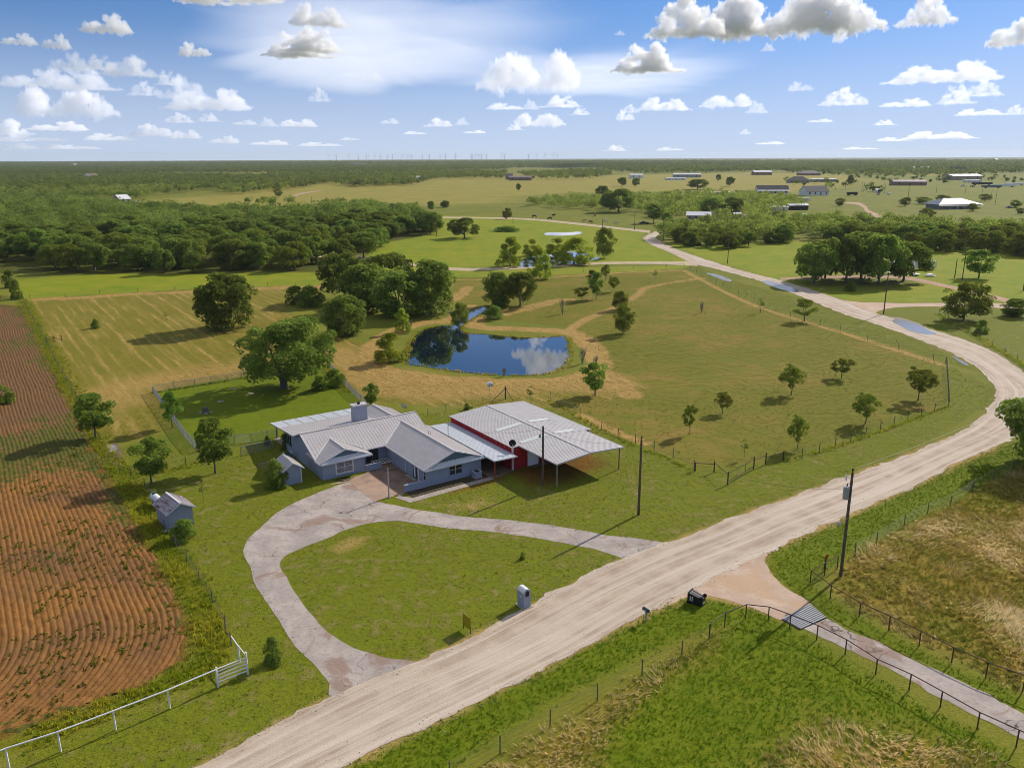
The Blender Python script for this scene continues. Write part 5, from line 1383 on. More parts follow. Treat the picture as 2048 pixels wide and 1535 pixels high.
bin_ = empty('wheelie_bin', at(1394, 1206), R(-38), 'black wheelie bin tipped over on the verge by the farm entrance', 'bin')
# lies on its front: axis along local x, mouth at -x
L0, sc_ = 1.28, 1.0
def rect(x, w0, h0): return [(x, -w0 / 2, .04), (x, w0 / 2, .04), (x, w0 / 2, .04 + h0), (x, -w0 / 2, .04 + h0)]
vs = rect(-L0 / 2, .86, .98) + rect(L0 / 2, .66, .72)
MB().add(vs, [(0, 1, 2, 3), (7, 6, 5, 4), (0, 4, 5, 1), (1, 5, 6, 2), (2, 6, 7, 3), (3, 7, 4, 0)]).bar((-L0 / 2 + .1, -.2, 1.01), (L0 / 2, -.15, .78), .06, .05).bar((-L0 / 2 + .1, .2, 1.01), (L0 / 2, .15, .78), .06, .05).build('body', M['black'], bin_)
MB().box((-L0 / 2 - .09, -.47, .0), (-L0 / 2, .47, 1.06)).build('lid', M['black'], bin_)
MB().tube([(-L0 / 2 + .02, -.3, 1.16), (-L0 / 2 + .02, .3, 1.16)], .035, 6).bar((-L0 / 2 + .02, -.3, 1.0), (-L0 / 2 + .02, -.3, 1.16), .05, .05).bar((-L0 / 2 + .02, .3, 1.0), (-L0 / 2 + .02, .3, 1.16), .05, .05).build('handle', M['black'], bin_)
for sy in (-1, 1):
    MB().tube([(L0 / 2 - .1, sy * .30, .82), (L0 / 2 - .1, sy * .42, .82)], .17, 12).build('wheel', M['tyre'], bin_)
MB().box((-L0 / 2 + .12, -.435, .3), (-L0 / 2 + .2, -.415, .75)).box((-L0 / 2 + .3, -.42, .3), (-L0 / 2 + .38, -.40, .75)).build('stripe_decal', M['tank'], bin_)
MB().box((L0 / 2 + .001, -.2, .25), (L0 / 2 + .01, .2, .35)).build('base_label', M['tank'], bin_)

ys = empty('yard_sign', at(934, 1261), R(-52), 'yellow yard sign on wire legs in the lawn by the road', 'sign')
MB().box((-.55, -.02, .35), (.55, .02, 1.45)).build('panel', M['yellow'], ys)
for x in (-.5, .5): MB().tube([(x, 0, 0), (x, 0, 1.5)], .03, 6).build('leg', M['dark'], ys)
os_ = empty('marker_sign', at(1649, 1141), R(30), 'orange diamond marker sign on a short fence post', 'sign')
MB().box((-.06, -.06, 0), (.06, .06, 1.35)).build('post', M['pipe'], os_)
MB().prism([(-.28, 1.5), (0, 1.22), (.28, 1.5), (0, 1.78)], 'v', -.09, -.06).build('panel', M['orange'], os_)

A0, A1, A2, A3 = at(1564, 1238), at(1619, 1208), at(1652, 1236), at(1602, 1259)
cgd = empty('cattle_guard', (0, 0, 0), 0, 'steel cattle guard of parallel bars across the farm lane', 'cattle guard')
pit = [p + Vector((0, 0, .012)) for p in (A0, A1, A2, A3)]
MB().add(pit, [(0, 1, 2, 3)]).build('pit', M['dark'], cgd)
for k in range(10):
    t_ = (k + .5) / 10; a = A0.lerp(A3, t_); b = A1.lerp(A2, t_)
    MB().bar(a + Vector((0, 0, .10)), b + Vector((0, 0, .10)), .10, .08).build('bar', M['galv'], cgd)
for a, b in ((A0, A3), (A1, A2), ((A0 + A1) / 2, (A3 + A2) / 2)):
    MB().bar(a + Vector((0, 0, .03)), b + Vector((0, 0, .03)), .14, .05).build('beam', M['pipe'], cgd)
lw_ = empty('tree_stump', at(411, 825), .3, 'grey tree stump on the back lawn', 'stump')
MB().tube([(0, 0, 0), (0, 0, .3), (.05, 0, .85)], [.62, .45, .4], 12).build('bole', M['bark'], lw_)
for x, y in ((.8, -.2), (-.7, .1), (.1, -.7)): MB().ball((x, y, .06), (.3, .22, .12), 8).build('root', M['stone'], lw_)
for i, (x, y) in enumerate(((440, 803), (500, 787), (467, 778))):
    o = MB().ball((0, 0, .03), (.5, .35, .1), 8).ball((.4, .1, .03), (.3, .2, .09), 8).build('flat_stone', M['stone'], None, at(x, y))
    tag(o, ['flat stone beside the tree stump', 'flat stone in the shade of the spreading oak', 'flat stone nearest the back chain-link run'][i], 'stone')

# lamp post and bird house
lp = empty('lamp_post', at(778, 994.6), 0, 'slim grey pole standing at the patio edge', 'pole')
MB().tube([(0, 0, 0), (0, 0, tall(778, 994.6, 936))], [.09, .07], 8).build('shaft', M['galv'], lp)
MB().tube([(0, 0, 0), (0, 0, .12)], .15, 8).build('foot', M['galv'], lp)
bh = empty('bird_house', at(980, 803), .4, 'white bird house on a tall thin pole behind the barn', 'bird house')
h_ = tall(980, 803, 766)
MB().tube([(0, 0, 0), (0, 0, h_ - .5)], .04, 6).build('pole', M['galv'], bh)
b_ = MB().box((-.4, -.35, h_ - .5), (.4, .35, h_ - .05)).build('box', M['whitewall'], bh)
MB().prism([(-.5, h_ - .05), (0, h_ + .22), (.5, h_ - .05)], 'v', -.42, .42).build('roof', M['whiteroof'], b_)
MB().box((-.3, -.362, h_ - .38), (-.12, -.352, h_ - .2)).box((.12, -.362, h_ - .38), (.3, -.352, h_ - .2)).build('holes', M['dark'], b_)

# ------------------------------------------------------------------ fences
frng = random.Random(8)
def fence(name, label, px, kind_, ph=1.25, step=None, mat='post', rail='pipe', cat='fence', pw=.05):
    """px: the feet of the posts on the picture; step fills in more posts (metres)"""
    P = [at(x, y) for x, y in px]
    if step:
        Q = [P[0]]
        for a, b in zip(P[:-1], P[1:]):
            n = max(1, round((b - a).length / step))
            for i in range(1, n + 1): Q.append(a.lerp(b, i / n))
        P = Q
    o = empty(name, P[0], 0, label, cat)
    P = [p - P[0] for p in P]
    pm = MB().tube([(0, 0, -.1), (0, 0, ph)], pw, 6).mesh('post', M[mat])
    for p in P[:100]:
        q = link('post', pm, o, p); q.scale.z = 1 + frng.uniform(-.06, .06) * (kind_ == 'wire'); q.rotation_euler = (frng.uniform(-.03, .03), frng.uniform(-.03, .03), 0) if kind_ == 'wire' else (0, 0, 0)
    if kind_ == 'wire':
        for z in (.35, .7, 1.0, 1.2): MB().tube([p + Vector((0, 0, z * ph / 1.25)) for p in P], .009, 3, cap=False).build('wire', M['wire'], o)
    elif kind_ == 'pipe':
        MB().tube([p + Vector((0, 0, ph)) for p in P], .042 if rail == 'pipe' else .055, 7).build('rail', M[rail], o)
    elif kind_ == 'pipewire':
        MB().tube([p + Vector((0, 0, ph)) for p in P], .042 if rail == 'pipe' else .055, 7).build('rail', M[rail], o)
        for z in (.3, .6, .9): MB().tube([p + Vector((0, 0, z * ph / 1.25)) for p in P], .008, 3, cap=False).build('wire', M['wire'], o)
    elif kind_ == 'chain':
        MB().tube([p + Vector((0, 0, ph)) for p in P], .03, 6).build('rail', M['galv'], o)
        for a, b in zip(P[:-1], P[1:]):
            mb = MB(); L = (b - a).length; d = (b - a) / L; s = -ph
            while s < L:      # crossed wires
                for sg in (0, 1):
                    s0, s1 = max(s, 0), min(s + ph, L)
                    if s1 > s0:
                        z0, z1 = (s0 - s, s1 - s) if sg else (ph - (s0 - s), ph - (s1 - s))
                        mb.bar(a + d * s0 + Vector((0, 0, z0 + .02)), a + d * s1 + Vector((0, 0, z1 + .02)), .012, .012)
                s += .16
            mb.build('mesh', M['galv'], o)
    return o
fence('chain_link_fence', 'long chain-link fence between back lawn and mown hay field', [(306, 785), (390, 772), (455, 762), (512, 751), (548, 745), (600, 738), (655, 731)], 'chain', 1.25, 3, 'galv')
fence('chain_link_fence', 'chain-link fence running past the big oak to the chimney side', [(655, 731), (690, 773), (722, 803), (745, 818)], 'chain', 1.25, 3, 'galv')
fence('chain_link_fence', 'pale chain-link fence on the ploughed field side of the back lawn', [(306, 785), (338, 830), (368, 872), (395, 903)], 'chain', 1.25, 2.5, 'galv')
fence('chain_link_fence', 'chain-link fence joining the yard corner to the patio', [(395, 903), (430, 893), (470, 886), (503, 884), (535, 878), (556, 874)], 'chain', 1.25, 2.6, 'galv')
fence('chain_link_gate', 'chain-link gate panel behind the garden shed', [(482, 911), (516, 903), (545, 897)], 'chain', 1.25, 2.2, 'galv', cat='gate')
fence('wire_fence', 'wire fence between the pasture and the gravel road', [(1368, 536), (1420, 560), (1477, 588), (1525, 612), (1580, 634), (1640, 650), (1680, 662), (1735, 681), (1797, 699), (1866, 720), (1891, 727)], 'wire', 1.35, 7)
fence('wire_fence', 'wire fence at the sharp road corner of the pasture', [(1892, 728), (1894, 750), (1896, 780), (1897, 810)], 'wire', 1.5, 2.6)
fence('wire_fence', 'wire fence along the near edge of the pasture', [(1897, 812), (1869, 822), (1842, 832), (1815, 840), (1788, 850), (1760, 860), (1731, 871), (1701, 883), (1670, 893), (1638, 905), (1604, 916), (1566, 920)], 'wire', 1.35)
fence('wire_fence', 'wire fence from the barn awning to the pasture gate', [(1100, 800), (1160, 832), (1203, 860), (1236, 874), (1271, 886), (1308, 901), (1346, 916), (1388, 940)], 'wire', 1.35)
fence('wire_fence', 'wire fence behind the house and barn', [(856, 832), (892, 822), (930, 815), (966, 806), (1010, 796)], 'wire', 1.2)
fence('wire_fence', 'wire fence along the far side of the mown hay field', [(60, 598), (200, 589), (350, 582), (480, 575), (645, 569), (760, 562), (900, 553)], 'wire', 1.3, 9)
fence('wire_fence', 'wire fence along the top of the rough pasture', [(900, 553), (1000, 551), (1100, 548), (1200, 543), (1300, 536), (1366, 533)], 'wire', 1.3, 7)
fence('wire_fence', 'weedy wire fence between ploughed field and hay field', [(46, 600), (66, 640), (95, 690), (118, 735), (143, 780), (165, 815), (190, 855)], 'wire', 1.25, 6)
fence('wire_fence', 'wire fence on the lawn side of the ploughed field', [(290, 975), (305, 1000), (313, 1030), (330, 1062), (352, 1093), (374, 1125), (399, 1164), (425, 1204), (451, 1257), (463, 1290)], 'wire', 1.25)
fence('wire_fence', 'wire fence crossing the grass below the yard trees', [(205, 930), (240, 945), (262, 952), (296, 946), (334, 938), (372, 930), (420, 918)], 'wire', 1.2)
fence('wire_fence', 'wire fence in front of the golden hay meadow', [(1710, 1109), (1753, 1087), (1808, 1052), (1855, 1027), (1901, 1011), (1945, 980), (1986, 959), (2026, 938), (2075, 915)], 'wire', 1.35)
fence('wire_fence', 'wire fence on the verge of the near green field', [(1418, 1277), (1363, 1312), (1284, 1350), (1195, 1400), (1100, 1452), (1000, 1506), (900, 1560)], 'wire', 1.4)
fence('wire_fence', 'wire fence beside the wide feathery tree', [(1878, 628), (1915, 652), (1960, 678), (2010, 705), (2060, 738)], 'wire', 1.3, 7)
fence('pipe_fence', 'rust brown pipe fence on the near side of the farm lane', [(1418, 1277), (1449, 1253), (1491, 1236), (1536, 1241), (1579, 1257), (1633, 1279), (1690, 1308), (1751, 1348), (1818, 1379), (1880, 1414), (1954, 1457), (2032, 1493), (2110, 1530)], 'pipe', 1.35, None, 'pipe')
fence('pipe_fence', 'rust brown pipe fence on the golden meadow side of the farm lane', [(1674, 1137), (1649, 1150), (1620, 1167), (1660, 1197), (1718, 1233), (1777, 1260), (1838, 1291), (1903, 1324), (1971, 1355), (2045, 1382), (2120, 1415)], 'pipewire', 1.35, None, 'pipe')
wf = fence('pipe_fence', 'white pipe rail fence in front of the ploughed field', [(-90, 1580), (19, 1536), (122, 1502), (232, 1459), (340, 1416), (436, 1374)], 'pipe', 1.55, None, 'white', 'white', pw=.06)
gt = empty('white_gate', at(437, 1372), 0, 'white five-bar metal gate at the ploughed field corner', 'gate')
ga, gb = Vector((0, 0, 0)), at(496, 1348) - at(437, 1372)
for z in (.35, .65, .95, 1.25, 1.5): MB().tube([ga + Vector((0, 0, z)), gb + Vector((0, 0, z))], .045, 6).build('bar', M['white'], gt)
for q, h in ((ga, 1.65), (gb, 1.95)): MB().tube([q, q + Vector((0, 0, h))], .08, 8).build('gate_post', M['white'], gt)
br = empty('brace_fence', at(480, 1325), 0, 'short white braced pipe fence turning behind the white gate', 'fence')
d1 = at(465, 1297) - at(480, 1325); d2 = at(497, 1346) - at(480, 1325)
MB().tube([(0, 0, 0), (0, 0, 1.6)], .07, 8).build('post', M['white'], br)
MB().tube([Vector((0, 0, 1.5)), d1 + Vector((0, 0, 1.2))], .05, 6).tube([Vector((0, 0, 1.55)), d2 * .9 + Vector((0, 0, 1.5))], .05, 6).build('rail', M['white'], br)
pg = empty('pasture_gate', at(1455, 969), 0, 'brown braced pipe gate into the pasture', 'gate')
G = [at(*q) - at(1455, 969) for q in ((1390, 942), (1428, 944), (1455, 969), (1507, 938), (1531, 928), (1566, 920))]
for q, h in zip(G, (1.2, 1.5, 1.7, 1.7, 1.6, 1.2)): MB().tube([q, q + Vector((0, 0, h))], .08, 8).build('post', M['pipe'], pg)
for a, b, z in ((0, 1, 1.1), (1, 2, 1.3), (2, 3, 1.4), (2, 3, .4), (3, 4, 1.2), (4, 5, 1.0)): MB().tube([G[a] + Vector((0, 0, z)), G[b] + Vector((0, 0, z))], .045, 6).build('rail', M['pipe'], pg)
for k in (1, 2): q = G[2].lerp(G[3], k / 3); MB().tube([q + Vector((0, 0, .4)), q + Vector((0, 0, 1.4))], .03, 6).build('bar', M['pipe'], pg)
fg = empty('field_gate', at(93, 686), 0, 'brown bar gate from the ploughed field into the hay field', 'gate')
gb = at(124, 682) - at(93, 686)
for z in (.3, .6, .9, 1.2): MB().tube([(0, 0, z), gb + Vector((0, 0, z))], .035, 5).build('bar', M['pipe'], fg)
for q in (Vector(), gb / 2, gb): MB().tube([q, q + Vector((0, 0, 1.4))], .06, 6).build('post', M['pipe'], fg)
fg = empty('field_gate', at(2, 600), 0, 'bar gate closing the track at the woodland corner', 'gate')
gb = at(24, 599) - at(2, 600)
for z in (.3, .6, .9, 1.2): MB().tube([(0, 0, z), gb + Vector((0, 0, z))], .035, 5).build('bar', M['pipe'], fg)
for q in (Vector(), gb): MB().tube([q, q + Vector((0, 0, 1.4))], .06, 6).build('post', M['pipe'], fg)
cb = empty('corner_brace', at(1011, 798), 0, 'wooden corner post with two slanting braces behind the barn', 'fence')
MB().tube([(0, 0, 0), (0, 0, 2.2)], .11, 8).build('post', M['wood'], cb)
for q in ((982, 806), (1027, 803)): MB().tube([Vector((0, 0, 1.9)), at(*q) - at(1011, 798) + Vector((0, 0, .1))], .05, 6).build('brace', M['wood'], cb)
# paddock rails far off by the white houses
fence('paddock_fence', 'white rail fence of the paddock by the white houses', [(1405, 389), (1440, 388), (1480, 386), (1512, 384)], 'pipe', 1.6, 14, 'white', 'white', pw=.09)

# ------------------------------------------------------------------ utility poles and cables
def pole(x, y, yt, label, parts=()):
    h = tall(x, y, yt); o = empty('utility_pole', at(x, y), 0, label, 'pole')
    MB().tube([(0, 0, -.2), (0, 0, h * .5), (0, 0, h)], [.155, .135, .115], 9).build('shaft', M['wood'], o)
    if 'arm' in parts:
        MB().box((-1.1, -.08, h - .7), (1.1, .08, h - .55)).build('crossarm', M['wood'], o)
        for q in (-1, 0, 1): MB().tube([(q, 0, h - .55), (q, 0, h - .35)], .05, 6).build('insulator', M['galv'], o)
    if 'pin' in parts: MB().tube([(0, 0, h), (0, 0, h + .35)], .05, 6).tube([(0, 0, h + .2), (0, 0, h + .4)], .09, 6).build('insulator', M['dark'], o)
    if 'transformer' in parts:
        t_ = MB().tube([(-.42, -.1, h - 2.5), (-.42, -.1, h - 1.35), (-.42, -.1, h - 1.3)], [.27, .28, .2], 14).build('transformer', M['galv'], o)
        MB().tube([(-.42, -.1, h - 1.3), (-.36, -.1, h - 1.0)], .05, 6).build('bushing', M['dark'], t_)
        MB().bar((-.5, 0, h - .4), (-.2, 0, h - .4), .05, .05).tube([(-.5, 0, h - .75), (-.55, 0, h - .2)], .06, 6).build('cutout', M['trim'], o)
        MB().tube([(0, -.1, h - 4.4), (-.5, -.3, h - 4.6), (-.85, -.4, h - 4.7)], .025, 5).tube([(-.85, -.4, h - 4.7), (-.95, -.42, h - 4.95)], [.1, .2], 10).build('yard_lamp', M['galv'], o)
    if 'lamp' in parts: MB().tube([(0, -.1, h - 1), (-.35, -.2, h - .95)], .03, 5).tube([(-.35, -.2, h - .9), (-.4, -.22, h - 1.3)], [.08, .18], 9).build('yard_lamp', M['galv'], o)
    return at(x, y) + Vector((0, 0, h))
p1 = pole(1681, 1152, 945, 'tall utility pole with grey transformer and yard lamp by the farm entrance', ('transformer', 'pin'))
p2 = pole(1277, 1029, 880, 'plain utility pole on the lawn between barn and road', ('pin',))
p3 = pole(1085.5, 970, 852, 'utility pole with small yard lamp in front of the barn awning', ('lamp',))
p4 = pole(1767, 628, 545, 'leaning utility pole at the side road junction', ('arm',))
p5 = pole(1455, 527, 468, 'utility pole on the bright field across the upper road', ('pin',))
p6 = pole(1909, 556, 518, 'shorter weathered pole beside the single lawn tree', ())
p7 = pole(1924, 561, 507, 'taller pole beside the single lawn tree', ('pin',))
p8 = pole(2046, 582, 545, 'pole at the picture edge on the mown lawn', ())
p9 = pole(873, 473, 428, 'pole standing on the meadow at the woodland end', ())
p10 = pole(1269, 460, 423, 'pole by the caliche lane near the dark pickup', ('pin',))
p11 = pole(1205, 457, 436, 'short pole beyond the caliche lane', ())
p12 = pole(1326, 482, 436, 'pole among the hedge trees at the road end', ('pin',))
for i, (x, y, yt, lb) in enumerate(((1816, 398, 377, 'pole in the green field near the low tree clump'), (1990, 410, 381, 'pole beside the hip-roofed house'), (1768, 373, 366, 'pole in the far paddock'), (1671, 380, 366, 'pole behind the white house'), (1690, 381, 367, 'second pole behind the white house'), (1723, 384, 362, 'pole by the far paddock hedge'), (1727, 384, 364, 'twin pole by the far paddock hedge'), (1769, 388, 366, 'pole in the open far paddock'), (1817, 387, 366, 'pole before the brown barn'), (1872, 387, 369, 'pole between brown barn and beige barn'), (1930, 389, 373, 'pole before the trailer yard'), (1964, 388, 376, 'thin pole before the trailer yard'), (1983, 390, 378, 'pole at the trailer yard end'), (624, 413, 393, 'pole rising from the woodland edge'), (275, 405, 386, 'pole beside the small house in the wood'), (325, 411, 396, 'pole on the tan clearing in the wood'), (1026, 448, 430, 'pole on the meadow by the bare-branched tree'), (1962, 430, 428, '')) ):
    if lb: pole(x, y, yt, lb)

def cable(name, a, b, sag, label, mat='cable', rad=.01):
    P = [Vector(a).lerp(Vector(b), t) - Vector((0, 0, sag * 4 * t * (1 - t))) for t in np.linspace(0, 1, 25)]
    o = MB().tube(P, rad, 4, cap=False).build(name, M[mat]); return tag(o, label, 'cable')
z1 = Vector((0, 0, 1))
off = at(2150, 880); offp = off + z1 * 10.6
cable('power_line', p1 + z1 * .35, offp, .8, 'bright power line from the transformer pole over the road bend', 'alu', .011)
cable('power_line', p1 - z1 * 1.6 + Vector((-.5, 0, 0)), p2, 1.5, 'dark service cable from the transformer across the gravel road', 'cable', .009)
cable('power_line', p2, p3 - z1 * .2, 1.0, 'dark service cable sagging over the barn awning', 'cable', .009)
cable('power_line', p3 - z1 * .2, HUV(17.2, -.8, 4.05), .9, 'dark service cable from barn pole to house roof mast', 'cable', .009)
pole(2150, 880, 718, 'roadside pole past the picture edge', ('pin',)) if False else None
cable('power_line', p4, at(2160, 800, 9.5), 1.2, 'power line from the junction pole over the feathery tree', 'alu', .011)
cable('power_line', p4 - z1 * .7, at(1950, 548, 9), 1.0, 'power line from the junction pole to the mown lawn', 'alu', .011)
cable('power_line', p5, p12, 1.2, 'power line along the long hedge', 'cable', .009)
cable('power_line', p10, p12, 1.0, 'power line over the road end by the pickup', 'cable', .009)
cable('power_line', p12, at(1478, 433, 9.5), 1.0, 'power line from the hedge to the far yard', 'alu', .011)

# ------------------------------------------------------------------ houses, barns and sheds in the distance
def far_house(name, x, y, wpx, d, wh, rise, yaw, wallm, roofm, label, cat='house', win=4, hip=False, over=.5, porch=False, chim=False, door=True):
    p = at(x, y); k = depth(p) / FPX; wm = wpx * k
    o = empty(name, p, R(yaw), label, cat); a = wm / 2
    wb = MB().box((-a, 0, 0), (a, d, wh))
    if rise and not hip: wb.prism([(0, wh), (d / 2, wh + rise - .1), (d, wh)], 'u', -a, a)
    wb.build('wall', M[wallm], o)
    r = MB(); e = over
    if not rise: r.slab([(-a - e, -e, wh + .05), (a + e, -e, wh + .05), (a + e, d + e, wh + .5), (-a - e, d + e, wh + .5)], .25)
    elif hip:
        q = min(d / 2, a * .7)
        E_ = [(-a - e, -e, wh), (a + e, -e, wh), (a + e, d + e, wh), (-a - e, d + e, wh)]; T0, T1 = (-a + q, d / 2, wh + rise), (a - q, d / 2, wh + rise)
        r.slab([E_[0], E_[1], T1, T0], .15); r.slab([E_[2], E_[3], T0, T1], .15); r.slab([E_[1], E_[2], T1], .15); r.slab([E_[3], E_[0], T0], .15)
    else:
        sl = rise / (d / 2)
        r.slab([(-a - e, -e, wh - e * sl), (a + e, -e, wh - e * sl), (a + e, d / 2, wh + rise), (-a - e, d / 2, wh + rise)], .15)
        r.slab([(-a - e, d / 2, wh + rise), (a + e, d / 2, wh + rise), (a + e, d + e, wh - e * sl), (-a - e, d + e, wh - e * sl)], .15)
    ro = r.build('roof', M[roofm], o)
    if chim: MB().box((a * .3, d * .4, wh), (a * .3 + .9, d * .4 + .9, wh + rise + 1)).build('chimney', M[wallm], ro)
    for i in range(win):
        c = -a + wm * (i + .5) / win; ww = min(.8, wm / win * .28)
        MB().box((c - ww, -.04, wh * .32), (c + ww, -.001, wh * .78)).build('window' if not (door and i == win // 2) else 'door', M['glass'], o) if not (door and i == win // 2) else MB().box((c - ww * .7, -.04, .05), (c + ww * .7, -.001, wh * .8)).build('door', M['glass'], o)
    if porch:
        MB().slab([(-a - e, -3.5, wh - .75), (a + e, -3.5, wh - .75), (a + e, -.0, wh - .05), (-a - e, -.0, wh - .05)], .12).build('porch_roof', M['whiteroof'], o)
        for i in range(6):
            u = -a + wm * i / 5; MB().box((u - .1, -3.3, 0), (u + .1, -3.1, wh - .72)).build('porch_post', M['white'], o)
    return o
FH = [
 ('far_house', 1397, 441, 46, 12, 3.2, 1.8, -12, 'tanwall', 'whiteroof', 'low stone house with pale metal roof behind the dark pickup', 'house', 4),
 ('far_house', 1916, 418, 82, 16, 3.4, 4.0, 8, 'greywall', 'blueroof', 'hip-roofed house with slate blue metal roof and pale porch', 'house', 6, True, 2.5, True),
 ('far_house', 1546, 388, 60, 14, 4.2, 4.5, -6, 'whitewall', 'darkroof', 'white farmhouse with dark gabled roof, longer of the pair', 'house', 6, False, .5, True),
 ('far_house', 1636, 391, 50, 14, 4.2, 5.0, 14, 'whitewall', 'darkroof', 'white house with dark roof and bright gable end, further out', 'house', 4),
 ('far_shed', 1567, 398, 22, 8, 2.6, 1.6, 0, 'tanwall', 'redroof', 'red-roofed shed below the white farmhouse', 'shed', 2),
 ('far_house', 1598, 420, 38, 9, 3.4, 1.2, 4, 'dark', 'whiteroof', 'dark cabin with white roof edge by the scrub', 'cabin', 3),
 ('far_shed', 1558, 421, 36, 8, 2.6, .0, -8, 'whitewall', 'whiteroof', 'flat white shed roof beside the dark cabin', 'shed', 2),
 ('far_shed', 1606, 437, 14, 5, 2.2, .6, 0, 'whitewall', 'whiteroof', 'tiny white shed buried in the long hedge', 'shed', 1),
 ('far_barn', 1820, 371, 62, 22, 5, 2.0, -10, 'brickwall', 'purproof', 'brown barn with maroon metal roof', 'barn', 3),
 ('far_barn', 1935, 360, 66, 26, 6.5, 2.5, 10, 'tanwall', 'whiteroof', 'big beige barn with pale gabled roof', 'barn', 3),
 ('far_shed', 1948, 365, 34, 8, 3, .0, 8, 'whitewall', 'whiteroof', 'long white lean-to in front of the beige barn', 'shed', 3),
 ('far_house', 1599, 366, 40, 15, 3.6, 5.5, 0, 'tanwall', 'darkroof', 'tan house with steep dark roof before the flat stables', 'house', 4, True),
 ('far_house', 1620, 351, 42, 18, 4, 5.5, 0, 'brickwall', 'brownroof', 'brown brick house with brown roof in front of the far woods', 'house', 4, True),
 ('far_stable', 1650, 364, 48, 16, 4, .0, -4, 'greywall', 'whiteroof', 'flat-roofed grey stables by the tan house', 'stable', 4),
 ('far_barn', 1273, 357, 26, 18, 6.5, 1.5, 0, 'whitewall', 'whiteroof', 'square white metal shed on the tan pasture', 'shed', 2),
 ('far_barn', 1374, 355, 54, 24, 5.5, 2.2, -8, 'greywall', 'whiteroof', 'long white-roofed riding hall', 'barn', 3),
 ('far_barn', 1352, 360, 40, 10, 3.6, .6, 4, 'whitewall', 'whiteroof', 'low white shed in front of the riding hall', 'shed', 3),
 ('far_barn', 1526, 350, 36, 20, 6, 3, 0, 'brickwall', 'whiteroof', 'dark barn with white roof on the tan pasture', 'barn', 3),
 ('far_house', 1040, 361, 46, 18, 5, 2.5, -6, 'brickwall', 'brownroof', 'brown stone house at the pasture tree row', 'house', 3),
 ('far_house', 1018, 359, 14, 14, 6, 4, 0, 'brickwall', 'darkroof', 'gabled end wing of the brown stone house', 'house', 1),
 ('far_barn', 828, 362, 30, 16, 5, 3, 0, 'greywall', 'whiteroof', 'white roof behind the pasture oaks', 'barn', 2),
 ('far_house', 715, 334, 26, 30, 9, 8, 0, 'tanwall', 'brownroof', 'large brown-roofed house deep in the far woods', 'house', 3, True),
 ('far_house', 740, 335, 22, 20, 6, 4, 0, 'greywall', 'whiteroof', 'grey-roofed house next to the large one in the far woods', 'house', 2),
 ('far_barn', 148, 333, 13, 30, 9, 5, 0, 'whitewall', 'whiteroof', 'white barn on the skyline clearing', 'barn', 1),
 ('far_house', 189, 361, 24, 16, 6, 6, 62, 'whitewall', 'brownroof', 'white gabled house above the woodland', 'house', 3),
 ('far_house', 252, 407, 24, 11, 4.2, 3.4, 60, 'tanwall', 'whiteroof', 'small pale house in the woodland clearing', 'house', 2),
 ('far_shed', 797, 426, 15, 8, 4, 1, 0, 'greywall', 'whiteroof', 'grey shed at the meadow end of the woodland', 'shed', 1),
 ('far_shed', 768, 424, 16, 9, 3.4, .8, 0, 'dark', 'whiteroof', 'dark-walled shed with pale roof in the woodland', 'shed', 2),
 ('far_house', 335, 468, 24, 11, 5.2, 2, 0, 'brickwall', 'brownroof', 'brown roof showing between woodland crowns', 'house', 1),
 ('far_house', 449, 463, 24, 11, 5.2, 2.4, 20, 'brickwall', 'brownroof', 'second brown roof deeper among woodland crowns', 'house', 1),
 ('far_barn', 1845, 342, 36, 14, 8, 2, 0, 'whitewall', 'whiteroof', 'long white building before the far woods', 'barn', 3),
 ('far_house', 1918, 346, 32, 16, 6, 7, 0, 'whitewall', 'darkroof', 'white house with dark roofs before the far woods', 'house', 3),
 ('far_barn', 1995, 322, 8, 30, 9, 5, 0, 'whitewall', 'whiteroof', 'white speck of a barn in the far woods', 'barn', 0),
 ('far_barn', 1588, 322, 5, 30, 9, 5, 0, 'whitewall', 'whiteroof', 'smallest white barn in the far woods', 'barn', 0),
 ('far_shed', 1476, 438, 14, 7, 3, 1, 0, 'greywall', 'whiteroof', 'pale roofed shed beyond the dark yard trees', 'shed', 1),
 ('far_stable', 1440, 390, 70, 6, 2.6, .0, -3, 'greywall', 'whiteroof', 'long low stable behind the paddock rails', 'stable', 5),
 ('far_shed', 1484, 387, 14, 7, 3, .0, 0, 'greywall', 'purproof', 'small shed at the paddock corner', 'shed', 1),
 ('far_shed', 1757, 385, 9, 5, 3, .8, 0, 'whitewall', 'whiteroof', 'tiny white hut in the far paddock', 'shed', 1),
]
for q in FH: far_house(*q)

def trailer(x, y, wpx, h, yaw, label, d=2.6, col='whitewall'):
    p = at(x, y); L = wpx / FPX * depth(p); o = empty('travel_trailer', p, R(yaw), label, 'trailer')
    MB().prism([(-L / 2, .55), (L / 2, .55), (L / 2, h * .75), (L / 2 - .4, h), (-L / 2 + .3, h), (-L / 2, h * .85)], 'v', 0, d).build('body', M[col], o)
    for t in (-.25, .2): MB().box((t * L - .5, -.03, h * .5), (t * L + .5, -.001, h * .75)).build('window', M['glass'], o)
    MB().box((-.02 * L - .35, -.03, .6), (-.02 * L + .35, -.001, h * .85)).build('door', M['greywall'], o)
    for t in (-.08, .08): MB().tube([(t * L, -.06, .36), (t * L, .2, .36)], .36, 12).build('wheel', M['tyre'], o)
    MB().bar((L / 2, d / 2, .55), (L / 2 + 1, d / 2, .45), .1, .1).build('hitch', M['dark'], o)
trailer(1850, 540, 46, 3.1, 4, 'white travel trailer showing behind the forked grove oak')
trailer(1800, 541, 30, 2.8, -6, 'second white trailer hidden by grove branches')
trailer(1611, 403, 18, 3.0, 0, 'white travel trailer on the grass near the dark cabin')
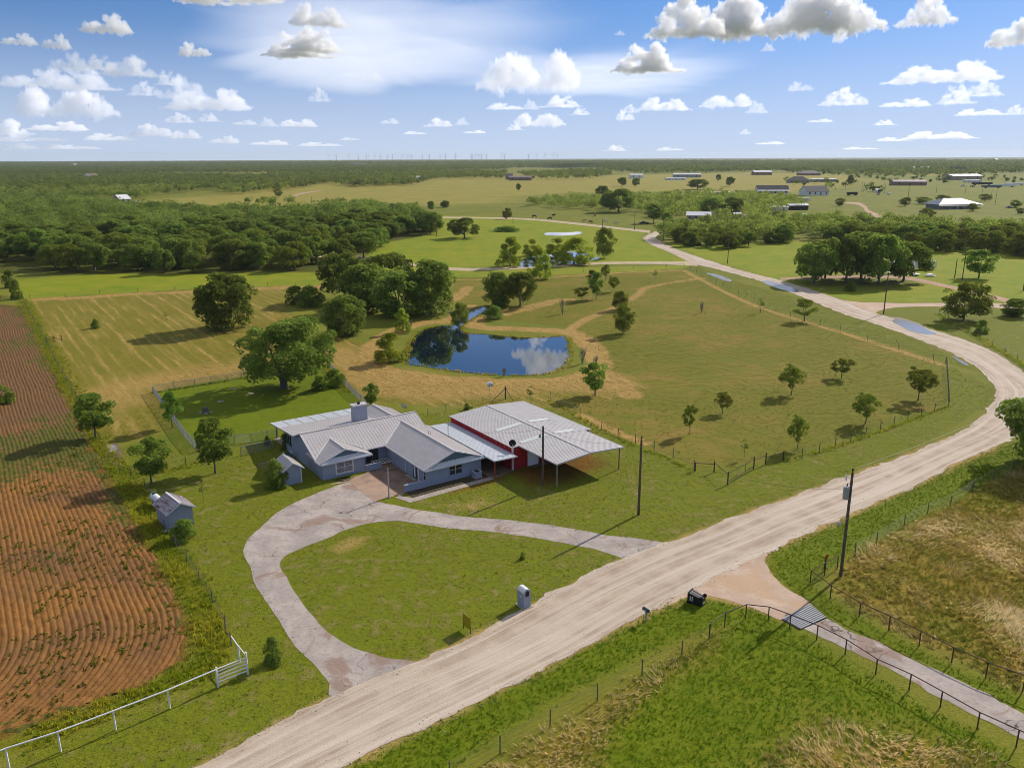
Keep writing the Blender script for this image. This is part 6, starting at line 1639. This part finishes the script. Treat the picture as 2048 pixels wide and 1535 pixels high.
for i, (x, y, wpx, lb) in enumerate(((1862, 553, 30, 'white flat panels piled beside the trailers'), (1832, 551, 18, 'white crate-like panels beside the trailers'), (1790, 548, 36, 'white sheets laid in front of the hidden trailer'))):
    p = at(x, y); L = wpx / FPX * depth(p); mb = MB(); rg = random.Random(i)
    for k in range(5): mb.box((-L / 2 + rg.uniform(0, L * .4), rg.uniform(-1.2, .4), .1 + k * .14), (L / 2 - rg.uniform(0, L * .4), rg.uniform(.6, 2.2), .2 + k * .14))
    tag(mb.build('panel_heap', M['whitewall'], None, p), lb, 'panels')

def car(name, x, y, yaw, label, paint='truckpaint', pickup=True, sc=1.0):
    o = empty(name, at(x, y), R(yaw), label, 'pickup' if pickup else 'car'); o.scale = (sc,) * 3
    prof = [(-2.7, .5), (2.7, .5), (2.75, .95), (1.5, 1.12), (.9, 1.75), (-.6, 1.78), (-.75, 1.15), (-2.7, 1.12)] if pickup else [(-2.2, .45), (2.2, .45), (2.2, .85), (1.2, 1.0), (.6, 1.45), (-1.3, 1.5), (-2.1, 1.0)]
    MB().prism(prof, 'v', -.95, .95).build('body', M[paint], o)
    MB().prism([(-.5, 1.2), (.85, 1.2), (.62, 1.68), (-.45, 1.7)], 'v', -.97, .97).build('window', M['glass'], o)
    if pickup: MB().box((-2.6, -.8, 1.125), (-.8, .8, 1.14)).build('load_bed', M['dark'], o)
    for sx in (-1.7, 1.75):
        for sy in (-.9, .9): MB().tube([(sx * (1 if pickup else .8), sy - .1, .4), (sx * (1 if pickup else .8), sy + .1, .4)], .4, 12).build('wheel', M['tyre'], o)
    for sy in (-.7, .7): MB().box((2.7, sy - .15, .7), (2.78, sy + .15, .85)).build('headlight', M['trim'], o)
car('pickup_truck', 1288, 448, 170, 'dark pickup truck parked on the grass by the caliche lane')
car('parked_car', 276, 405, 5, 'white car beside the small pale house', 'whitewall', False)
car('parked_car', 1383, 445, 0, 'white car in front of the low stone house', 'whitewall', False)
car('parked_car', 2018, 416, 10, 'pale car under the trees by the hip-roofed house', 'greywall', False)
for i, (x, y, c, lb) in enumerate(((1925, 373, 'whitewall', 'white vehicle at the near end of the trailer yard'), (1945, 374, 'greywall', 'grey vehicle second in the trailer yard'), (1966, 374, 'truckpaint', 'dark vehicle in the trailer yard'), (1757, 390, 'tanwall', 'tan vehicle beside the far paddock hut'), (1778, 389, 'whitewall', 'white vehicle in the far paddock'))):
    car('parked_car', x, y, 20 * i, lb, c, False, 1.3)
for i, (x, y, wpx, c, lb) in enumerate(((1985, 376, 36, 'teal', 'green long trailer in the yard past the beige barn'), (2010, 374, 44, 'whitewall', 'white long trailer in the yard past the beige barn'), (1965, 370, 40, 'dark', 'dark long trailer in the yard past the beige barn'), (2030, 371, 40, 'whitewall', 'white trailer at the picture edge of the yard'), (1705, 391, 20, 'dark', 'dark low stack beside the far paddock'))):
    p = at(x, y); L = wpx / FPX * depth(p); o = empty('cargo_trailer', p, 0, lb, 'trailer')
    MB().box((-L / 2, 0, .9), (L / 2, 2.6, 3.4)).build('body', M[c], o)
    for t in (-.35, .35): MB().box((t * L - .8, .1, 0), (t * L + .8, 2.5, .88)).build('wheel', M['tyre'], o)

# ------------------------------------------------------------------ cattle
def cow_mesh(mat, grazing):
    me = bpy.data.meshes.new('cow'); bm = bmesh.new(); V = {}
    def v(n, p): V[n] = bm.verts.new(p)
    v('hip', (-.75, 0, 1.15)); v('mid', (-.1, 0, 1.05)); v('sh', (.6, 0, 1.12)); v('nk', (1.0, 0, 1.15 if not grazing else .95))
    v('hd', (1.3, 0, 1.4 if not grazing else .45)); v('mz', (1.62, 0, 1.25 if not grazing else .15)); v('tl', (-1.0, 0, 1.1)); v('tl2', (-1.08, 0, .45))
    E_ = [('hip', 'mid'), ('mid', 'sh'), ('sh', 'nk'), ('nk', 'hd'), ('hd', 'mz'), ('hip', 'tl'), ('tl', 'tl2')]
    for s in (-1, 1):
        v('hk%d' % s, (-.68, s * .24, .8)); v('hh%d' % s, (-.86, s * .24, .42)); v('hf%d' % s, (-.78, s * .24, .03))
        v('fk%d' % s, (.58, s * .22, .75)); v('fn%d' % s, (.62, s * .22, .4)); v('ff%d' % s, (.58, s * .22, .03)); v('ear%d' % s, (V['hd'].co.x - .05, s * .28, V['hd'].co.z + .06))
        E_ += [('hip', 'hk%d' % s), ('hk%d' % s, 'hh%d' % s), ('hh%d' % s, 'hf%d' % s), ('sh', 'fk%d' % s), ('fk%d' % s, 'fn%d' % s), ('fn%d' % s, 'ff%d' % s), ('hd', 'ear%d' % s)]
    for a, b in E_: bm.edges.new((V[a], V[b]))
    names = list(V); bm.to_mesh(me); bm.free()
    o = bpy.data.objects.new('c', me); COL.objects.link(o)
    md = o.modifiers.new('s', 'SKIN'); o.modifiers.new('u', 'SUBSURF').render_levels = 1
    rad = dict(hip=.36, mid=.40, sh=.36, nk=.22, hd=.16, mz=.10, tl=.06, tl2=.04)
    for i, n in enumerate(names):
        r = rad.get(n) or (.17 if n[:2] in ('hk', 'fk') else .05 if n[:2] == 'ea' else .075)
        me.skin_vertices[0].data[i].radius = (r, r); me.skin_vertices[0].data[i].use_root = n == 'hip'
    m2 = bpy.data.meshes.new_from_object(o.evaluated_get(bpy.context.evaluated_depsgraph_get())); bpy.data.objects.remove(o)
    m2.name = 'cow'; m2.materials.clear(); m2.materials.append(mat); return m2
for x, y, c, gz, yaw, lb in ((1068, 435, 'cowblack', True, 10, 'black cow grazing alone near the caliche lane'), (1100, 439, 'cowblack', True, 200, 'black cow grazing, nearer of a close pair'), (1107, 433, 'cowblack', False, 30, 'black cow standing behind its grazing neighbour'),
    (1190, 433, 'cowred', False, 90, 'reddish brown cow standing apart on the meadow'), (1169, 444, 'cowtan', True, 170, 'tan cow grazing beside a darker one'), (1181, 446, 'cowred', True, 20, 'brown cow grazing beside a tan one'), (1212, 444, 'cowwhite', True, 190, 'cream cow grazing near the pole'), (1232, 448, 'cowwhite', True, 10, 'white cow grazing nearest the lane')):
    o = link('cow', cow_mesh(M[c], gz), None, at(x, y), R(yaw)); o.scale = (1.25,) * 3; tag(o, lb, 'cow')

# ------------------------------------------------------------------ wind turbines on the skyline
for i, (x, yt) in enumerate(((658, 310), (673, 310), (698, 310), (717, 311), (733, 311), (738, 310), (750, 311), (761, 310), (775, 311), (785, 310), (804, 310), (816, 310), (823, 310), (845, 310), (859, 310), (880, 311), (891, 310), (911, 310), (943, 308), (945, 309), (952, 309), (958, 308), (963, 309), (973, 309), (1004, 310), (1009, 311), (1057, 309), (1074, 309), (1090, 309), (1106, 310), (1114, 309))):
    D = 9000 + (i * 37 % 11) * 130
    d = FW * FPX + RT * (x - CW / 2) - UP * (319 - CH / 2); t = D / d.y
    o = empty('wind_turbine', (d.x * t, D, 0), random.Random(i).uniform(-.6, .6), 'slender wind turbine in the long row on the skyline', 'wind turbine', 'wind turbines on the skyline')
    hub = 62.0; ph = random.Random(i + 50).uniform(0, 2.1)
    MB().tube([(0, 0, 0), (0, 0, hub)], [2.4, 1.4], 8).build('tower', M['turbine'], o)
    MB().box((-1.6, -4, hub - 1.4), (1.6, 4, hub + 1.8)).build('nacelle', M['turbine'], o)
    for k in range(3):
        a = ph + k * 2.094; MB().tube([(0, -4.5, hub), (math.sin(a) * 10, -4.5, hub + math.cos(a) * 10), (math.sin(a) * 32, -4.5, hub + math.cos(a) * 32)], [1.0, 1.4, .4], 5).build('blade', M['turbine'], o)

# ------------------------------------------------------------------ tall grass that stands up: one mass per kind of growth
def blademat():
    m, t, b = newmat('grass_blades'); t.nodes.remove(b)
    c = nattr(t, 'tint').outputs['Color']
    d = t.nodes.new('ShaderNodeBsdfDiffuse'); tr = t.nodes.new('ShaderNodeBsdfTranslucent'); mx = t.nodes.new('ShaderNodeMixShader'); mx.inputs[0].default_value = .5
    t.links.new(c, d.inputs[0]); t.links.new(c, tr.inputs[0]); t.links.new(d.outputs[0], mx.inputs[1]); t.links.new(tr.outputs[0], mx.inputs[2])
    t.links.new(mx.outputs[0], t.nodes['Material Output'].inputs['Surface']); return m
M['grassblade'] = blademat()
def tufts(name, polys, dens, h, wd, cols, seed, lean=.5, blades=5, patch=6.0, label=None, cut=None, line=None, swirl=False, gate=None):
    rg = np.random.default_rng(seed); XY = []
    for p in polys:
        x0, y0 = p.min(0); x1, y1 = p.max(0)
        x0, x1 = max(x0, -60), min(x1, 110); y0, y1 = max(y0, 36), min(y1, 330)
        n = int((x1 - x0) * (y1 - y0) * dens); q = np.stack([rg.uniform(x0, x1, n), rg.uniform(y0, y1, n)], 1)
        XY.append(q[sdist(q[:, 0], q[:, 1], p) > rg.normal(0, .35, n)])
    for ln, hwid, dn in (line or []):
        L = spline(W2(ln), 6); seg = np.hypot(*np.diff(L, axis=0).T); n = int(seg.sum() * hwid * 2 * dn)
        i = rg.choice(len(seg), n, p=seg / seg.sum()); tt = rg.random(n)[:, None]
        XY.append(L[i] * (1 - tt) + L[i + 1] * tt + rg.normal(0, hwid * .6, (n, 2)))
    P = np.concatenate(XY)
    P = P[np.abs(np.degrees(np.arctan2(P[:, 0], P[:, 1]))) < 36]
    for p in (cut or []): P = P[~inpoly(P[:, 0], P[:, 1], p)]
    f = fbm(P[:, 0] / patch, P[:, 1] / patch, seed)
    if gate: P, f = P[f > gate], f[f > gate]
    n = len(P); B = blades
    a = rg.uniform(0, 6.28, (n, B)); hh = h * (.5 + .9 * rg.random((n, B))) * (.55 + .9 * f[:, None])
    if swirl:
        w0 = (fbm(P[:, 0] / 7, P[:, 1] / 7, seed + 3) * 9)[:, None]; la = w0 + rg.normal(0, .8, (n, B))
    else: la = rg.uniform(0, 6.28, (n, B))
    le = lean * hh * (.3 + rg.random((n, B)))
    base = np.stack([P[:, 0, None] + rg.normal(0, wd * 1.3, (n, B)), P[:, 1, None] + rg.normal(0, wd * 1.3, (n, B)), np.zeros((n, B))], -1)
    side = np.stack([np.cos(a), np.sin(a), np.zeros_like(a)], -1) * (wd * (.5 + rg.random((n, B))))[..., None]
    dl = np.stack([np.cos(la), np.sin(la), np.zeros_like(la)], -1)
    mid = base + dl * (le * .35)[..., None] + np.array([0, 0, 1]) * (hh * .65)[..., None]
    tip = base + dl * le[..., None] + np.array([0, 0, 1]) * hh[..., None]
    V = np.stack([base - side * .5, base + side * .5, mid + side * .45, tip, mid - side * .45], 2).reshape(-1, 3)
    nb = n * B; k = np.arange(nb)[:, None] * 5
    Fq = np.concatenate([k + np.array([0, 1, 2, 4]), k + np.array([4, 2, 3, 3])], 0)
    me = bpy.data.meshes.new(name)
    C = np.array(cols); t = np.clip(f[:, None] * 1.6 - (.18 if swirl else .3) + rg.normal(0, .22, (n, B)), 0, .999) * (len(C) - 1)
    i0 = t.astype(int); fr = (t - i0)[..., None]; col = (C[i0] * (1 - fr) + C[np.minimum(i0 + 1, len(C) - 1)] * fr) * (.75 + .5 * rg.random((n, B)))[..., None]
    tint = np.concatenate([np.repeat(col.reshape(-1, 3), 5, 0), np.ones((nb * 5, 1))], 1)
    tri = np.concatenate([k + np.array([0, 1, 2]), k + np.array([0, 2, 4]), k + np.array([4, 2, 3])], 0)
    me = np_mesh(name, V, tri, M['grassblade'], {'tint': ('POINT', 'FLOAT_COLOR', tint)})
    return tag(link(name, me), label, 'grass', kind='stuff')
roadp = W2([q[0] for q in ROAD] + [q[1] for q in ROAD][::-1])
lanep = W2([(1564, 1238), (1619, 1207), (1652, 1236), (1820, 1313), (2047, 1424), (2200, 1495), (2230, 1572), (2047, 1480), (1885, 1397), (1753, 1327), (1602, 1260)])
apr = W2([(1385, 1192), (1500, 1214), (1562, 1240), (1619, 1207), (1535, 1140), (1533, 1110)])
CUT = [roadp, lanep, apr]
tufts('dry_grass', [WP['dry']], 12, .30, .05, [A(108, 124, 38, 1), A(132, 134, 46, 1), A(160, 142, 66, 1), A(186, 164, 100, 1), A(232, 214, 170, 1.1)], 1, 1.7, 6, 6, 'tall golden windswept hay grass', CUT, swirl=True)
tufts('dry_grass', [WP['dryfront'], WP['dryfront2']], 10, .24, .05, [A(112, 122, 40, 1.0), A(150, 138, 70, 1.0), A(222, 198, 144, 1.1)], 2, 1.8, 5, 5, 'dry tan grass along the near fence', CUT, swirl=True)
tufts('green_grass', [WP['lush1']], 15, .13, .045, [A(76, 112, 16, 1), A(100, 132, 22, 1), A(124, 146, 36, 1)], 3, 1.0, 4, 5, 'thick green grass of the near field', CUT)
tufts('green_grass', [WP['lush2']], 14, .11, .045, [A(78, 104, 18, 1), A(102, 124, 26, 1), A(130, 136, 46, 1)], 4, 1.0, 4, 4, 'thick green grass of the road verge', CUT)
tufts('weeds', [WP['verge']], 8, .30, .07, [A(104, 126, 22, 1.1), A(138, 148, 30, 1.1), A(174, 162, 52, 1.1)], 5, .7, 5, 5, 'tall weeds along the ploughed field', [WP['field']])
tufts('weeds', [WP['field']], 1.1, .22, .14, [A(88, 104, 24), A(110, 118, 34), A(92, 112, 30)], 6, .6, 4, 9, 'weeds coming up between the furrows', None, gate=.56)
tufts('pasture_grass', [WP['rough']], 2.2, .09, .06, [A(110, 120, 36, 1.1), A(134, 130, 54, 1.1), A(120, 128, 40, 1.1), A(156, 136, 80, 1.1)], 7, .9, 5, 9, 'uneven tufts of the rough pasture', None)
LAWNCUT = CUT + [W2([(664, 1394), (498, 1130), (487, 1100), (530, 1045), (622, 990), (700, 963), (790, 1010), (950, 1034), (1332, 1085), (1258, 1119), (980, 1062), (830, 1046), (720, 1050), (580, 1106), (560, 1124), (642, 1250), (760, 1311), (832, 1324), (760, 1360)]), np.array([HUV(*q)[:2] for q in ((-.2, -2), (-.2, 18.8), (12.5, 18.8), (20, 5.6), (33.6, 5.6), (33.6, -11), (22, -18), (20, -12), (5, -12.2), (2, -9.4))])]
tufts('lawn_grass', [WP['lawn'], WP['roadside']], 5, .075, .05, [A(80, 98, 22, 1), A(104, 112, 30, 1), A(122, 116, 50, 1), A(150, 134, 92, 1)], 17, 1.0, 3, 6, 'short rough lawn grass', LAWNCUT)
tufts('hay_stubble', [WP['hay']], 2.2, .09, .06, [A(98, 106, 38, 1), A(130, 120, 60, 1), A(176, 150, 98, 1)], 18, 1.6, 3, 6, 'cut hay stubble of the mown field', [W2(POND)])
RIM = POND + POND[:1]
def stones(name, label, seed):
    rg = np.random.default_rng(seed); P = []
    for side in (0, 1):
        L = spline(W2([q[side] for q in ROAD[:20]]), 8); seg = np.hypot(*np.diff(L, axis=0).T); n = 2600
        i = rg.choice(len(seg), n, p=seg / seg.sum()); tt = rg.random(n)[:, None]
        P.append(L[i] * (1 - tt) + L[i + 1] * tt + rg.normal(0, .55, (n, 2)))
    P = np.concatenate(P); n = len(P); r = .02 + .06 * rg.random(n) ** 3
    D = np.array([(1, 0, 0), (-1, 0, 0), (0, 1, 0), (0, -1, 0), (0, 0, .7), (0, 0, -.3)])
    V = np.concatenate([P, np.full((n, 1), .03)], 1)[:, None, :] + D[None] * (r[:, None] * (.7 + .6 * rg.random((n, 6))))[..., None]
    T = np.array([(0, 2, 4), (2, 1, 4), (1, 3, 4), (3, 0, 4), (2, 0, 5), (1, 2, 5), (3, 1, 5), (0, 3, 5)])
    me = np_mesh(name, V.reshape(-1, 3), (np.arange(n)[:, None, None] * 6 + T[None]).reshape(-1, 3), M['stone'])
    return tag(link(name, me), label, 'gravel', kind='stuff')
stones('loose_gravel', 'loose stones thrown to the road edges', 3)
tufts('bank_grass', [], 0, .26, .09, [A(110, 126, 30, 1.1), A(150, 150, 44, 1.1), A(176, 150, 72, 1.1)], 8, .5, 5, 6, 'tall grass round the pond bank', [WP['rough'][:0]] if False else None, [(RIM, .7, 4), ([(100, 690), (140, 780), (200, 880), (232, 930)], 1.2, 4), ([(655, 735), (700, 785)], 1.0, 4)])
tufts('fence_grass', [], 0, .26, .10, [A(104, 126, 22, 1.1), A(136, 146, 34, 1.1), A(164, 152, 58, 1.1)], 9, .5, 4, 5, 'long grass left standing under the fences', None, [([(306, 786), (512, 752), (655, 732)], .4, 9), ([(205, 930), (296, 947), (420, 919)], .7, 6), ([(1897, 813), (1701, 884), (1566, 921)], .4, 6), ([(1100, 801), (1236, 875), (1388, 941)], .4, 6), ([(46, 600), (118, 735), (190, 855)], 1.5, 4), ([(1878, 628), (1960, 678), (2060, 738)], .9, 5)])

# ------------------------------------------------------------------ clouds: closed bodies of scattering droplets
vm = bpy.data.materials.new('cloud_droplets'); vm.use_nodes = True; n_t = vm.node_tree; n_t.nodes.clear()
o_ = n_t.nodes.new('ShaderNodeOutputMaterial'); vs_ = n_t.nodes.new('ShaderNodeVolumeScatter')
vs_.inputs['Color'].default_value = (1, 1, 1, 1); vs_.inputs['Density'].default_value = .016; vs_.inputs['Anisotropy'].default_value = .32
n_t.links.new(vs_.outputs[0], o_.inputs['Volume'])
vfar = vm.copy(); vfar.name = 'far_cloud_droplets'
[n for n in vfar.node_tree.nodes if n.type == 'VOLUME_SCATTER'][0].inputs['Density'].default_value = .0045
veil = bpy.data.materials.new('veil_droplets'); veil.use_nodes = True; n_t = veil.node_tree; n_t.nodes.clear()
o_ = n_t.nodes.new('ShaderNodeOutputMaterial'); vs_ = n_t.nodes.new('ShaderNodeVolumeScatter')
vs_.inputs['Color'].default_value = (1, 1, 1, 1); vs_.inputs['Density'].default_value = .00018; vs_.inputs['Anisotropy'].default_value = .3
n_t.links.new(vs_.outputs[0], o_.inputs['Volume'])
TX = []
for sc, dp in ((.34, 3), (.12, 4), (.045, 3)):
    q = bpy.data.textures.new('billow', 'CLOUDS'); q.noise_scale = sc; q.noise_depth = dp; q.noise_type = 'HARD_NOISE' if sc < .3 else 'SOFT_NOISE'; TX.append(q)
def cloud_mesh(seed, n, asp, vox=.014, wisp=0):
    rg = random.Random(seed); bm = bmesh.new()
    lumps = [(rg.uniform(-.7, .7), rg.uniform(.35, 1)) for _ in range(4)]
    for i in range(n):
        t = rg.uniform(-1, 1)
        env = max(.12, max(hh * max(0, 1 - ((t - c) / .55) ** 2) for c, hh in lumps)) * max(.1, 1 - t * t) ** .4
        z = rg.random() ** 1.2 * asp * 2 * env
        r = rg.uniform(.07, .19) * (.6 + .4 * env) * (1 - .3 * z / (asp * 2))
        bmesh.ops.create_icosphere(bm, subdivisions=2, radius=1, matrix=Matrix.Translation((t * (1 - r), rg.uniform(-.4, .4) * max(.2, env), max(z, r * .5))) @ Matrix.Diagonal((r * 1.3, r * 1.2, r * (.9 if z > .1 else .6), 1)))
    me = bpy.data.meshes.new('cloud'); bm.to_mesh(me); bm.free()
    ob = bpy.data.objects.new('tmp', me); COL.objects.link(ob)
    a = ob.modifiers.new('r', 'REMESH'); a.mode = 'VOXEL'; a.voxel_size = vox
    for t, st in zip(TX, (.09, .115, .07)):
        d = ob.modifiers.new('d', 'DISPLACE'); d.texture = t; d.strength = st; d.mid_level = .42
    nm = bpy.data.meshes.new_from_object(ob.evaluated_get(bpy.context.evaluated_depsgraph_get())); bpy.data.objects.remove(ob)
    nm.materials.clear(); nm.materials.append(vm); nm.name = 'cloud'
    co = np.empty(len(nm.vertices) * 3); nm.vertices.foreach_get('co', co); co = co.reshape(-1, 3)
    return nm, co[:, 2].max(), co[:, 2].min(), np.abs(co[:, 0]).max()
CV = [cloud_mesh(200 + i, 120, a) for i, a in enumerate((.30, .42, .36, .26, .48, .34, .22, .4))]
CVF = []
for me_, a_, b2_, c2_ in CV:
    m2 = me_.copy(); m2.materials[0] = vfar; CVF.append((m2, a_, b2_, c2_))
crg = random.Random(4)
def cloud(x, yb, wpx, hpx, var=None, alt=1250, flip=None):
    d = (FW * FPX + RT * (x - CW / 2) - UP * (yb - CH / 2)).normalized()
    dist = min((alt - CAMH) / max(d.z, .004), 42000)
    p = Vector((0, 0, CAMH)) + d * dist
    me, zt, zb, xm = (CVF if dist > 14000 else CV)[crg.randrange(len(CV)) if var is None else var]
    o = link('cloud', me, None, p, -math.atan2(d.x, d.y) + crg.uniform(-.25, .25))
    s = wpx / FPX * dist / 2 / xm; sz = hpx / FPX * dist / (zt - zb)
    o.scale = (s * (flip or crg.choice((-1, 1))), s * crg.uniform(.8, 1.2), sz); o.location.z -= zb * sz
    return tag(o, kind='structure')
CL = [(1368, 84, 150, 92, 1), (1580, 90, 320, 100, 0, 1250, 1), (1846, 60, 104, 66, 4), (1296, 153, 150, 60, 2), (1055, 197, 205, 92, 0, 1250, -1), (1020, 180, 110, 70, 5), (626, 112, 125, 50, 2), (640, 207, 46, 32, 1),
      (600, 112, 0, 0), (585, 70, 0, 0), (640, 60, 115, 48, 3), (600, 122, 140, 52, 2, 1250, -1), (415, 226, 160, 46, 3), (365, 205, 90, 50, 5), (335, 175, 50, 30, 2), (140, 245, 165, 62, 0), (80, 183, 130, 40, 6), (175, 187, 120, 44, 2), (140, 150, 70, 40, 6), (115, 105, 50, 32, 6), (270, 160, 110, 42, 5), (200, 145, 70, 30, 2), (215, 75, 90, 40, 6), (40, 95, 60, 24, 6), (290, 195, 65, 30, 1),
      (1685, 215, 88, 38, 1), (1330, 225, 105, 30, 3), (1450, 220, 100, 30, 0), (1512, 230, 46, 28, 4), (1880, 170, 190, 38, 3), (1912, 214, 66, 38, 2), (1965, 197, 66, 34, 1), (2035, 98, 100, 48, 5), (460, 12, 200, 30, 6), (1120, 218, 90, 26, 2), (1060, 222, 40, 24, 4), (740, 165, 55, 18, 3), (390, 118, 62, 30, 6), (25, 275, 80, 32, 5), (120, 265, 100, 20, 6), (360, 248, 56, 22, 1), (420, 246, 50, 18, 2),
      (535, 256, 42, 22, 4), (490, 252, 50, 12, 6), (595, 256, 80, 18, 3), (875, 256, 62, 20, 5), (925, 252, 32, 18, 4), (1080, 258, 105, 32, 0), (1010, 222, 80, 16, 6), (1030, 262, 40, 14, 2), (1250, 245, 40, 26, 6), (1260, 228, 40, 20, 1), (1160, 232, 46, 16, 2), (1810, 217, 90, 18, 6), (1960, 233, 80, 14, 3), (1490, 270, 24, 12, 1), (1770, 252, 45, 11, 2), (370, 280, 60, 20, 3), (450, 290, 60, 18, 6), (300, 276, 90, 26, 5),
      (60, 285, 120, 14, 6), (220, 284, 90, 16, 6), (540, 292, 80, 12, 6), (640, 294, 90, 10, 6), (1230, 304, 50, 14, 2), (1340, 303, 60, 9, 6), (1880, 280, 120, 16, 3), (1790, 284, 70, 9, 6), (2030, 232, 40, 20, 1), (1600, 186, 50, 22, 6), (1535, 105, 30, 18, 4), (1240, 72, 24, 10, 1), (1640, 246, 50, 8, 6), (1540, 290, 60, 7, 6), (780, 250, 40, 14, 6), (830, 270, 50, 8, 6), (950, 268, 50, 8, 6), (700, 282, 40, 8, 6), (1720, 300, 70, 6, 6), (20, 300, 100, 12, 6), (140, 300, 110, 10, 6)]
for q in CL:
    if q[2]: cloud(*q)
cloud(1112, -88, 170, 120, 4, 1250); cloud(1075, -60, 60, 30, 2); cloud(1750, -160, 300, 90, 5); cloud(300, -220, 260, 80, 2)
# high thin veil: a flat lens with frayed edges
def veil_cloud(x, y, wpx, hpx, alt, thick, seed):
    d = (FW * FPX + RT * (x - CW / 2) - UP * (y - CH / 2)).normalized(); dist = (alt - CAMH) / d.z
    c = Vector((0, 0, CAMH)) + d * dist
    y0, y1 = y - hpx / 2, y + hpx / 2
    f = lambda yy: (alt - CAMH) / (FW * FPX - UP * (yy - CH / 2)).normalized().z
    ry = (f(y1) - f(y0)) / 2; rx = wpx / FPX * dist / 2
    N, K = 96, 22; V = []; Fc = []
    for i in range(K + 1):
        r = i / K
        for k in range(N):
            a = 2 * math.pi * k / N; ca, sa = math.cos(a), math.sin(a)
            e = 1 + .9 * (fbm(np.array([ca * 2.2 + 9]), np.array([sa * 2.2 + seed]), seed, 4)[0] - .5) * r
            px_, py_ = ca * r * rx * e, sa * r * ry * e
            th = thick * (1 - r * r) ** 2.0 * (.35 + 1.1 * fbm(np.array([px_ / rx * 3]), np.array([py_ / ry * 5]), seed + 9, 4)[0]) + (2 if i < K else 0)
            V.append((px_, py_, th)); 
    n = len(V); V = V + [(p[0], p[1], -p[2] * .25) for p in V]
    for i in range(K):
        for k in range(N):
            a_, b_, c_, d_ = i * N + k, i * N + (k + 1) % N, (i + 1) * N + (k + 1) % N, (i + 1) * N + k
            Fc.append((a_, d_, c_, b_)); Fc.append((a_ + n, b_ + n, c_ + n, d_ + n))
    me = bpy.data.meshes.new('cloud'); me.from_pydata(V, [], Fc); me.materials.append(veil)
    bm = bmesh.new(); bm.from_mesh(me); bmesh.ops.remove_doubles(bm, verts=bm.verts, dist=.5); bmesh.ops.recalc_face_normals(bm, faces=bm.faces); bm.to_mesh(me); bm.free()
    o = link('cloud', me, None, c, -math.atan2(d.x, d.y)); return tag(o, kind='structure')
veil_cloud(700, 112, 640, 190, 5200, 900, 3); veil_cloud(1190, 160, 560, 100, 5200, 420, 5)

# ------------------------------------------------------------------ haze: even air round everything that stands on the ground
hz = MB().box((-16800, -16800, -1), (16800, 16800, 110)).build('haze', bpy.data.materials.new('haze'))
m = hz.data.materials[0]; m.use_nodes = True; t = m.node_tree; t.nodes.clear()
o_ = t.nodes.new('ShaderNodeOutputMaterial'); pv = t.nodes.new('ShaderNodeVolumePrincipled')
pv.inputs['Color'].default_value = (.80, .88, 1, 1); pv.inputs['Density'].default_value = .00004; pv.inputs['Anisotropy'].default_value = .2
t.links.new(pv.outputs[0], o_.inputs['Volume']); tag(hz, kind='stuff')
